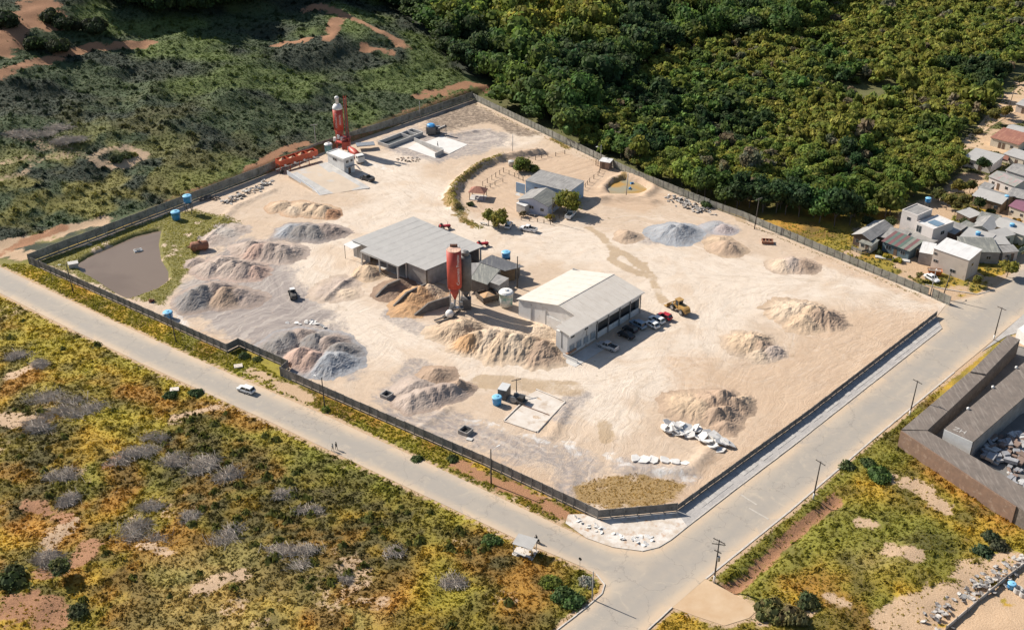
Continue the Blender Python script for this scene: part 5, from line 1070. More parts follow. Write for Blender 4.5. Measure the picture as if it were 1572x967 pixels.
p = P(1178,373); t = thing('steel_frame', 'rusty steel grid frame lying on the sand near the far heaps', 'frame', p, R(-8))
for k in range(4): MB().box((-1.4+k*.9,0,.5),(.14,2.0,.7)).build('bar', M_RUST, t)
for y in (-1,1): MB().box((0,y,.5),(3.2,.14,.75)).build('rail', M_RUST, t)
p = P(930,258); t = thing('kiosk', 'white-roofed brick kiosk by the wall above the muddy pond', 'kiosk', p, R(-25)); MB().box((0,0,1.2),(3.2,2.6,2.6)).build('wall', pm('dusky brick wall', (.30,.20,.15), (.22,.15,.12), .8, .9), t); MB().slab([(-1.9,-1.6,2.6),(1.9,-1.6,2.6),(1.9,1.6,2.8),(-1.9,1.6,2.8)],.1).build('roof', R_BRIGHT, t); MB().box((-2.8,.3,.9),(.2,.2,2.2)).box((-3.6,.6,.9),(.2,.2,2.2)).build('gate_post', MC['rusty brown steel'], t); MB().box((-.4,-1.32,1.05),(.9,.06,2)).build('door', M_DOOR, t)
# ---------------------------------------------------------------- house compound
M_BLUEW = pm('pale blue painted wall', (.30,.42,.55), (.25,.36,.48), .4, .85, c3=(.38,.48,.58), s3=.6); M_LILAC = pm('pale lilac wall', (.50,.52,.60), (.42,.44,.52), .4, .85)
t, Lq, Wq = house('blue_outbuilding', 'long light-blue outbuilding with a dark grey roof in the house compound', (806,277), (874,295), (815,263), 4.6, 4.5, M_BLUEW, R_OLD, 'mono', .6, .15, [('w','f',.25,2.8,1.2,1.0),('d','f',.4),('w','r',.5,2.2,1,1)], W=8.6)
MB().slab([(-3.2,-2.0,.05),(-.1,-2.0,.05),(-.1,2.0,.05),(-3.2,2.0,.05)],.05).build('yard_slab', M_CONC, t); MB().box((-1.7,.1,1.6),(3.2,.2,3.2)).build('side_fence', M_BLUEW, t)
house('gabled_house', 'small lilac-blue house with patched white and grey gable roof', (793,307), (842,318), (806,290), 3.4, 3.3, M_LILAC, R_OLD, 'gy', 1.7, .5, [('w','f',.45,1.9,1.5,1.0),('w','f',.78,1.8,1.2,1.0),('d','f',.25),('w','r',.4,1.9,1.3,1.0)], W=9.0, r2=R_MOSS)
house('house_porch', 'pale tin porch roof on posts at the left of the lilac house', (792,312), (806,317), (800,303), 2.7, .15, M_CONC, R_BRIGHT, 'mono', .4, .1, cat='porch')
t = thing('gazebo', 'small gazebo with red hipped tile roof in the house compound', 'gazebo', P(734,304), R(-12))
MB().add([(-2.6,-2.2,2.4),(2.6,-2.2,2.4),(2.6,2.2,2.4),(-2.6,2.2,2.4),(-.5,0,3.8),(.5,0,3.8)],[(0,1,5,4),(1,2,5),(2,3,4,5),(3,0,4),(3,2,1,0)]).build('roof', R_RED, t)
for x in (-2.2,2.2):
    for y in (-1.8,1.8): MB().box((x,y,1.15),(.16,.16,2.6)).build('post', M_DOOR, t)
MB().box((0,0,.06),(4.8,4.0,.15)).build('floor_slab', M_CONC, t); MB().box((-.5,-1.0,.75),(1.8,1.0,.1)).box((-.5,-1.0,.4),(.3,.6,.7)).build('table', M_CONC, t)
M_FENCEP = pm('old timber post', (.16,.12,.09), (.10,.08,.06), 2, .9)
def post_fence(label, px, n, h=1.4, rails=1, step=None):
    ln = [P(*q_) for q_ in px]; t = thing('post_fence', label, 'fence', ln[0]); pts = []
    for a_, c_ in zip(ln[:-1], ln[1:]):
        k = max(1, round((c_-a_).length/2.6)); pts += [a_.lerp(c_, i/k) for i in range(k)]
    pts.append(ln[-1])
    for q_ in pts: MB(ln[0]).box((q_.x,q_.y,h/2+yz(q_)-.1),(.16,.16,h+.2),random.random()).build('post', M_FENCEP, t)
    for a_, c_ in zip(pts[:-1], pts[1:]):
        for r_ in range(rails): MB(ln[0]).cyl((a_.x,a_.y,h*.85-r_*.5+yz(a_)),(c_.x,c_.y,h*.85-r_*.5+yz(c_)),.03,.03,4).build('rail', M_FENCEP, t)
post_fence('timber post fence behind the gazebo', [(741,286),(755,276),(773,265)], 6, 1.6); post_fence('short post fence beside the blue outbuilding yard', [(773,265),(790,272),(803,278)], 4, 1.5)
post_fence('rail fence along the bank above the green bush', [(822,246),(841,241)], 3, 1.4, 2); post_fence('short rail fence near the slatted wall and dry grass', [(853,240),(867,237)], 2, 1.4, 2)
post_fence('post fence beside the garden path leading to the muddy pond', [(895,292),(905,280),(918,270),(922,262)], 6, 1.4); post_fence('low front garden fence of the lilac house', [(800,338),(825,341),(845,345),(866,330)], 5, 1.1, 2); post_fence('fence stub between gazebo and sandy yard', [(745,292),(760,285),(772,280)], 4, 1.3, 2)
p = P(785,255); t = thing('water_cistern', 'small grey cistern beside the big green bush', 'tank', p); MB().lathe([(.9,0),(1,1.6),(.95,1.7)],14).build('barrel', M_CONC, t, True); MB().lathe([(1.02,1.7),(.3,1.95)],14).build('lid', M_CONC, t)
for lab, px in (('white bench slab in front of the lilac house','817,331'),('pale trough at the foot of the left compound tree','743,345')):
    p = P(*map(float, px.split(','))); t = thing('bench', lab, 'bench', p, R(-25)); MB().box((0,0,.5),(2.2,.6,.1)).build('seat', M_CONC, t)
    for x in (-.8,.8): MB().box((x,0,.2),(.25,.5,.5)).build('leg', M_CONC, t)
# ================================================================== HOUSES ON THE RIGHT
M_BEIGE = pm('beige rendered wall', (.56,.48,.41), (.48,.41,.35), .3, .9, c3=(.40,.34,.29), s3=.5); M_PINKW = pm('pinkish white wall', (.66,.60,.56), (.58,.53,.49), .3, .9)
M_BROWNW = pm('brown timber wall', (.17,.11,.08), (.11,.075,.055), .8, .9); M_TEALW = pm('dark teal wall', (.12,.17,.19), (.09,.13,.15), .6, .9); M_CREAM = pm('cream wall', (.62,.55,.44), (.54,.48,.38), .4, .9); M_OCHRE = pm('ochre timber wall', (.30,.21,.13), (.21,.145,.09), .7, .9)
R_PINKG = roofm('green and pink stained roof', (.34,.30,.29), (.20,.25,.20), (.36,.22,.21), .5); R_PURP = roofm('purple sheet roof', (.23,.10,.14), (.18,.08,.11), None, .5)
house('timber_house', 'brown timber house with pale grey gable roof, first beyond the yard wall', (1307,360), (1337,370), (1344,339), 3.0, 2.9, M_BROWNW, R_GREY, 'gy', 1.2, .5, [('w','f',.3,1.5,.9,.9),('d','f',.7),('w','r',.5,1.6,1.0,.9)], r2=R_OLD)
house('timber_annex', 'grey-roofed annex behind the brown timber house', (1345,362), (1385,372), (1372,344), 2.7, 2.6, M_BROWNW, R_OLD, 'mono', .5, .3, W=7)
# striped roof: every stripe a sheet of its own
t, Lq, Wq = house('striped_roof_house', 'dark teal house whose roof is striped red and green', (1353,370), (1397,386), (1370,358), 2.9, 2.8, M_TEALW, R_OLD, 'mono', .9, .35, [('w','f',.25,1.6,1.6,1.2),('d','f',.5),('w','f',.75,1.6,1.4,1.1)])
cs = [pm('faded red sheet', (.19,.085,.085), (.14,.075,.07), .6, .6), pm('faded green sheet', (.105,.15,.12), (.085,.12,.10), .6, .6), pm('grey green sheet', (.22,.23,.19), (.17,.18,.15), .6, .7)]
for k in range(9): MB().slab([(Lq*k/9+.01,-.1,2.915),(Lq*(k+1)/9-.01,-.1,2.915),(Lq*(k+1)/9-.01,Wq+.05,3.84),(Lq*k/9+.01,Wq+.05,3.84)],.03).build('roof_sheet', cs[(0,1,0,1,0,1,2,0,2)[k]], t)
house('white_townhouse', 'tall white two-storey house with flat grey roof, at the wood edge', (1385,322), (1409,331), (1407,312), 7.2, 6.9, M_PINKW, R_OLD, 'flat', over=.02, feats=[('w','f',.5,5.4,1.2,1.0)])
t, Lq, Wq = house('white_townhouse_wing', 'lower white wing with stair window beside the tall white house', (1407,341), (1433,352), (1440,330), 5.8, 5.5, M_PINKW, R_BRIGHT, 'flat', over=.02, feats=[('w','f',.2,4.2,1.6,2.2),('w','r',.5,3.6,1.6,1.2)])
MB().box((Lq*.6,Wq*.45,5.75),(3.4,3.0,.1)).build('pool_tarp', pm('blue grey tarp', (.16,.24,.32), (.12,.19,.26), .6, .6), t)
tk = tank('blue roof tank with white float on top of the tall white house', (1418,343), .8, 1.3, 6.6, .7)
house('long_shed', 'long low grey-roofed shed between the striped roof and the white house', (1378,357), (1424,377), (1385,348), 2.6, 2.5, M_BLOCK, R_OLD, 'mono', .3, .1, W=4.5, cat='shed')
house('beige_townhouse', 'beige two-storey house with white sheet roof facing the yard gate', (1433,381), (1488,400), (1455,370), 5.9, 5.8, M_BEIGE, R_BRIGHT, 'mono', .9, .12, [('w','f',.08,4.6,.8,.7),('w','f',.12,2.6,1.3,.8),('w','f',.62,1.5,1.5,.9),('w','r',.4,3.8,1.0,.9)])
house('carport', 'white-roofed open carport beside the beige two-storey house', (1411,387), (1433,391), (1420,374), 3.4, .3, M_BLOCK, R_BRIGHT, 'mono', .4, .1, W=6.5, cat='carport')
house('grey_roof_house', 'low house with patchy pale grey roof behind the beige house', (1473,363), (1515,375), (1490,352), 3.3, 3.2, M_BLOCK, R_GREY, 'mono', .6, .2, [('w','f',.5,1.7,1.2,1)])
house('grey_roof_house', 'house with low grey roof pitched toward the small street tree', (1515,376), (1552,375), (1530,364), 3.2, 3.1, M_BLOCK, R_GREY, 'mono', .5, .2, [('w','f',.5,1.7,1.2,1),('d','f',.75)])
house('brown_roof_house', 'long house with rain-stained brown roof right behind the beige house', (1480,386), (1537,388), (1475,368), 3.4, 3.2, M_BLOCK, R_MOSS, 'mono', .6, .2, [('w','f',.7,1.7,1.2,1),('d','r',.5)], W=8)
house('white_ridge_house', 'house with a white ridge line between two grey roof slopes', (1490,349), (1522,357), (1507,337), 3.2, 3.1, M_CREAM, R_OLD, 'gy', 1.2, .3, [('w','f',.3,1.6,1.2,1)], r2=R_GREY, W=9)
house('grey_roof_house', 'grey gable house at the right edge beneath the cream house', (1522,345), (1572,362), (1537,331), 3.2, 3.1, M_CREAM, R_GREY, 'gx', 1.1, .3, [('w','f',.3,1.6,1.2,1),('d','f',.6)])
house('garden_shed', 'small grey-roofed garden shed in the orange earth yard', (1468,325), (1489,335), (1484,318), 2.5, 2.4, M_BROWNW, R_GREY, 'mono', .3, .2, [('d','f',.5)], cat='shed')
house('ochre_timber_house', 'ochre timber house with a broad grey roof at the wood edge', (1492,300), (1538,314), (1510,287), 3.2, 3.1, M_OCHRE, R_GREY, 'gx', 1.2, .4, [('w','f',.3,1.6,1.1,1),('d','f',.6),('w','f',.8,1.6,1.1,1)], r2=R_OLD)
house('cream_house', 'cream house with a purple sheet roof at the right edge', (1548,316), (1590,331), (1560,304), 3.1, 3.0, M_CREAM, R_PURP, 'gx', 1.0, .3, [('w','f',.15,1.6,.9,.9),('w','f',.5,1.6,.9,.9)])
house('stained_roof_house', 'long white house under a green and pink stained grey roof', (1517,271), (1558,287), (1527,258), 3.1, 3.0, M_PINKW, R_PINKG, 'gx', 1.1, .3, [('w','f',.2,1.6,1,1),('d','f',.4),('w','f',.7,1.6,1,1)])
house('grey_roof_house', 'low white house with wide grey roof and red awning beside the lane', (1478,242), (1523,254), (1492,229), 2.9, 2.8, M_PINKW, R_GREY, 'mono', .8, .3, [('w','f',.3,1.5,1.4,1),('d','f',.6)])
p = P(1527,252); t = thing('awning', 'sloping brick-red awning at the end of the wide grey roof', 'awning', p, R(-18)); MB().slab([(0,-1.8,2.3),(3.4,-1.8,2.0),(4.0,2.2,2.4),(.6,2.2,2.8)],.08).build('sheet', R_RED, t)
for x, y in ((.2,-1.6),(3.3,-1.6),(3.8,2.0)): MB().box((x,y,.9),(.12,.12,2.2)).build('post', M_FENCEP, t)
house('grey_roof_house', 'grey roofed house at the far right edge above the stained roof', (1543,261), (1590,276), (1558,249), 3.0, 2.9, M_PINKW, R_OLD, 'gx', 1.0, .3, [('w','f',.3,1.6,1,1)])
house('tile_roof_house', 'cream house with brown-red tiled roof beside the bend of the lane', (1520,211), (1565,223), (1529,198), 3.0, 2.9, M_CREAM, R_RED, 'mono', 1.2, .3, [('d','f',.35),('d','f',.48),('w','f',.75,1.6,1,1)])
house('pale_roof_house', 'house with pale grey gable roof behind the red-tiled one', (1540,201), (1590,213), (1551,190), 3.4, 3.3, M_CREAM, R_GREY, 'gx', 1.0, .3, [('w','f',.5,1.6,1,1)])
house('pale_roof_house', 'farthest house with pale roof where the lane leaves the picture', (1559,160), (1600,170), (1568,150), 2.9, 2.8, M_BEIGE, R_GREY, 'mono', .8, .3, [('d','f',.3)])
EX = [('dark-roofed lean-to behind the white wing and blue tarp', (1437,350), (1466,360), (1452,338), 3.2, R_OLD), ('grey patched lean-to right of the dark-roofed one', (1462,349), (1492,361), (1476,338), 3.0, R_MOSS),
      ('small rusty-roofed lean-to against the brown timber house', (1318,371), (1338,378), (1330,364), 2.3, R_MOSS), ('narrow grey roof between carport and long shed', (1398,377), (1416,384), (1408,370), 2.6, R_OLD),
      ('low grey outhouse beside the small street tree', (1540,388), (1565,386), (1552,378), 2.7, R_OLD), ('patched grey house left of the orange flowering bush', (1532,366), (1560,360), (1540,352), 3.0, R_GREY),
      ('weathered house behind the white-ridged one', (1498,338), (1530,345), (1512,328), 3.0, R_MOSS), ('grey house above the cream house at the right edge', (1545,300), (1580,308), (1558,291), 3.0, R_OLD), ('small shed between stained roof and ochre house', (1500,288), (1517,293), (1510,281), 2.5, R_OLD), ('low grey roof below the tile-roofed house', (1540,236), (1572,246), (1552,228), 2.8, R_GREY)]
for lab, A_, B_, C_, z_, rm_ in EX: house('outhouse', lab, A_, B_, C_, z_, z_-.1, random.choice((M_BLOCK, M_BEIGE, M_CREAM, M_BROWNW)), rm_, 'mono', .5, .2, [('w','f',.3,1.5,.9,.8),('d','f',.65)])
for lab, px_ in (('blue tank on the roof edge of the patched grey house', (1549,366)), ('blue tank on a frame behind the beige house', (1497,379)), ('blue tank between the ochre house and the cream house', (1541,322))): tank(lab, px_, .65, 1.1, 3.4, .6)
# lane between the houses
LANE = PL([(1700,60),(1572,128),(1545,148),(1520,172),(1500,195),(1482,212),(1478,225),(1500,228),(1530,234),(1580,248),(1620,262),(1620,245),(1560,230),(1512,216),(1506,206),(1525,192),(1560,172),(1600,150),(1720,90)])
sheet('dirt_lane', LANE, 2.0, M_DIRTROAD, lambda X, Y: np.zeros(X.shape)+0.03)
# porch things and fences
M_GREENW = pm('mossy green wall', (.20,.26,.20), (.15,.20,.16), .6, .9)
wall_run('garden_wall', 'pale green garden wall beside the street at the right edge', V((1548,402),(1566,389),(1600,372)), 1.8, M_GREENW, 2.2)
wall_run('garden_wall', 'low grey yard wall in front of the brown timber house', V((1307,384),(1322,390),(1340,386)), 1.2, M_PANEL2, 2.0, slabs=3)
p = P(1434,421); t = thing('skip_container', 'orange steel skip standing by the beige house wall', 'skip', p, R(-12)); MB().add([(-1.4,-.8,.1),(1.4,-.8,.1),(1.4,.8,.1),(-1.4,.8,.1),(-1.8,-.9,1.3),(1.8,-.9,1.3),(1.8,.9,1.3),(-1.8,.9,1.3)],[(0,3,2,1),(0,1,5,4),(1,2,6,5),(2,3,7,6),(3,0,4,7)]).build('body', pm('orange paint', (.60,.16,.035), (.52,.13,.03), 1, .5), t); MB().box((0,0,1.1),(3.3,1.6,.1)).build('load', M_RUB2, t)
t = thing('flower_bed', 'yellow-green planted bed in front of the striped roof house', 'flower bed', P(1370,398), R(-18)); MB().box((0,0,.1),(9,1.5,.3)).build('edging', M_CONC, t)
# ---------------------------------------------------------------- flat-roofed courtyard block
o = P(1480,640); t = thing('courtyard_block', 'long flat brown-roofed courtyard block beside the street', 'building', o); zt = 4.0
def pprism(pts, z0, z1, name, mat, t=t, o=o): return MB(o).prism([P2(a_, b_, z1) for a_, b_ in pts], z0, z1).build(name, mat, t)
M_BRICKW = pm('raw red brick wall', (.25,.155,.105), (.19,.12,.085), .7, .95, c3=(.33,.24,.18), s3=.9)
pprism([(1384,659),(1488,571),(1513,577),(1424,660)], -.2, zt, 'street_wing', R_BROWN); pprism([(1490,570),(1548,514),(1566,521),(1514,574)], -.2, zt+.35, 'end_wing', R_BROWN)
pprism([(1384,660.5),(1424,661),(1500,704),(1640,790),(1620,815),(1560,776),(1480,724)], -.2, zt-.1, 'brick_wing', R_BROWN)
mbw = MB(o)
for q0, q1 in (((1383,659.5),(1480,724)), ((1480,724),(1560,776))):
    c0, c1 = P(*q0, zt), P(*q1, zt); d = c1-c0; mbw.box(((c0.x+c1.x)/2,(c0.y+c1.y)/2-.12,zt/2-.15),(d.length,.2,zt+.1),math.atan2(d.y,d.x))
mbw.build('brick_wall', M_BRICKW, t)
t2 = thing('courtyard_hall', 'central brown flat-roofed hall with white end wall and roof lettering', 'building', P(1520,640)); o2 = P(1520,640)
HP = [(1449.5,658),(1572,556),(1640,500),(1700,545),(1572,610),(1494,678)]
MB(o2).prism([P2(a_, b_, 4.6) for a_, b_ in HP], 4.4, 4.6).build('roof', R_BROWN, t2)
c_ = [P2(a_, b_, 4.6) for a_, b_ in HP]; cx = sum(q_[0] for q_ in c_)/6; cy = sum(q_[1] for q_ in c_)/6
MB(o2).prism([(cx+(q_[0]-cx)*.985, cy+(q_[1]-cy)*.985) for q_ in c_], -.2, 4.398).build('wall', M_BLOCK, t2)
q0, q1 = P(1449.5,658,4.6), P(1494,678,4.6); d = q1-q0; MB(o2).box(((q0.x+q1.x)/2-d.y/d.length*-.12,(q0.y+q1.y)/2-.14,2.35),(d.length*.98,.1,4.5),math.atan2(d.y,d.x)).build('white_end_wall', M_WHITEP, t2)
for a_ in ((1486,628),(1524,595),(1560,565)):
    q_ = P(*a_, 4.6); MB(o2).lathe([(.3,0),(.32,.3),(.15,.5)],10,(q_.x,q_.y,4.6)).build('roof_vent', M_WHITEP, t2)
cu = bpy.data.curves.new('txt', 'FONT'); cu.body = 'ZH'; cu.size = 1.9; cu.extrude = .01; ob = bpy.data.objects.new('txt', cu); col.objects.link(ob)
me = bpy.data.meshes.new_from_object(ob.evaluated_get(bpy.context.evaluated_depsgraph_get())); bpy.data.objects.remove(ob); me.materials.clear(); me.materials.append(pm('faded roof paint', (.48,.46,.43), (.36,.33,.30), 1.2, .8))
lo_ = bpy.data.objects.new('roof_lettering', me); col.objects.link(lo_); lo_.parent = t2; q_ = P(1462,659,4.6); lo_.location = (q_.x-o2.x, q_.y-o2.y, 4.62); lo_.rotation_euler = (0,0,math.atan2(d.y,d.x)+.1)
pv = sheet('courtyard_floor', PL([(1415,660),(1560,530),(1700,560),(1640,790),(1500,704)]), 3, pm('dark concrete yard floor', (.20,.185,.17), (.15,.14,.13), .3, .9), lambda X, Y: np.zeros(X.shape)+.02)
M_MIX = [pm('white scrap', (.55,.54,.52), (.38,.37,.36), 1, .7), pm('brown scrap', (.26,.18,.14), (.2,.14,.11), 1, .9), pm('grey scrap', (.35,.35,.36), (.22,.22,.23), 1, .6)]
r_ = random.Random(3)
root = thing('salvage_stack', 'crowded stacks of white, brown and grey salvaged boards in the courtyard', 'salvage', P(1545,690))
for i in range(70):
    q_ = P(r_.uniform(1508,1590), r_.uniform(672,716)); 
    w_ = MB().box((0,0,0),(r_.uniform(.8,3.0),r_.uniform(.6,1.6),r_.uniform(.2,.9))).build('board', M_MIX[r_.randint(0,2)], root); w_.location = (q_.x-root.location.x,q_.y-root.location.y,r_.uniform(.2,1.4)); w_.rotation_euler = (r_.uniform(-.12,.12),r_.uniform(-.12,.12),r_.choice((0,.9,1.57))+r_.uniform(-.2,.2)+.75)
root = thing('salvage_stack', 'pale boards and frames on the courtyard floor, right edge below the big stack', 'salvage', P(1570,735))
for i in range(24):
    q_ = P(r_.uniform(1548,1590), r_.uniform(722,752)); w_ = MB().box((0,0,0),(r_.uniform(.8,2.6),r_.uniform(.4,1.2),r_.uniform(.15,.5))).build('board', M_MIX[r_.randint(0,2)], root); w_.location = (q_.x-root.location.x,q_.y-root.location.y,.3); w_.rotation_euler = (0,0,r_.uniform(0,3))
t = thing('white_shop', 'white-walled building corner at the right edge by the forecourt', 'building', P(1572,530)); o = P(1572,530); MB(o).prism([P2(1562,505,3), P2(1600,480,3), P2(1650,500,3), P2(1600,528,3)], 0, 3).build('wall', M_WHITEP, t)
sheet('forecourt', PL([(1505,541),(1572,482),(1600,470),(1600,500),(1545,516)]), 1.5, M_PAVE, lambda X, Y: np.zeros(X.shape)+.05)
# half-built wall at the lower right, and things around it
ln = [(1452,966),(1500,925),(1545,888),(1600,846)]
t = wall_run('foundation_beam', 'long pale concrete foundation beam across the building site, lower right', V(*ln), .9, M_SLABC, 3.0, slabs=1)
tank('small blue tank on the building site beside the foundation beam', (1552,902), .7, 1.1)
for k, px in enumerate(((1562,908),(1571,914))):
    t = thing('concrete_ring', ('concrete pipe ring lying next to the small blue tank', 'outer concrete pipe ring at the right edge of the building site')[k], 'pipe ring', P(*px), .4); MB().lathe([(.75,0),(.75,.9),(.6,.9),(.6,.05)],16).build('ring', M_CONC, t)
# bus shelter
t = thing('bus_shelter', 'small open bus shelter with grey sheet roof on the street verge', 'shelter', P(806,848), R(-24))
MB().slab([(-1.9,-1.4,2.5),(1.9,-1.4,2.5),(1.9,1.4,2.75),(-1.9,1.4,2.75)],.08).build('roof', R_GREY, t)
for x in (-1.7,1.7):
    for y in (-1.2,1.2): MB().box((x,y,1.15),(.1,.1,2.7)).build('post', M_STEEL, t)
MB().box((0,-1.2,.5),(3.2,.5,.08)).build('bench', M_CONC, t); MB().box((0,0,.02),(4,3,.12)).build('floor_slab', M_SLABC, t)
for lab, px, s_, rz in (('pale concrete lid lying in the grass on the field side of the street', (268,599), 1.9, .2), ('pale concrete lid on the verge below the stepped wall', (366,563), 1.9, .3)):
    p = G(*px); t = thing('inspection_chamber', lab, 'slab', p, rz); MB().box((0,0,.25),(s_,s_*.8,.2)).build('lid', M_SLABC, t); MB().box((0,0,-.1),(s_*.9,s_*.7,.5)).build('shaft', M_BLOCK, t)
# ================================================================== VEHICLES AND PEOPLE
M_TYRE = pm('tyre rubber', (.025,.025,.025), (.04,.04,.038), 3, .85); M_RIM = pm('alloy rim', (.45,.45,.46), (.35,.35,.36), 3, .4, .7)
M_LAMP = pm('clear lamp', (.65,.65,.62), (.55,.55,.52), 2, .2); M_TAIL = pm('red lamp', (.35,.02,.02), (.28,.015,.015), 2, .3); M_AGLASS = pm('car glass', (.02,.025,.03), (.03,.035,.04), 1, .05)
def paint(name, c): 
    m = pm(name, c, tuple(x*.92 for x in c), .8, .32); return m
PW = paint('white car paint', (.72,.72,.71)); PS = paint('silver car paint', (.40,.40,.41)); PB = paint('black car paint', (.02,.02,.022)); PR = paint('red car paint', (.42,.02,.03)); PBL = paint('blue-grey car paint', (.22,.30,.38)); PD = paint('dark car paint', (.035,.035,.04))
def wheel(parent, x, y, r, w=.22):
    ty = MB().cyl((x, y-w/2, r), (x, y+w/2, r), r, r, 16).build('wheel', M_TYRE, parent)
    s_ = 1 if y > 0 else -1
    MB().cyl((x, y+s_*w*.5, r), (x, y+s_*(w*.5+.015), r), r*.62, r*.55, 12).build('rim', M_RIM, ty)
def ring(x, zb, zt, w, wt=.9):
    h = zt-zb
    return [Vector(q) for q in ((x,-w*.86,zb),(x,w*.86,zb),(x,w,zb+h*.22),(x,w,zb+h*.72),(x,w*wt,zt),(x,-w*wt,zt),(x,-w,zb+h*.72),(x,-w,zb+h*.22))]
SPEC = {'hatch': dict(L=4.0, W=.86, nose=.86, belt=.92, roof=1.48, cab=(-1.75, -1.45, .35, 1.05)), 'sedan': dict(L=4.45, W=.87, nose=.84, belt=.92, roof=1.45, cab=(-1.55, -1.0, .35, 1.05)),
        'suv': dict(L=4.6, W=.92, nose=1.0, belt=1.05, roof=1.72, cab=(-2.05, -1.85, .5, 1.15)), 'estate': dict(L=4.4, W=.86, nose=.86, belt=.93, roof=1.5, cab=(-2.0, -1.75, .45, 1.15)), 'pickup': dict(L=5.2, W=.92, nose=1.02, belt=1.06, roof=1.74, cab=(-.55, -.35, .75, 1.3))}
def car(label, px, heading_px, kind, mat, group=None, rot=None, cat='car', bed=None):
    a_ = P(*px); q_ = P(*heading_px); d = q_-a_; sp_ = SPEC[kind]; Lc = sp_['L']; w = sp_['W']; hl = Lc/2
    t = thing('pickup_truck' if kind == 'pickup' else 'car', label, cat, (a_.x, a_.y, .05+yz(a_) if sdist(YARD, np.array([a_.x]), np.array([a_.y]))[0] < 0 else .03), math.atan2(d.y, d.x), group)
    nz, bz = sp_['nose'], sp_['belt']
    st = [ring(-hl,.42,bz-.08,w*.86), ring(-hl+.12,.3,bz-.01,w*.96), ring(-hl+.7,.24,bz,w), ring(.2,.22,bz,w), ring(hl*.5,.24,bz-.01,w), ring(hl-.75,.26,nz-.02,w*.98), ring(hl-.2,.3,nz-.12,w*.92), ring(hl,.4,nz-.28,w*.78)]
    if kind == 'pickup':
        st = [r for r in st]
    MB().loft(st).build('body', mat, t, False, bevel=0)
    x0, x1, x2, x3 = sp_['cab']; rz_ = sp_['roof']; wt = w*.78
    gl = MB().loft([[Vector(q) for q in ((x,-w*.93,bz-.03),(x,w*.93,bz-.03),(xr,wt,rz_-.05),(xr,-wt,rz_-.05))] for x, xr in ((x0,x1),(x3,x2))]).build('windows', M_AGLASS, t)
    MB().loft([[Vector(q) for q in ((x1-.06,-wt-.02,rz_-.06),(x1-.06,wt+.02,rz_-.06),(x1+.02,wt*.9,rz_+.03),(x1+.02,-wt*.9,rz_+.03))],[Vector(q) for q in ((x2+.06,-wt-.02,rz_-.06),(x2+.06,wt+.02,rz_-.06),(x2-.05,wt*.9,rz_+.03),(x2-.05,-wt*.9,rz_+.03))]]).build('roof', mat, t)
    for s_ in (-1, 1):
        pl = MB()
        for xb, xt in ((x0+.03,x1),(x3-.03,x2),((x0+x3)/2,(x1+x2)/2)): pl.cyl((xb,s_*w*.935,bz-.04),(xt,s_*(wt+.012),rz_-.03),.045,.045,5)
        pl.build('pillar', mat, t)
        MB().box((hl-.12, s_*w*.62, nz-.22),(.2,.34,.16)).build('headlight', M_LAMP, t); MB().box((-hl+.08, s_*w*.74, bz-.18),(.14,.2,.3)).build('taillight', M_TAIL, t)
        MB().box((x3-.25, s_*(w+.09), bz+.03),(.16,.18,.13)).build('mirror', mat, t)
    if kind == 'pickup':
        MB().box((-1.55,0,bz+.005),(1.75,w*1.62,.03)).build('bed_floor', bed or M_BLACK, t)
        for c_, dd in (((-1.55,-w*.9,bz+.08),(1.95,.1,.16)),((-1.55,w*.9,bz+.08),(1.95,.1,.16)),((-hl+.1,0,bz+.08),(.1,w*1.7,.16))): MB().box(c_, dd).build('bed_rail', mat, t)
    r = .33 if kind not in ('suv','pickup') else .38
    for x in (-hl*.6, hl*.62):
        for y in (-w+.1, w-.1): wheel(t, x, y, r)
    return t
GC = 'cars parked beside the white warehouse'
car('silver pickup truck, nearest to the camera in the warehouse shade', (933,535), (917,529), 'pickup', PS, GC)
car('black car parked directly behind the silver pickup', (961,517), (947,511), 'sedan', PB, GC)
car('dark car beside the black one, closer to the office front', (967,508), (953,502), 'hatch', PD, GC)
car('blue-grey car in the middle of the parked row', (979,501), (965,494), 'suv', PBL, GC)
car('white hatchback between the blue-grey car and the other white car', (1001,501), (988,494), 'hatch', PW, GC)
car('white estate car parked next to the red car', (1008,494), (995,488), 'estate', PW, GC)
car('red car at the sunny end of the parked row', (1020,489), (1008,484), 'hatch', PR, GC)
car('white estate car driving on the long street', (378,601), (366,597), 'estate', PW)
car('white pickup truck parked at the tree beside the lilac house', (876,333), (884,325), 'pickup', PW)
car('white pickup truck parked in front of the house garden', (811,355), (797,352), 'pickup', PW)
car('pale car tucked beneath the left compound tree', (781,348), (786,339), 'estate', PW)
car('dark car parked in the shade of the control cabin', (564,277), (552,273), 'pickup', PD)
car('white car parked in front of the beige two-storey house', (1430,430), (1441,436), 'sedan', PW)
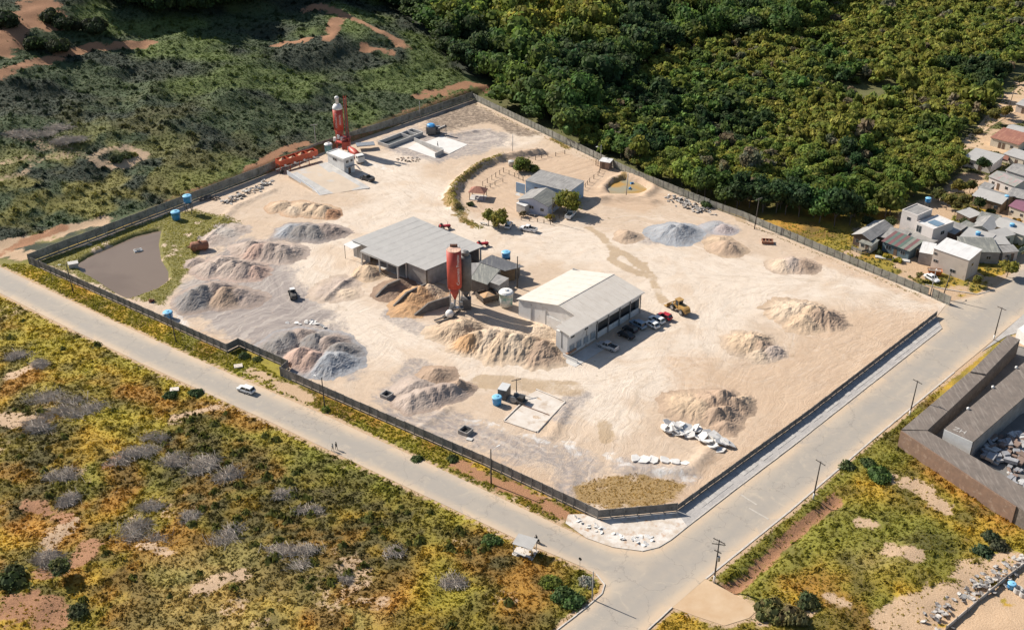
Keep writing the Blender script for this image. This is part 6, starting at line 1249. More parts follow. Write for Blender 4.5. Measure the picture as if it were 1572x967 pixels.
# ---- wheel loaders
def loader(label, px, hpx, mat, s_=1.0, roofm_=None):
    a_ = P(*px); d = P(*hpx)-a_; t = thing('wheel_loader', label, 'loader', (a_.x,a_.y,.05+yz(a_)), math.atan2(d.y,d.x)); t.scale = (s_,)*3
    MB().loft([ring(-3.1,.9,1.9,.85),ring(-2.6,.8,2.1,.95),ring(-.6,.8,2.15,.95),ring(-.4,.9,1.9,.8)]).build('engine_hood', mat, t)
    MB().box((.9,0,1.1),(1.8,1.3,.8)).build('front_frame', mat, t)
    cb = MB().box((.1,0,2.5),(1.3,1.4,1.3)).build('cab', M_AGLASS, t); MB().box((.1,0,3.2),(1.6,1.7,.14)).build('cab_roof', roofm_ or mat, t)
    for x in (-.5,.7):
        for y in (-.68,.68): MB().box((x,y,2.5),(.12,.12,1.35)).build('cab_post', mat, t)
    for y in (-.55,.55): MB().cyl((.7,y,1.9),(2.3,y,1.3),.14,.12,6).cyl((2.3,y,1.3),(3.0,y,.6),.12,.1,6).build('lift_arm', mat, t)
    MB().loft([[Vector(q) for q in ((3.0,y,.15),(4.1,y,.1),(4.15,y,.2),(3.2,y,.35),(3.05,y,1.2),(2.9,y,1.2))] for y in (-1.35,1.35)]).build('bucket', mat, t)
    for x in (-1.9,1.3):
        for y in (-1.0,1.0): wheel(t, x, y, .75, .5)
    MB().cyl((-1.5,.3,2.1),(-1.5,.3,2.9),.07,.07,6).build('exhaust', M_BLACK, t); MB().box((-3.15,0,1.1),(.3,1.6,.6)).build('counterweight', mat, t)
    for y in (-.6,.6): MB().box((1.8,y,1.6),(.2,.25,.2)).build('headlight', M_LAMP, t)
    return t
loader('yellow wheel loader standing on the sand by the warehouse corner', (1042,478), (1022,466), pm('loader yellow', (.46,.27,.07), (.30,.18,.07), 1.2, .6))
loader('compact white-roofed loader between gravel heaps and shed', (450,456), (447,446), pm('dark loader frame', (.06,.055,.05), (.10,.09,.08), 1, .6), .72, M_WHITEP)
# ---- mixer truck below the batching silo
a_ = P(546,246); d = P(552,250)-a_; t = thing('mixer_truck', 'white-cabbed truck with red and grey drum beneath the batching silo', 'truck', (a_.x,a_.y,0), math.atan2(d.y,d.x))
MB().loft([ring(2.2,.7,2.9,1.2,.96),ring(2.4,.6,3.0,1.22,.96),ring(4.0,.6,2.9,1.22,.94),ring(4.25,.6,2.2,1.18,.94)]).build('cab', M_WHITEP, t); MB().box((4.16,0,2.25),(.1,2.0,.8),0,0,-.12).build('windscreen', M_AGLASS, t)
for y in (-1.2,1.2): MB().box((3.4,y,2.3),(1.0,.08,.7)).build('side_window', M_AGLASS, t); MB().box((4.25,y*.7,1.1),(.1,.4,.25)).build('headlight', M_LAMP, t)
MB().box((-1.0,0,.95),(7.4,.9,.35)).build('chassis', M_BLACK, t)
MB().loft([[Vector((x, r_*math.cos(2*math.pi*i/18), zc+r_*math.sin(2*math.pi*i/18))) for i in range(18)] for x, r_, zc in ((1.8,.7,2.1),(1.0,1.15,2.2),(-1.2,1.25,2.4),(-3.4,.75,2.8),(-3.9,.55,2.9))]).build('drum', M_RED, t, True)
MB().box((-4.0,0,2.3),(.5,1.2,2.2)).build('chute_frame', M_STEEL, t)
for x in (3.3,-1.9,-3.2):
    for y in (-1.0,1.0): wheel(t, x, y, .52, .32)
# ---- small red machines behind the shed
for lab, px in (('small red tractor half hidden behind the middle of the grey shed roof','683,352'),('small red tractor just beyond the right corner of the grey shed','741,379')):
    q_ = P(*map(float, px.split(','))); t = thing('tractor', lab, 'tractor', q_, R(20)); MB().loft([ring(-.6,.7,1.3,.4),ring(1.5,.7,1.25,.38),ring(1.7,.75,1.1,.34)]).build('bonnet', PR, t); MB().box((-1.0,0,1.2),(.9,1.2,.7)).build('rear_body', PR, t); MB().box((-1.0,0,1.75),(.5,.5,.4)).build('seat', M_BLACK, t)
    for x, r_ in ((-1.0,.7),(1.2,.42)):
        for y in (-.7,.7): wheel(t, x, y, r_, .32)
    MB().cyl((-.4,0,1.3),(-.55,0,1.9),.03,.03,5).build('steering_column', M_BLACK, t); MB().cyl((.9,.1,1.2),(.9,.1,2.1),.05,.05,5).build('exhaust', M_BLACK, t)
# ---- people: one continuous skinned body each
M_SKIN = pm('skin', (.30,.17,.11), (.26,.15,.10), 3, .6); M_HAIR = pm('dark hair', (.02,.016,.014), (.03,.025,.02), 5, .7); M_DARKC = pm('dark trousers', (.03,.03,.04), (.04,.04,.05), 4, .9); M_SHIRTD = pm('black shirt', (.02,.02,.022), (.03,.03,.03), 4, .9); M_SHIRTL = pm('pale shirt', (.50,.48,.46), (.42,.40,.38), 4, .9)
def person_mesh(J, E, rad, mats, cut):
    """J joints, E bones, rad radii; cut(z, x) -> material index"""
    me = bpy.data.meshes.new('body'); me.from_pydata(J, E, []); ob = bpy.data.objects.new('body_tmp', me); col.objects.link(ob)
    md = ob.modifiers.new('s', 'SKIN'); md.use_smooth_shade = True
    for i, r_ in enumerate(rad): me.skin_vertices[0].data[i].radius = (r_, r_*.85)
    me.skin_vertices[0].data[0].use_root = True
    ob.modifiers.new('u', 'SUBSURF').levels = 1
    m2 = bpy.data.meshes.new_from_object(ob.evaluated_get(bpy.context.evaluated_depsgraph_get())); bpy.data.objects.remove(ob)
    m2.materials.clear()
    for mm in mats: m2.materials.append(mm)
    for pl in m2.polygons: pl.material_index = cut(pl.center)
    return m2
def person(label, p, rz, J, mats, cut, sc=1.0):
    E = [(0,1),(1,2),(2,3),(3,4),(2,5),(5,6),(6,7),(2,8),(8,9),(9,10),(0,11),(11,12),(12,13),(13,14),(0,15),(15,16),(16,17),(17,18)]
    rad = [.15,.15,.16,.06,.105,.065,.05,.035,.065,.05,.035,.095,.065,.05,.045,.095,.065,.05,.045]
    m2 = person_mesh(J, E, rad, mats, cut); t = thing('person', label, 'person', p, rz); t.scale = (sc,)*3
    b_ = bpy.data.objects.new('body', m2); col.objects.link(b_); b_.parent = t
    h = Vector(J[4]); MB().lathe([(.09,-.02),(.118,.06),(.10,.13),(.03,.165)],12,(h.x-.02,h.y,h.z)).build('hair', M_HAIR, t, True)
    fb = MB()
    for hi in (7, 10):
        q_ = Vector(J[hi])
        for k in range(4): fb.cyl(q_+Vector((-.02+.015*k,0,-.02)), q_+Vector((-.02+.018*k,0,-.11+.01*abs(k-1.5))), .009,.007,5)
        fb.cyl(q_+Vector((.03,0,0)), q_+Vector((.06,0,-.05)), .010,.008,5)
    fb.build('fingers', mats[0], t)
    return t
WALK = [(0,0,.95),(0,0,1.15),(0,0,1.38),(0,0,1.52),(.02,0,1.64),(0,.19,1.38),(-.08,.22,1.12),(.02,.22,.88),(0,-.19,1.38),(.08,-.22,1.12),(.18,-.22,.90),(.05,.09,.86),(.16,.09,.48),(.22,.09,.06),(.32,.09,.03),(-.05,-.09,.86),(-.08,-.09,.47),(-.26,-.09,.09),(-.17,-.09,.03)]
dd = P(700,771)-P(420,640); wa = math.atan2(dd.y, dd.x)
cutw = lambda c: 0 if (c.z > 1.50 or (abs(c.y) > .17 and c.z < 1.0)) else (2 if c.z < .92 else 1)
person('walker in black top and dark trousers, on the street centre side', P(516.5,690), wa, WALK, [M_SKIN, M_SHIRTD, M_DARKC], cutw, 1.06)
person('walker in pale top and dark trousers, on the field side of the street', P(511,692), wa, WALK, [M_SKIN, M_SHIRTL, M_DARKC], cutw, 1.02)
# motorcyclist
p = P(823,832); hd = math.atan2((P(800,820)-p).y, (P(800,820)-p).x)
t = thing('motorcycle', 'dark motorcycle passing the bus shelter', 'motorcycle', p, hd)
for x in (-.65,.65): 
    w_ = MB().cyl((x,-.05,.31),(x,.05,.31),.31,.31,16).build('wheel', M_TYRE, t); MB().cyl((x,-.06,.31),(x,.06,.31),.17,.17,10).build('rim', M_RIM, w_)
MB().loft([ring(-.7,.62,.8,.1),ring(-.2,.5,.82,.13),ring(.15,.5,.95,.15),ring(.4,.6,.9,.1)]).build('frame_and_tank', PB, t); MB().box((-.35,0,.84),(.7,.26,.08)).build('seat', M_BLACK, t)
MB().cyl((.65,.0,.31),(.42,0,1.0),.04,.04,6).cyl((.42,-.35,1.02),(.42,.35,1.02),.02,.02,6).build('fork_and_handlebar', M_STEEL, t); MB().cyl((.5,0,.88),(.6,0,.88),.09,.09,10).build('headlight', M_LAMP, t); MB().box((0,0,.4),(.45,.25,.3)).build('engine', M_DGREY, t); MB().cyl((-.8,-.16,.35),(.1,-.16,.35),.05,.05,6).build('exhaust', M_STEEL, t)
RIDE = [(-.25,0,.93),(-.2,0,1.12),(-.08,0,1.36),(0,0,1.48),(.05,0,1.60),(-.06,.19,1.34),(.12,.26,1.12),(.40,.28,1.06),(-.06,-.19,1.34),(.12,-.26,1.12),(.40,-.28,1.06),(-.12,.12,.90),(.25,.19,.80),(.05,.19,.38),(.18,.19,.33),(-.12,-.12,.90),(.25,-.19,.80),(.05,-.19,.38),(.18,-.19,.33)]
person('rider in dark clothes seated on the motorcycle', p, hd, RIDE, [M_SKIN, M_SHIRTD, M_DARKC], lambda c: 0 if (c.z > 1.47 or (abs(c.y) > .22 and c.x > .2 and c.z > .9)) else (2 if c.z < .96 else 1))
# person by the concrete wash wall
person('worker in dark clothes beside the wash slab wall', P(672,226,.15), 0, WALK, [M_SKIN, M_SHIRTD, M_DARKC], cutw, 1.05)
# ================================================================== PLANTS
def leafmat(name, trans=.28, rnd=0.0):
    m, nt, N, L, b = nodes(name); b.inputs['Roughness'].default_value = .75; b.inputs['Specular IOR Level'].default_value = .2
    c = attr(N, 'Col').outputs['Color']
    if rnd:
        oi = N.new('ShaderNodeObjectInfo'); hs = N.new('ShaderNodeHueSaturation'); L.new(c, hs.inputs['Color'])
        L.new(mrange(N, L, oi.outputs['Random'], 0, 1, .492-rnd*.008, .505+rnd*.035), hs.inputs['Hue'])
        mm = math_(N, L, 'MULTIPLY', oi.outputs['Random'], 7.31); fr = N.new('ShaderNodeMath'); fr.operation = 'FRACT'; L.new(mm, fr.inputs[0])
        L.new(mrange(N, L, fr.outputs[0], 0, 1, 1-rnd*.45, 1+rnd*.45), hs.inputs['Value']); c = hs.outputs[0]
    L.new(c, b.inputs['Base Color']); tr = N.new('ShaderNodeBsdfTranslucent'); L.new(c, tr.inputs['Color']); mx = N.new('ShaderNodeMixShader'); mx.inputs[0].default_value = trans
    L.new(b.outputs[0], mx.inputs[1]); L.new(tr.outputs[0], mx.inputs[2]); L.new(mx.outputs[0], N['Material Output'].inputs['Surface']); return m
M_LEAF = leafmat('tree foliage', .45, .5); M_LEAF1 = leafmat('wood foliage', .45); M_GRASS = leafmat('grass and weeds', .45); M_BARK = pm('grey brown bark', (.16,.125,.10), (.10,.08,.065), 2, .95); M_TWIG = pm('bleached dead twigs', (.55,.48,.40), (.34,.29,.24), .5, .95)
def crown(seed, Rr, Hh, nb, nl, leaf, tone, z0, core=True, flat=1.0):
    """leaf quads on lumpy clusters; returns V, F, C"""
    r_ = np.random.default_rng(seed); Vs, Fs, Cs = [], [], []; o = 0
    for k in range(nb):
        th = r_.uniform(0, 2*np.pi); ph = r_.uniform(-.25, 1.0); rr = Rr*r_.uniform(.50,.78)*np.sqrt(r_.uniform(.1, 1))*np.sqrt(max(0, 1-max(0, ph)**2*.7))
        c = np.array([rr*np.cos(th), rr*np.sin(th), z0+Hh*(.42+.40*ph)]); br = Rr*r_.uniform(.30, .50); ct = np.array(tone)*r_.uniform(.70, 1.30)*np.array([r_.uniform(.85, 1.2), 1, r_.uniform(.8, 1.1)])
        d = r_.normal(size=(nl, 3)); d[:, 2] = d[:, 2]*.8+.25; d /= np.linalg.norm(d, axis=1)[:, None]
        p = c+d*(br*r_.uniform(.60, 1.28, nl))[:, None]*np.array([1, 1, .8*flat]); n = d+r_.normal(size=(nl, 3))*.45; n /= np.linalg.norm(n, axis=1)[:, None]
        a = np.cross(n, r_.normal(size=(nl, 3))); a /= np.linalg.norm(a, axis=1)[:, None]+1e-9; b_ = np.cross(n, a); s_ = leaf*r_.uniform(.6, 1.35, nl)[:, None]
        q = np.stack([p-a*s_*.5-b_*s_*.42, p+a*s_*.55-b_*s_*.3, p+a*s_*.45+b_*s_*.5, p-a*s_*.5+b_*s_*.35], 1).reshape(-1, 3)
        Vs.append(q); Fs.append(np.arange(nl*4).reshape(-1, 4)+o); o += nl*4
        Cs.append(np.repeat(ct*r_.uniform(.75, 1.3, (nl, 1)), 4, 0))
        if core:
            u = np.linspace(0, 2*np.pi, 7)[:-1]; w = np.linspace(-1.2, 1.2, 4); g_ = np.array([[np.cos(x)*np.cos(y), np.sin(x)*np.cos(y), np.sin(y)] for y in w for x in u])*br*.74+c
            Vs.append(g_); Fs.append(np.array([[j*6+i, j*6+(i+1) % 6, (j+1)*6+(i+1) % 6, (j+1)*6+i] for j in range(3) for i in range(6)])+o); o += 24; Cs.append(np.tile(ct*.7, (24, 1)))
    return np.concatenate(Vs), np.concatenate(Fs), np.concatenate(Cs)
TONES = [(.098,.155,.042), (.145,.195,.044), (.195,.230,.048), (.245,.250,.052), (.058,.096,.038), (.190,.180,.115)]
def trunk_mb(h, r, seed):
    r_ = random.Random(seed); mb = MB(); x = r_.uniform(-.3, .3); y = r_.uniform(-.3, .3); mb.cyl((0,0,-.6),(x,y,h*.55),r,r*.7,7)
    for k in range(4): a_ = r_.uniform(0, 6.28); mb.cyl((x*.8,y*.8,h*.42),(x+math.cos(a_)*h*.28,y+math.sin(a_)*h*.28,h*r_.uniform(.65,.85)),r*.5,r*.2,5)
    return mb
PROTO = []
for i, tn in enumerate(TONES*2):
    Rr = 3.6 if i < 6 else 3.0; Hh = (6.0, 5.4, 5.2, 5.0, 6.8, 5.0)[i % 6]
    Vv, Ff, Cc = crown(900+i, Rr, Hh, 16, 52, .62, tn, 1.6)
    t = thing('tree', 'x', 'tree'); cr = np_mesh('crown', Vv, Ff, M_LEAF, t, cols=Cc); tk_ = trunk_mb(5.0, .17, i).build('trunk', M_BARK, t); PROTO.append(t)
used = set()
def place_tree(i, p, s, label, group, sz=1.0):
    o_ = PROTO[i] if i not in used else copy_tree(PROTO[i]); used.add(i); o_.location = p; o_.scale = (s*random.uniform(.78, 1.3), s*random.uniform(.78, 1.3), s*sz); o_.rotation_euler = (0, 0, random.uniform(0, 6.28)); o_['label'] = label
    if group: o_['group'] = group
    elif 'group' in o_: del o_['group']
    return o_
# ---- the wood beyond the far wall
WOOD_PX = [(130,5),(230,26),(330,30),(440,8),(560,-5),(640,40),(690,92),(738,138),(800,182),(860,213),(947,254),(980,268),(1088,311),(1150,328),(1215,342),(1300,353),(1372,343),(1392,312),(1438,298),(1480,262),(1472,240),(1462,215),(1505,185),(1538,132),(1574,95),(1700,20),(1900,-160),(1900,-420),(100,-420)]
WOOD = GL([(a_, max(b_, -140)) for a_, b_ in WOOD_PX])
BIGP = GL([(100,20),(330,36),(440,14),(560,0),(640,44),(700,100),(738,142),(800,186),(880,220),(905,190),(935,150),(990,95),(1080,70),(1240,55),(1300,-20),(1300,-140),(100,-140)])
CLEAR = [(PL([(1285,140),(1350,140),(1375,135)]), 6.0), (PL([(1330,150),(1345,160)]), 4)]
xs = [q[0] for q in WOOD]; ys = [q[1] for q in WOOD]
def lay(sp_, jit):
    o_ = []
    for j, y in enumerate(np.arange(min(ys), max(ys), sp_*.87)):
        for x in np.arange(min(xs), max(xs), sp_): o_.append((x+(j % 2)*sp_/2+random.uniform(-jit, jit), y+random.uniform(-jit, jit)))
    o_ = np.array(o_); return o_[sdist(WOOD, o_[:, 0], o_[:, 1]) < -.8]
pb = lay(6.6, 2.0); pb = pb[sdist(BIGP, pb[:, 0], pb[:, 1]) < 1.0]; pl_ = lay(4.1, 1.5); pl_ = pl_[sdist(BIGP, pl_[:, 0], pl_[:, 1]) > 0.5]
pts = np.concatenate([pb, pl_]); isbig = np.concatenate([np.ones(len(pb), bool), np.zeros(len(pl_), bool)])
hz = height(pts[:, 0], pts[:, 1])
# keep what the frame (with a margin) can see
def project(x, y, z):
    dz = z-CAM_H; dep = y*cp-dz*sp; return 786+FPX*x/dep, 483.5-FPX*(y*sp+dz*cp)/dep
pxs, pys = project(pts[:, 0], pts[:, 1], hz); k = (pxs > -140) & (pxs < 1720) & (pys > -130); pts, hz, pxs, pys, isbig = pts[k], hz[k], pxs[k], pys[k], isbig[k]
for ln, w in CLEAR:
    k = ldist(ln, pts[:, 0], pts[:, 1]) > w; pts, hz, pxs, pys, isbig = pts[k], hz[k], pxs[k], pys[k], isbig[k]
order = np.argsort(pts[:, 1]); pts, hz, pxs, pys, isbig = pts[order], hz[order], pxs[order], pys[order], isbig[order]
toneN = fbm(pts[:, 0]/26, pts[:, 1]/26, 201, 3); sizeN = fbm(pts[:, 0]/40, pts[:, 1]/40, 205, 3); edge = -sdist(WOOD, pts[:, 0], pts[:, 1])
def kind_of(i):
    x, y = pxs[i], pys[i]; v = toneN[i]+random.uniform(-.07, .07)
    if isbig[i]:
        gold = max(0, 1-((x-815)/75)**2-((y-75)/60)**2)+max(0, 1-((x-905)/60)**2-((y-60)/60)**2)  # golden patches: sunlight on these crowns is put into their tone
        v = v*.5+.16+.30*gold-.10*(y < 30)*(gold < .1); i_ = 4 if v < .42 else 0 if v < .50 else 1 if v < .58 else 3  # top rows toned down, shade painted into the leaf colour
        s = 1.35+.55*sizeN[i]+random.uniform(-.2, .3)+.35*gold
        if x < 640: i_ = 4; s *= .85  # top-left trees all dark, their shade painted in as well
        if y < 32 and gold < .2: i_ = 4  # topmost trees take the dark tone: cloud shade put into colour
    else:
        near = max(0, 1-edge[i]/9)*(x > 1040)*(x < 1400); v = v+.05-.16*near
        i_ = 4 if v < .37 else 0 if v < .43 else 1 if v < .50 else 2 if v < .58 else 3
        if random.random() < .05: i_ = 5
        s = .52+.40*sizeN[i]+random.uniform(-.10, .16)+.55*near+(.35 if random.random() < .06 else 0)
    return i_, s
ZONES = [((760,150),'near the far corner of the hillside wall'), ((860,215),'behind the slatted wall and dry grass'), ((960,250),'behind the muddy pond'), ((1075,300),'behind the rubble heap'), ((1160,320),'behind the pole with crossarm'), ((1260,340),'above the yellow grass strip'), ((1390,310),'beside the tall white house'), ((1450,250),'beside the ochre timber house'), ((1490,190),'beside the dirt lane'), ((1200,230),'in the middle of the wood'), ((1330,230),'inside the wood toward the lane'), ((1050,230),'inside the wood above the muddy pond'), ((900,130),'on the slope above the slatted wall')]
LBL = ['mid-green round tree of the wood behind the far yard wall', 'olive green tree of the wood behind the far yard wall', 'yellow-green tree of the wood behind the far yard wall', 'golden-topped tree of the wood behind the far yard wall', 'dark green dense tree of the wood behind the far yard wall', 'dull grey-green tree of the wood behind the far yard wall']
NI = 285; SV, SF, SC = [], [], []; off = 0
lowC = {i: crown(700+i, 3.6, 5.0, 7, 24, 1.0, TONES[i % 6], .6) for i in range(12)}; bigC = {i: crown(720+i, 3.5, 5.6, 15, 40, .55, TONES[i % 6], 1.2) for i in range(12)}
for i in range(len(pts)):
    kd, s = kind_of(i)
    if i < NI:
        zn = min(ZONES, key=lambda q: (q[0][0]-pxs[i])**2+(q[0][1]-pys[i])**2)[1]; szw = 'small' if s < .72 else 'tall' if s > 1.05 else 'medium'
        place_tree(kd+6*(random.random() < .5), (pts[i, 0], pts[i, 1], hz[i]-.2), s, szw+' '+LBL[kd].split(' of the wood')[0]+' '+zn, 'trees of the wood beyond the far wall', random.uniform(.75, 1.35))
    else:
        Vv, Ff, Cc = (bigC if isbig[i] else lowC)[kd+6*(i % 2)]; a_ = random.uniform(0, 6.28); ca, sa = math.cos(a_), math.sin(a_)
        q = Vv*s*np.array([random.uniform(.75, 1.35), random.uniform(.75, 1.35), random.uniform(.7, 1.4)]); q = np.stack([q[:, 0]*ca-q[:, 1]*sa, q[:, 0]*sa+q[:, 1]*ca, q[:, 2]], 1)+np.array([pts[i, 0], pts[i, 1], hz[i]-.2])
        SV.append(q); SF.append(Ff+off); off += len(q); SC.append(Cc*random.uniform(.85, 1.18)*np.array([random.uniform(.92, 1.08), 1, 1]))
print('wood trees', len(pts))
wood = np_mesh('woodland', np.concatenate(SV), np.concatenate(SF), M_LEAF1, cols=np.concatenate(SC)); tag(wood, 'far mass of mixed green woodland filling the upper right', 'woodland', kind='stuff')
# ---- single trees
def tree(name, label, p, Rr, Hh, tone, seed, nb=18, nl=60, leaf=.5, th=None, z0=1.4, flat=1.0):
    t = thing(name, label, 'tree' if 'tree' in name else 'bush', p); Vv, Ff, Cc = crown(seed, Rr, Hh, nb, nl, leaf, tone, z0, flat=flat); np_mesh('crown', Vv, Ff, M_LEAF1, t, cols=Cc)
    trunk_mb(th or (z0+Hh*.6), max(.08, Rr*.05), seed).build('trunk', M_BARK, t); return t
tree('tree', 'round yellow-green tree shading the lilac house and white pickup', P(872,328), 4.1, 5.6, (.235,.235,.050), 31, 26, 90, .5, z0=1.1)
tree('tree', 'open-crowned tree over the pale car in front of the compound', P(766,350), 3.2, 4.6, (.215,.220,.055), 32, 16, 48, .45, z0=.6)
tree('tree', 'thin left-hand tree of the pair in front of the compound', P(750,346), 2.6, 4.2, (.225,.225,.055), 33, 13, 44, .42, z0=.5)
tree('bush', 'big spreading green bush behind the blue outbuilding', P(801,262), 3.4, 4.0, (.15,.18,.045), 34, 16, 60, .45, z0=.0); tree('bush', 'low trailing green bush beside the big spreading one', P(822,263), 2.4, 1.8, (0.120,0.152,0.038), 35, 12, 50, .4, z0=-.2)
tree('bush', 'small dark bush at the gazebo corner', P(722,316), 1.3, 1.5, (0.088,0.104,0.048), 36, 8, 40, .3, z0=-.2); tree('bush', 'yellow-green shrub at the garden gate of the lilac house', P(845,338), 1.5, 1.7, (0.256,0.216,0.048), 37, 8, 45, .3, z0=0); tree('bush', 'dry brownish shrub beside the house steps', P(803,333), 1.3, 1.6, (0.160,0.136,0.072), 38, 7, 30, .3, z0=.2)
tree('tree', 'compact yellow-green street tree by the beige house corner', P(1499,440), 1.3, 2.6, (0.192,0.184,0.048), 41, 10, 45, .35, z0=.6); tree('tree', 'wide flat-topped street tree in front of the grey roofs', P(1545,425), 2.7, 2.8, (0.240,0.240,0.048), 42, 16, 70, .42, z0=1.6, flat=.7)
tree('tree', 'slim sapling beside the white parked car', P(1410,430), 1.0, 2.2, (0.208,0.184,0.080), 43, 7, 30, .3, z0=.5); tree('tree', 'dark round tree among the far grey roofs', P(1505,268), 2.5, 4.0, (0.056,0.088,0.032), 44, 14, 60, .5); tree('tree', 'dark dense tree between garden shed and ochre house', P(1501,328), 2.2, 3.6, (0.072,0.096,0.032), 45, 12, 50, .45); tree('tree', 'sprawling tree behind the tall white house', P(1452,322), 2.6, 3.4, (0.168,0.160,0.048), 46, 12, 55, .45); tree('tree', 'golden tree at the wood edge near the white house', P(1470,300), 2.6, 4.0, (0.224,0.192,0.048), 47, 12, 55, .45)
tree('tree', 'tree in front of the red-tiled house at the lane', P(1524,190), 2.6, 4.0, (0.160,0.160,0.048), 48, 12, 55, .5); tree('tree', 'second tree at the lane, nearer the far houses', P(1543,183), 2.4, 3.4, (0.208,0.176,0.048), 49, 12, 50, .5); tree('bush', 'grey-green shrub in the earth yard behind the shed', P(1481,345), 1.6, 1.8, (0.096,0.112,0.048), 50, 9, 40, .4, z0=0); tree('tree', 'small tree between white wing and garden shed', P(1466,330), 1.8, 2.8, (0.144,0.144,0.048), 51, 10, 45, .4); tree('bush', 'small bush in front of the striped house', P(1350,392), 1.1, 1.4, (0.080,0.096,0.040), 52, 8, 40, .3, z0=0)
for k_, (px_, lab) in enumerate([((1378,402),'yellow flowering bed shrub, nearer the beige house'), ((1362,396),'yellow flowering bed shrub, nearer the brown timber house')]): tree('bush', lab, P(*px_), 1.5, .9, (0.352,0.304,0.048), 60+k_, 9, 40, .3, z0=-.1)
# ---- shrubs of the open fields
SH = [((20,890),3.0,2.4,(0.072,0.088,0.035),'dark tall shrub at the left edge above the red pit'), ((95,885),1.7,3.0,(0.112,0.128,0.056),'small tree with bare stem beside the red earth pit'), ((120,940),1.8,1.4,(0.080,0.096,0.045),'dark low shrub at the foot of the small bare-stemmed tree'), ((300,605),1.6,1.0,(0.056,0.088,0.035),'dark green shrub below the pale lid on the field'), ((262,608),1.6,1.0,(0.056,0.088,0.035),'dark green shrub left of the pale lid on the field'),
      ((865,915),2.2,1.7,(0.072,0.120,0.040),'dark green shrub in the field corner by the pale pole'), ((880,925),2.0,1.6,(0.080,0.136,0.045),'leafy shrub next to the kerb at the crossroads'), ((900,893),1.3,1.2,(0.320,0.320,0.272),'whitish flowering shrub at the crossroads corner'), ((845,895),1.8,1.2,(0.160,0.192,0.040),'bright green shrub between bus shelter and crossroads'), ((755,830),1.6,1.1,(0.096,0.144,0.045),'green shrub on the verge left of the bus shelter'),
      ((1350,732),2.6,1.7,(0.088,0.152,0.045),'broad fresh green shrub on the right field by the pale dirt'), ((1332,712),1.7,1.0,(0.072,0.112,0.040),'low dark shrub behind the broad fresh green one'), ((1508,848),1.8,1.2,(0.048,0.080,0.040),'dark shrub on the right field near the yellow grass'), ((1533,838),1.8,1.3,(0.080,0.080,0.048),'grey-dark shrub on the right field near the courtyard wall'), ((1520,825),1.6,1.1,(0.064,0.080,0.040),'dark shrub between field and courtyard wall'), ((1180,940),2.8,2.2,(0.160,0.152,0.056),'tall yellow-green shrub beside the side dirt road'), ((1215,950),2.6,2.2,(0.176,0.152,0.072),'twiggy shrub at the bottom edge near the side dirt road'), ((1240,925),2.0,1.2,(0.080,0.096,0.040),'dark shrub at the lower edge of the right field'), ((1300,715),1.8,.8,(0.072,0.096,0.040),'dark bank shrub beside the road and red trench'),
      ((640,705),1.2,.9,(0.080,0.112,0.040),'leafy shrub on the verge below the square pit'), ((376,548),1.5,1.2,(0.064,0.088,0.035),'dark shrub in the angle of the stepped wall'), ((395,553),1.2,.9,(0.096,0.112,0.040),'green shrub at the foot of the stepped wall'), ((695,705),1.2,.9,(0.080,0.104,0.040),'green shrub on the red earth verge'), ((500,630),.9,1.4,(0.160,0.208,0.048),'young leafy banana-like shrub by the lamp pole'),
      ((1085,318),2.0,2.2,(0.064,0.088,0.032),'dark shrub growing over the far wall by the rubble'), ((80,35),5.5,4.5,(0.035,0.048,0.022),'large dark hillside bush beside the red bank, left'), ((105,45),5.0,4.5,(0.035,0.048,0.022),'large dark hillside bush beside the red bank, right'), ((55,75),5.0,4,(0.035,0.051,0.022),'dark hillside bush above the red track, leftmost'), ((90,78),5,4,(0.038,0.051,0.022),'dark hillside bush above the red track, second from left'), ((10,40),6,5,(0.032,0.045,0.022),'dark hillside bush at the upper left edge'), ((145,50),6,5,(0.032,0.045,0.022),'dark hillside bush below the top wood'), ((180,245),2.6,1.4,(0.048,0.064,0.029),'dark shrub inside the loop of the hillside track'), ((195,240),2.2,1.2,(0.064,0.080,0.032),'second shrub inside the loop of the hillside track')]
for k_, (px_, Rr, Hh, tn, lab) in enumerate(SH):
    p = G(*px_); tree('tree' if 'tree with' in lab else 'bush', lab, p, Rr*(1.15 if Rr < 4 else 1), Hh*(.8 if Rr < 4 else 1), tuple(q*1.3 for q in tn), 300+k_, 22, 40, .30+.06*(Rr > 4)*4, z0=-.35 if 'tree with' not in lab else 1.2, flat=.75)
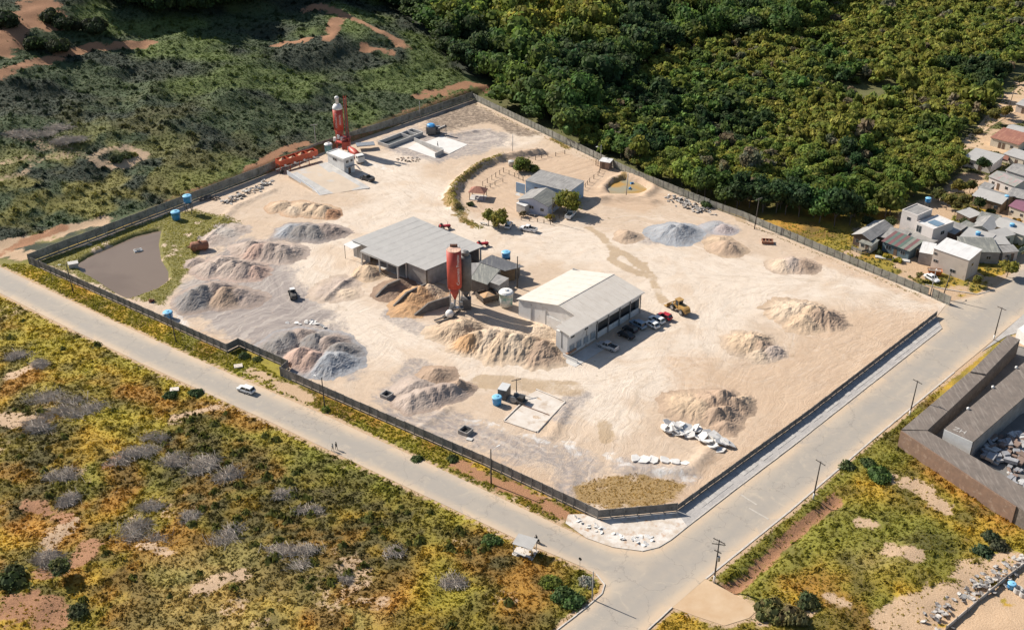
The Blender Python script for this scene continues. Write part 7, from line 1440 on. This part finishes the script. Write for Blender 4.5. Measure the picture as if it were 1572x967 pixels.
# ---- heaps of dead branches
def brush(label, px, Rr, seed, n=260, h=.9, tint=0):
    p = G(*px); r_ = np.random.default_rng(seed); V_, F_ = [], []; ang0 = r_.uniform(0, 3.14)
    a_ = ang0+r_.normal(0, .95, n); nc = 4; cc_ = r_.normal(0, Rr*.48, (nc, 2))*np.array([1.3, .7]); wc = r_.integers(0, nc, n); c = cc_[wc]+r_.normal(0, Rr*.24, (n, 2))*np.array([1.4, .8]); ca_ = math.cos(ang0*.4-.5); sa_ = math.sin(ang0*.4-.5); c = np.stack([c[:, 0]*ca_-c[:, 1]*sa_, c[:, 0]*sa_+c[:, 1]*ca_], 1); ln = r_.uniform(.7, 2.4, n)*.5*Rr/2; zc = np.maximum(.1, h*(1-np.hypot(c[:, 0]/1.4, c[:, 1])/Rr))*r_.uniform(.3, 1.1, n)
    tz = r_.uniform(-.25, .35, n)*ln; w = r_.uniform(.010, .028, n)*(1+1.2*(r_.random(n) < .06))
    p0 = np.stack([c[:, 0]-np.cos(a_)*ln, c[:, 1]-np.sin(a_)*ln, zc-tz], 1); p1 = np.stack([c[:, 0]+np.cos(a_)*ln, c[:, 1]+np.sin(a_)*ln, zc+tz+.1], 1); pm_ = (p0+p1)/2+r_.normal(0, .12, (n, 3))
    nrm = np.stack([-np.sin(a_), np.cos(a_), np.zeros(n)], 1)*w[:, None]; up = np.array([0, 0, 1.])*w[:, None]
    for q in (p0, pm_, p1): V_ += [q-nrm, q+nrm, q+up*1.6]
    V_ = np.stack(V_, 1).reshape(-1, 3); b0 = np.arange(n)*9
    for s_ in (0, 3):
        for i in range(3): F_.append(np.stack([b0+s_+i, b0+s_+(i+1) % 3, b0+s_+3+(i+1) % 3, b0+s_+3+i], 1))
    ob = np_mesh('brush_pile', V_, np.concatenate(F_), M_TWIG); ob.location = p+Vector((0, 0, .12)); return tag(ob, label, 'brush')
BR = [((95,605),4.2,'big grey heap of dead branches, upper of two at the left field'), ((125,630),4.2,'big grey heap of dead branches, right of the upper left one'), ((60,660),3.2,'grey branch heap sloping to the left edge'), ((30,545),3.0,'grey branch heap at the left edge near the street'), ((55,560),2.2,'small grey branch heap near the left edge below the street'), ((195,700),3.4,'grey branch heap, left end of the long middle row'), ((235,672),2.4,'small branch heap behind the long middle row'), ((270,705),3.2,'grey branch heap in the centre of the long middle row'), ((315,712),3.6,'tangled pale branch heap in the long middle row'), ((355,728),3.0,'grey branch heap, right end of the long middle row'), ((95,730),2.6,'grey branch heap left of the bare red soil'), ((115,765),2.6,'grey branch heap below the bare red soil'), ((232,780),2.4,'small pale branch heap in the middle of the field'), ((205,820),3.6,'brown heap of cut logs and branches'), ((290,795),2.2,'small thin branch heap right of the field middle'), ((350,820),3.2,'grey branch heap in the lower middle of the field'), ((425,845),2.0,'branch heap beside the spiky grey one'), ((458,850),2.6,'spiky grey branch heap in the lower field'), ((430,760),2.0,'thin branch heap under the street verge'), ((475,785),2.2,'thin branch heap, farthest right of the upper field'), ((700,900),2.4,'pale branch heap in the lower right part of the field'), ((605,850),1.8,'small pale branch heap in the centre bottom field'), ((530,890),1.8,'faint branch heap near the bottom field'), ((80,860),3.4,'twig heap above the red pit'), ((30,205),4.5,'grey dead brush on the hillside beside the dirt loop'), ((75,200),5.0,'long grey dead brush along the hillside track'), ((105,215),4.0,'grey dead brush right of the hillside track')]
for k_, (px_, Rr, lab) in enumerate(BR): brush(lab, px_, Rr, 500+k_, int((115+45*(k_%3))*Rr), (.15+.035*(k_%3))*Rr)
# ---- grass and weeds: nobody could count them
def tufts(name, label, P_, size, colf, nb=6, hgt=1.0, spread=.8, seed=1):
    r_ = np.random.default_rng(seed); n = len(P_); V_ = np.zeros((n, nb, 3, 3)); s = size*r_.uniform(.6, 1.4, n)
    a_ = r_.uniform(0, 2*np.pi, (n, nb)); d = np.stack([np.cos(a_), np.sin(a_)], -1); rad = r_.uniform(.1, .75, (n, nb))*s[:, None]*spread
    bp = P_[:, None, :2]+d*rad[..., None]; t_ = np.stack([-d[..., 1], d[..., 0]], -1); wd = s[:, None]*r_.uniform(.25, .5, (n, nb)); hh = s[:, None]*hgt*r_.uniform(.35, 1.0, (n, nb))*(1-.35*rad/(s[:, None]*spread+1e-6))
    lean = d*(s[:, None]*r_.uniform(-.1, .9, (n, nb)))[..., None]
    zb = P_[:, 2][:, None]
    V_[:, :, 0, :2] = bp-t_*wd[..., None]*.5; V_[:, :, 1, :2] = bp+t_*wd[..., None]*.5; V_[:, :, 2, :2] = bp-d*wd[..., None]*.2-lean*.4
    V_[:, :, 0, 2] = zb+hh*.15-.05; V_[:, :, 1, 2] = zb+hh*.2-.05; V_[:, :, 2, 2] = zb+hh
    C_ = colf(P_, r_); C_ = np.repeat(np.repeat(C_[:, None, :]*r_.uniform(.7, 1.3, (n, nb, 1)), 3, 1).reshape(n, nb*3, 3), 1, 1).reshape(-1, 3)
    ob = np_mesh(name, V_.reshape(-1, 3), np.arange(n*nb*3).reshape(-1, 3), M_GRASS, cols=C_); return tag(ob, label, name.replace('_', ' '), kind='stuff')
def scatter(poly, dens, seed, excl=None, bare=.6):
    r_ = np.random.default_rng(seed); xs = [q[0] for q in poly]; ys = [q[1] for q in poly]; A = (max(xs)-min(xs))*(max(ys)-min(ys)); n = int(A*dens)
    x = r_.uniform(min(xs), max(xs), n); y = r_.uniform(min(ys), max(ys), n); k = sdist(poly, x, y) < 0; x, y = x[k], y[k]
    df = np.minimum.reduce([sdist(q, x, y) for q in (YARD, ROAD, SIDE, PAVE, CORNER, COURT)]); k = df > .35; x, y = x[k], y[k]
    di, re_, gr, dk = cover(x, y); k = np.maximum(di, re_) < bare*r_.uniform(.5, 1.3, len(x)); x, y = x[k], y[k]
    return np.stack([x, y, height(x, y)], 1)
def verge_col(P_, r_):
    c = field_col(P_, r_); return c*.4+np.array([.36,.34,.045])*.6*(.75+.5*fbm(P_[:, 0]/1.5, P_[:, 1]/1.5, 421, 2))[:, None]
FIELD = PL([(-130,400),(-60,425),(78,492),(220,561),(420,652),(795,830),(890,870),(926,900),(900,935),(855,970),(800,1010),(-260,1010)])
tufts('field_grass', 'olive and golden weeds covering the near left field', scatter(FIELD, 5.0, 11, bare=.95), .55, field_col, 6, .42, .9, 1)
tufts('field_weeds', 'taller rusty and green weed clumps of the near left field', scatter(FIELD, .40, 12, bare=.8), 1.15, field_col, 11, .48, .9, 2)
fb_ = scatter(FIELD, .06, 18, bare=.7); fb_ = fb_[(zone(FZ_DARK, fb_[:, 0], fb_[:, 1], 447)[:, 0]*.8+.12) > rng.random(len(fb_))]
tufts('field_bushes', 'low dark green bushes in the darker parts of the near left field', fb_, 1.7, lambda P_, r_: np.array([.12,.125,.030])*(.6+.9*fbm(P_[:, 0]/3, P_[:, 1]/3, 7, 3))[:, None], 26, .62, .9, 14)
VERGE = PL([(0,405),(45,406),(349,543),(367,536),(431,579),(580,645),(740,715),(880,781),(895,790),(850,801),(505,638),(220,512),(0,408)])
tufts('verge_grass', 'green grass on the verge between street and panel wall', scatter(VERGE, 5.0, 13), .6, verge_col, 7, .8, .9, 3)
RFIELD = PL([(1083,890),(1210,788),(1340,676),(1466,572),(1400,660),(1393,675),(1480,726),(1640,810),(1640,850),(1480,930),(1380,1010),(1000,1010),(1000,965),(1032,934),(1070,948),(1112,962),(1162,937)])
tufts('right_field_grass', 'yellow-green weeds covering the field at the lower right', scatter(RFIELD, 4.6, 14, bare=.85), .55, lambda P_, r_: field_col(P_, r_)*.6+np.array([.33,.285,.035])*.4, 6, .5, .9, 4)
tufts('right_field_weeds', 'taller clumps on the field at the lower right', scatter(RFIELD, .32, 15), 1.1, field_col, 11, .55, .9, 5)
HILL = GL([(-60,380),(20,373),(150,344),(284,304),(400,252),(488,217),(640,165),(722,139),(700,100),(640,40),(560,-25),(300,-60),(-150,-60),(-150,380)])
tufts('hillside_scrub', 'dark green scrub covering the hillside behind the wall', scatter(HILL, 2.6, 16, bare=.5), .7, hill_col, 6, .42, .95, 6)
tufts('hillside_bushes', 'larger dark bushes scattered over the hillside', scatter(HILL, .05, 17, bare=.6), 1.6, lambda P_, r_: hill_col(P_, r_)*.8, 22, .7, .9, 7)
# under the wood and between the houses
tufts('wood_edge_grass', 'sunny yellow grass strip between wall and wood by the houses', np.array([[*P2(a_, b_), 0.0] for a_, b_ in zip(rng.uniform(1195,1310,900), rng.uniform(338,398,900)) if sdist(PL([(1195,338),(1300,352),(1310,362),(1300,378),(1345,392),(1420,432),(1424,450),(1340,416),(1212,362)]), np.array([P2(a_, b_)[0]]), np.array([P2(a_, b_)[1]]))[0] < 0]), .7, lambda P_, r_: np.tile(np.array([.36,.32,.06]), (len(P_), 1)), 8, .6, .9, 8)
def inyard(poly, dens, seed, margin=0):
    r_ = np.random.default_rng(seed); xs = [q[0] for q in poly]; ys = [q[1] for q in poly]; n = int((max(xs)-min(xs))*(max(ys)-min(ys))*dens); x = r_.uniform(min(xs), max(xs), n); y = r_.uniform(min(ys), max(ys), n)
    k = (sdist(poly, x, y)+(fbm(x/3, y/3, seed, 3)-.5)*3 < 0) & (sdist(POND, x, y) > .8) & (sdist(YARD, x, y) < -.4); x, y = x[k], y[k]; return np.stack([x, y, yard_z(x, y)], 1)
tufts('pond_bank_grass', 'bright yellow-green grass on the banks of the brown pond', inyard(GRASS_P, 5.5, 21), .42, lambda P_, r_: (np.array([.33,.30,.06])*(.7+.6*fbm(P_[:, 0]/2, P_[:, 1]/2, 3, 3))[:, None]), 6, .55, .9, 9)
tufts('dry_corner_grass', 'golden brown dry grass in the corner of the yard near the crossroads', inyard(DRY_P, 5.0, 22), .42, lambda P_, r_: (np.array([.48,.32,.10])*(.65+.7*fbm(P_[:, 0]/1.6, P_[:, 1]/1.6, 3, 3))[:, None]), 6, .5, .9, 10)
for i in range(len(PROTO)):
    if i not in used:
        for ch in list(PROTO[i].children): bpy.data.objects.remove(ch)
        bpy.data.objects.remove(PROTO[i])

def along(px, w, n, seed, yard_=True):
    r_ = np.random.default_rng(seed); ln = [P(*q) for q in px]; t_ = r_.uniform(0, len(ln)-1, n); k_ = np.minimum(t_.astype(int), len(ln)-2); f_ = t_-k_
    A_ = np.array([(q.x, q.y) for q in ln]); q = A_[k_]*(1-f_)[:, None]+A_[k_+1]*f_[:, None]+r_.normal(0, w*.5, (n, 2)); return np.column_stack([q, yard_z(q[:, 0], q[:, 1]) if yard_ else np.zeros(n)])
tufts('bank_grass', 'olive grass on the curved earth bank round the house compound', np.concatenate([along([(712,328),(695,310),(694,298),(706,280),(735,258),(768,245)], 1.8, 900, 31), along([(850,213),(872,228)], 1.4, 160, 32), along([(690,312),(715,340),(740,350)], 1.3, 260, 33)]), .5, lambda P_, r_: np.array([.30,.27,.06])*(.6+.8*fbm(P_[:, 0]/2, P_[:, 1]/2, 5, 3))[:, None], 6, .6, .9, 11)
tufts('wall_foot_weeds', 'thin dry weeds along the inner foot of the far walls', np.concatenate([along([(730,160),(800,194),(947,265)], .8, 260, 34), along([(1140,341),(1212,372),(1340,425),(1415,455)], .7, 260, 35), along([(1045,780),(1240,636),(1430,489)], .5, 200, 36)]), .4, lambda P_, r_: np.tile(np.array([.30,.24,.07]), (len(P_), 1)), 5, .5, .9, 12)
tufts('town_weeds', 'weeds and garden plants between the houses on the right', np.array([q for q in scatter(TOWN, .9, 37, bare=.55) if True]), .7, lambda P_, r_: np.array([.16,.165,.045])*(.5+1.0*fbm(P_[:, 0]/4, P_[:, 1]/4, 9, 3))[:, None], 8, .8, .9, 13)
for k_, (px_, Rr, Hh, tn, lab) in enumerate([((1440,310),2.4,3.6,(.12,.13,.04),'tree right behind the flat roof of the tall white house'), ((1478,318),2.0,3.0,(.15,.14,.045),'dry-leaved tree left of the garden shed'), ((1488,296),2.2,3.4,(.13,.14,.04),'tree at the corner of the ochre house'), ((1520,330),1.6,2.0,(.08,.10,.035),'bush in front of the ochre timber house'), ((1560,292),1.6,2.2,(.10,.11,.04),'bush beside the stained-roof house'), ((1498,238),1.6,1.8,(.10,.12,.04),'bush behind the wide grey roof'), ((1560,345),1.5,2.2,(.30,.20,.04),'orange flowering bush among the grey roofs'), ((1330,350),2.2,2.6,(.06,.08,.03),'dark bush behind the brown timber house'), ((1365,350),2.2,2.6,(.07,.09,.03),'bush between timber house and tall white house'), ((1565,130),2.6,3.0,(.10,.11,.04),'tree beyond the farthest pale roof'), ((1500,205),2.0,1.4,(.16,.16,.06),'low pale shrub on the lane edge'), ((1522,165),2.2,1.4,(.17,.17,.07),'pale shrub at the lane beside the wood, upper'), ((1500,180),2.2,1.4,(.15,.16,.06),'pale shrub at the lane beside the wood, lower')]):
    tree('tree' if lab.split()[0] in ('tree',) or 'tree' in lab.split()[:2] else 'bush', lab, P(*px_), Rr, Hh, tn, 800+k_, 12, 50, .42, z0=.6 if Hh > 2.5 else -.2)
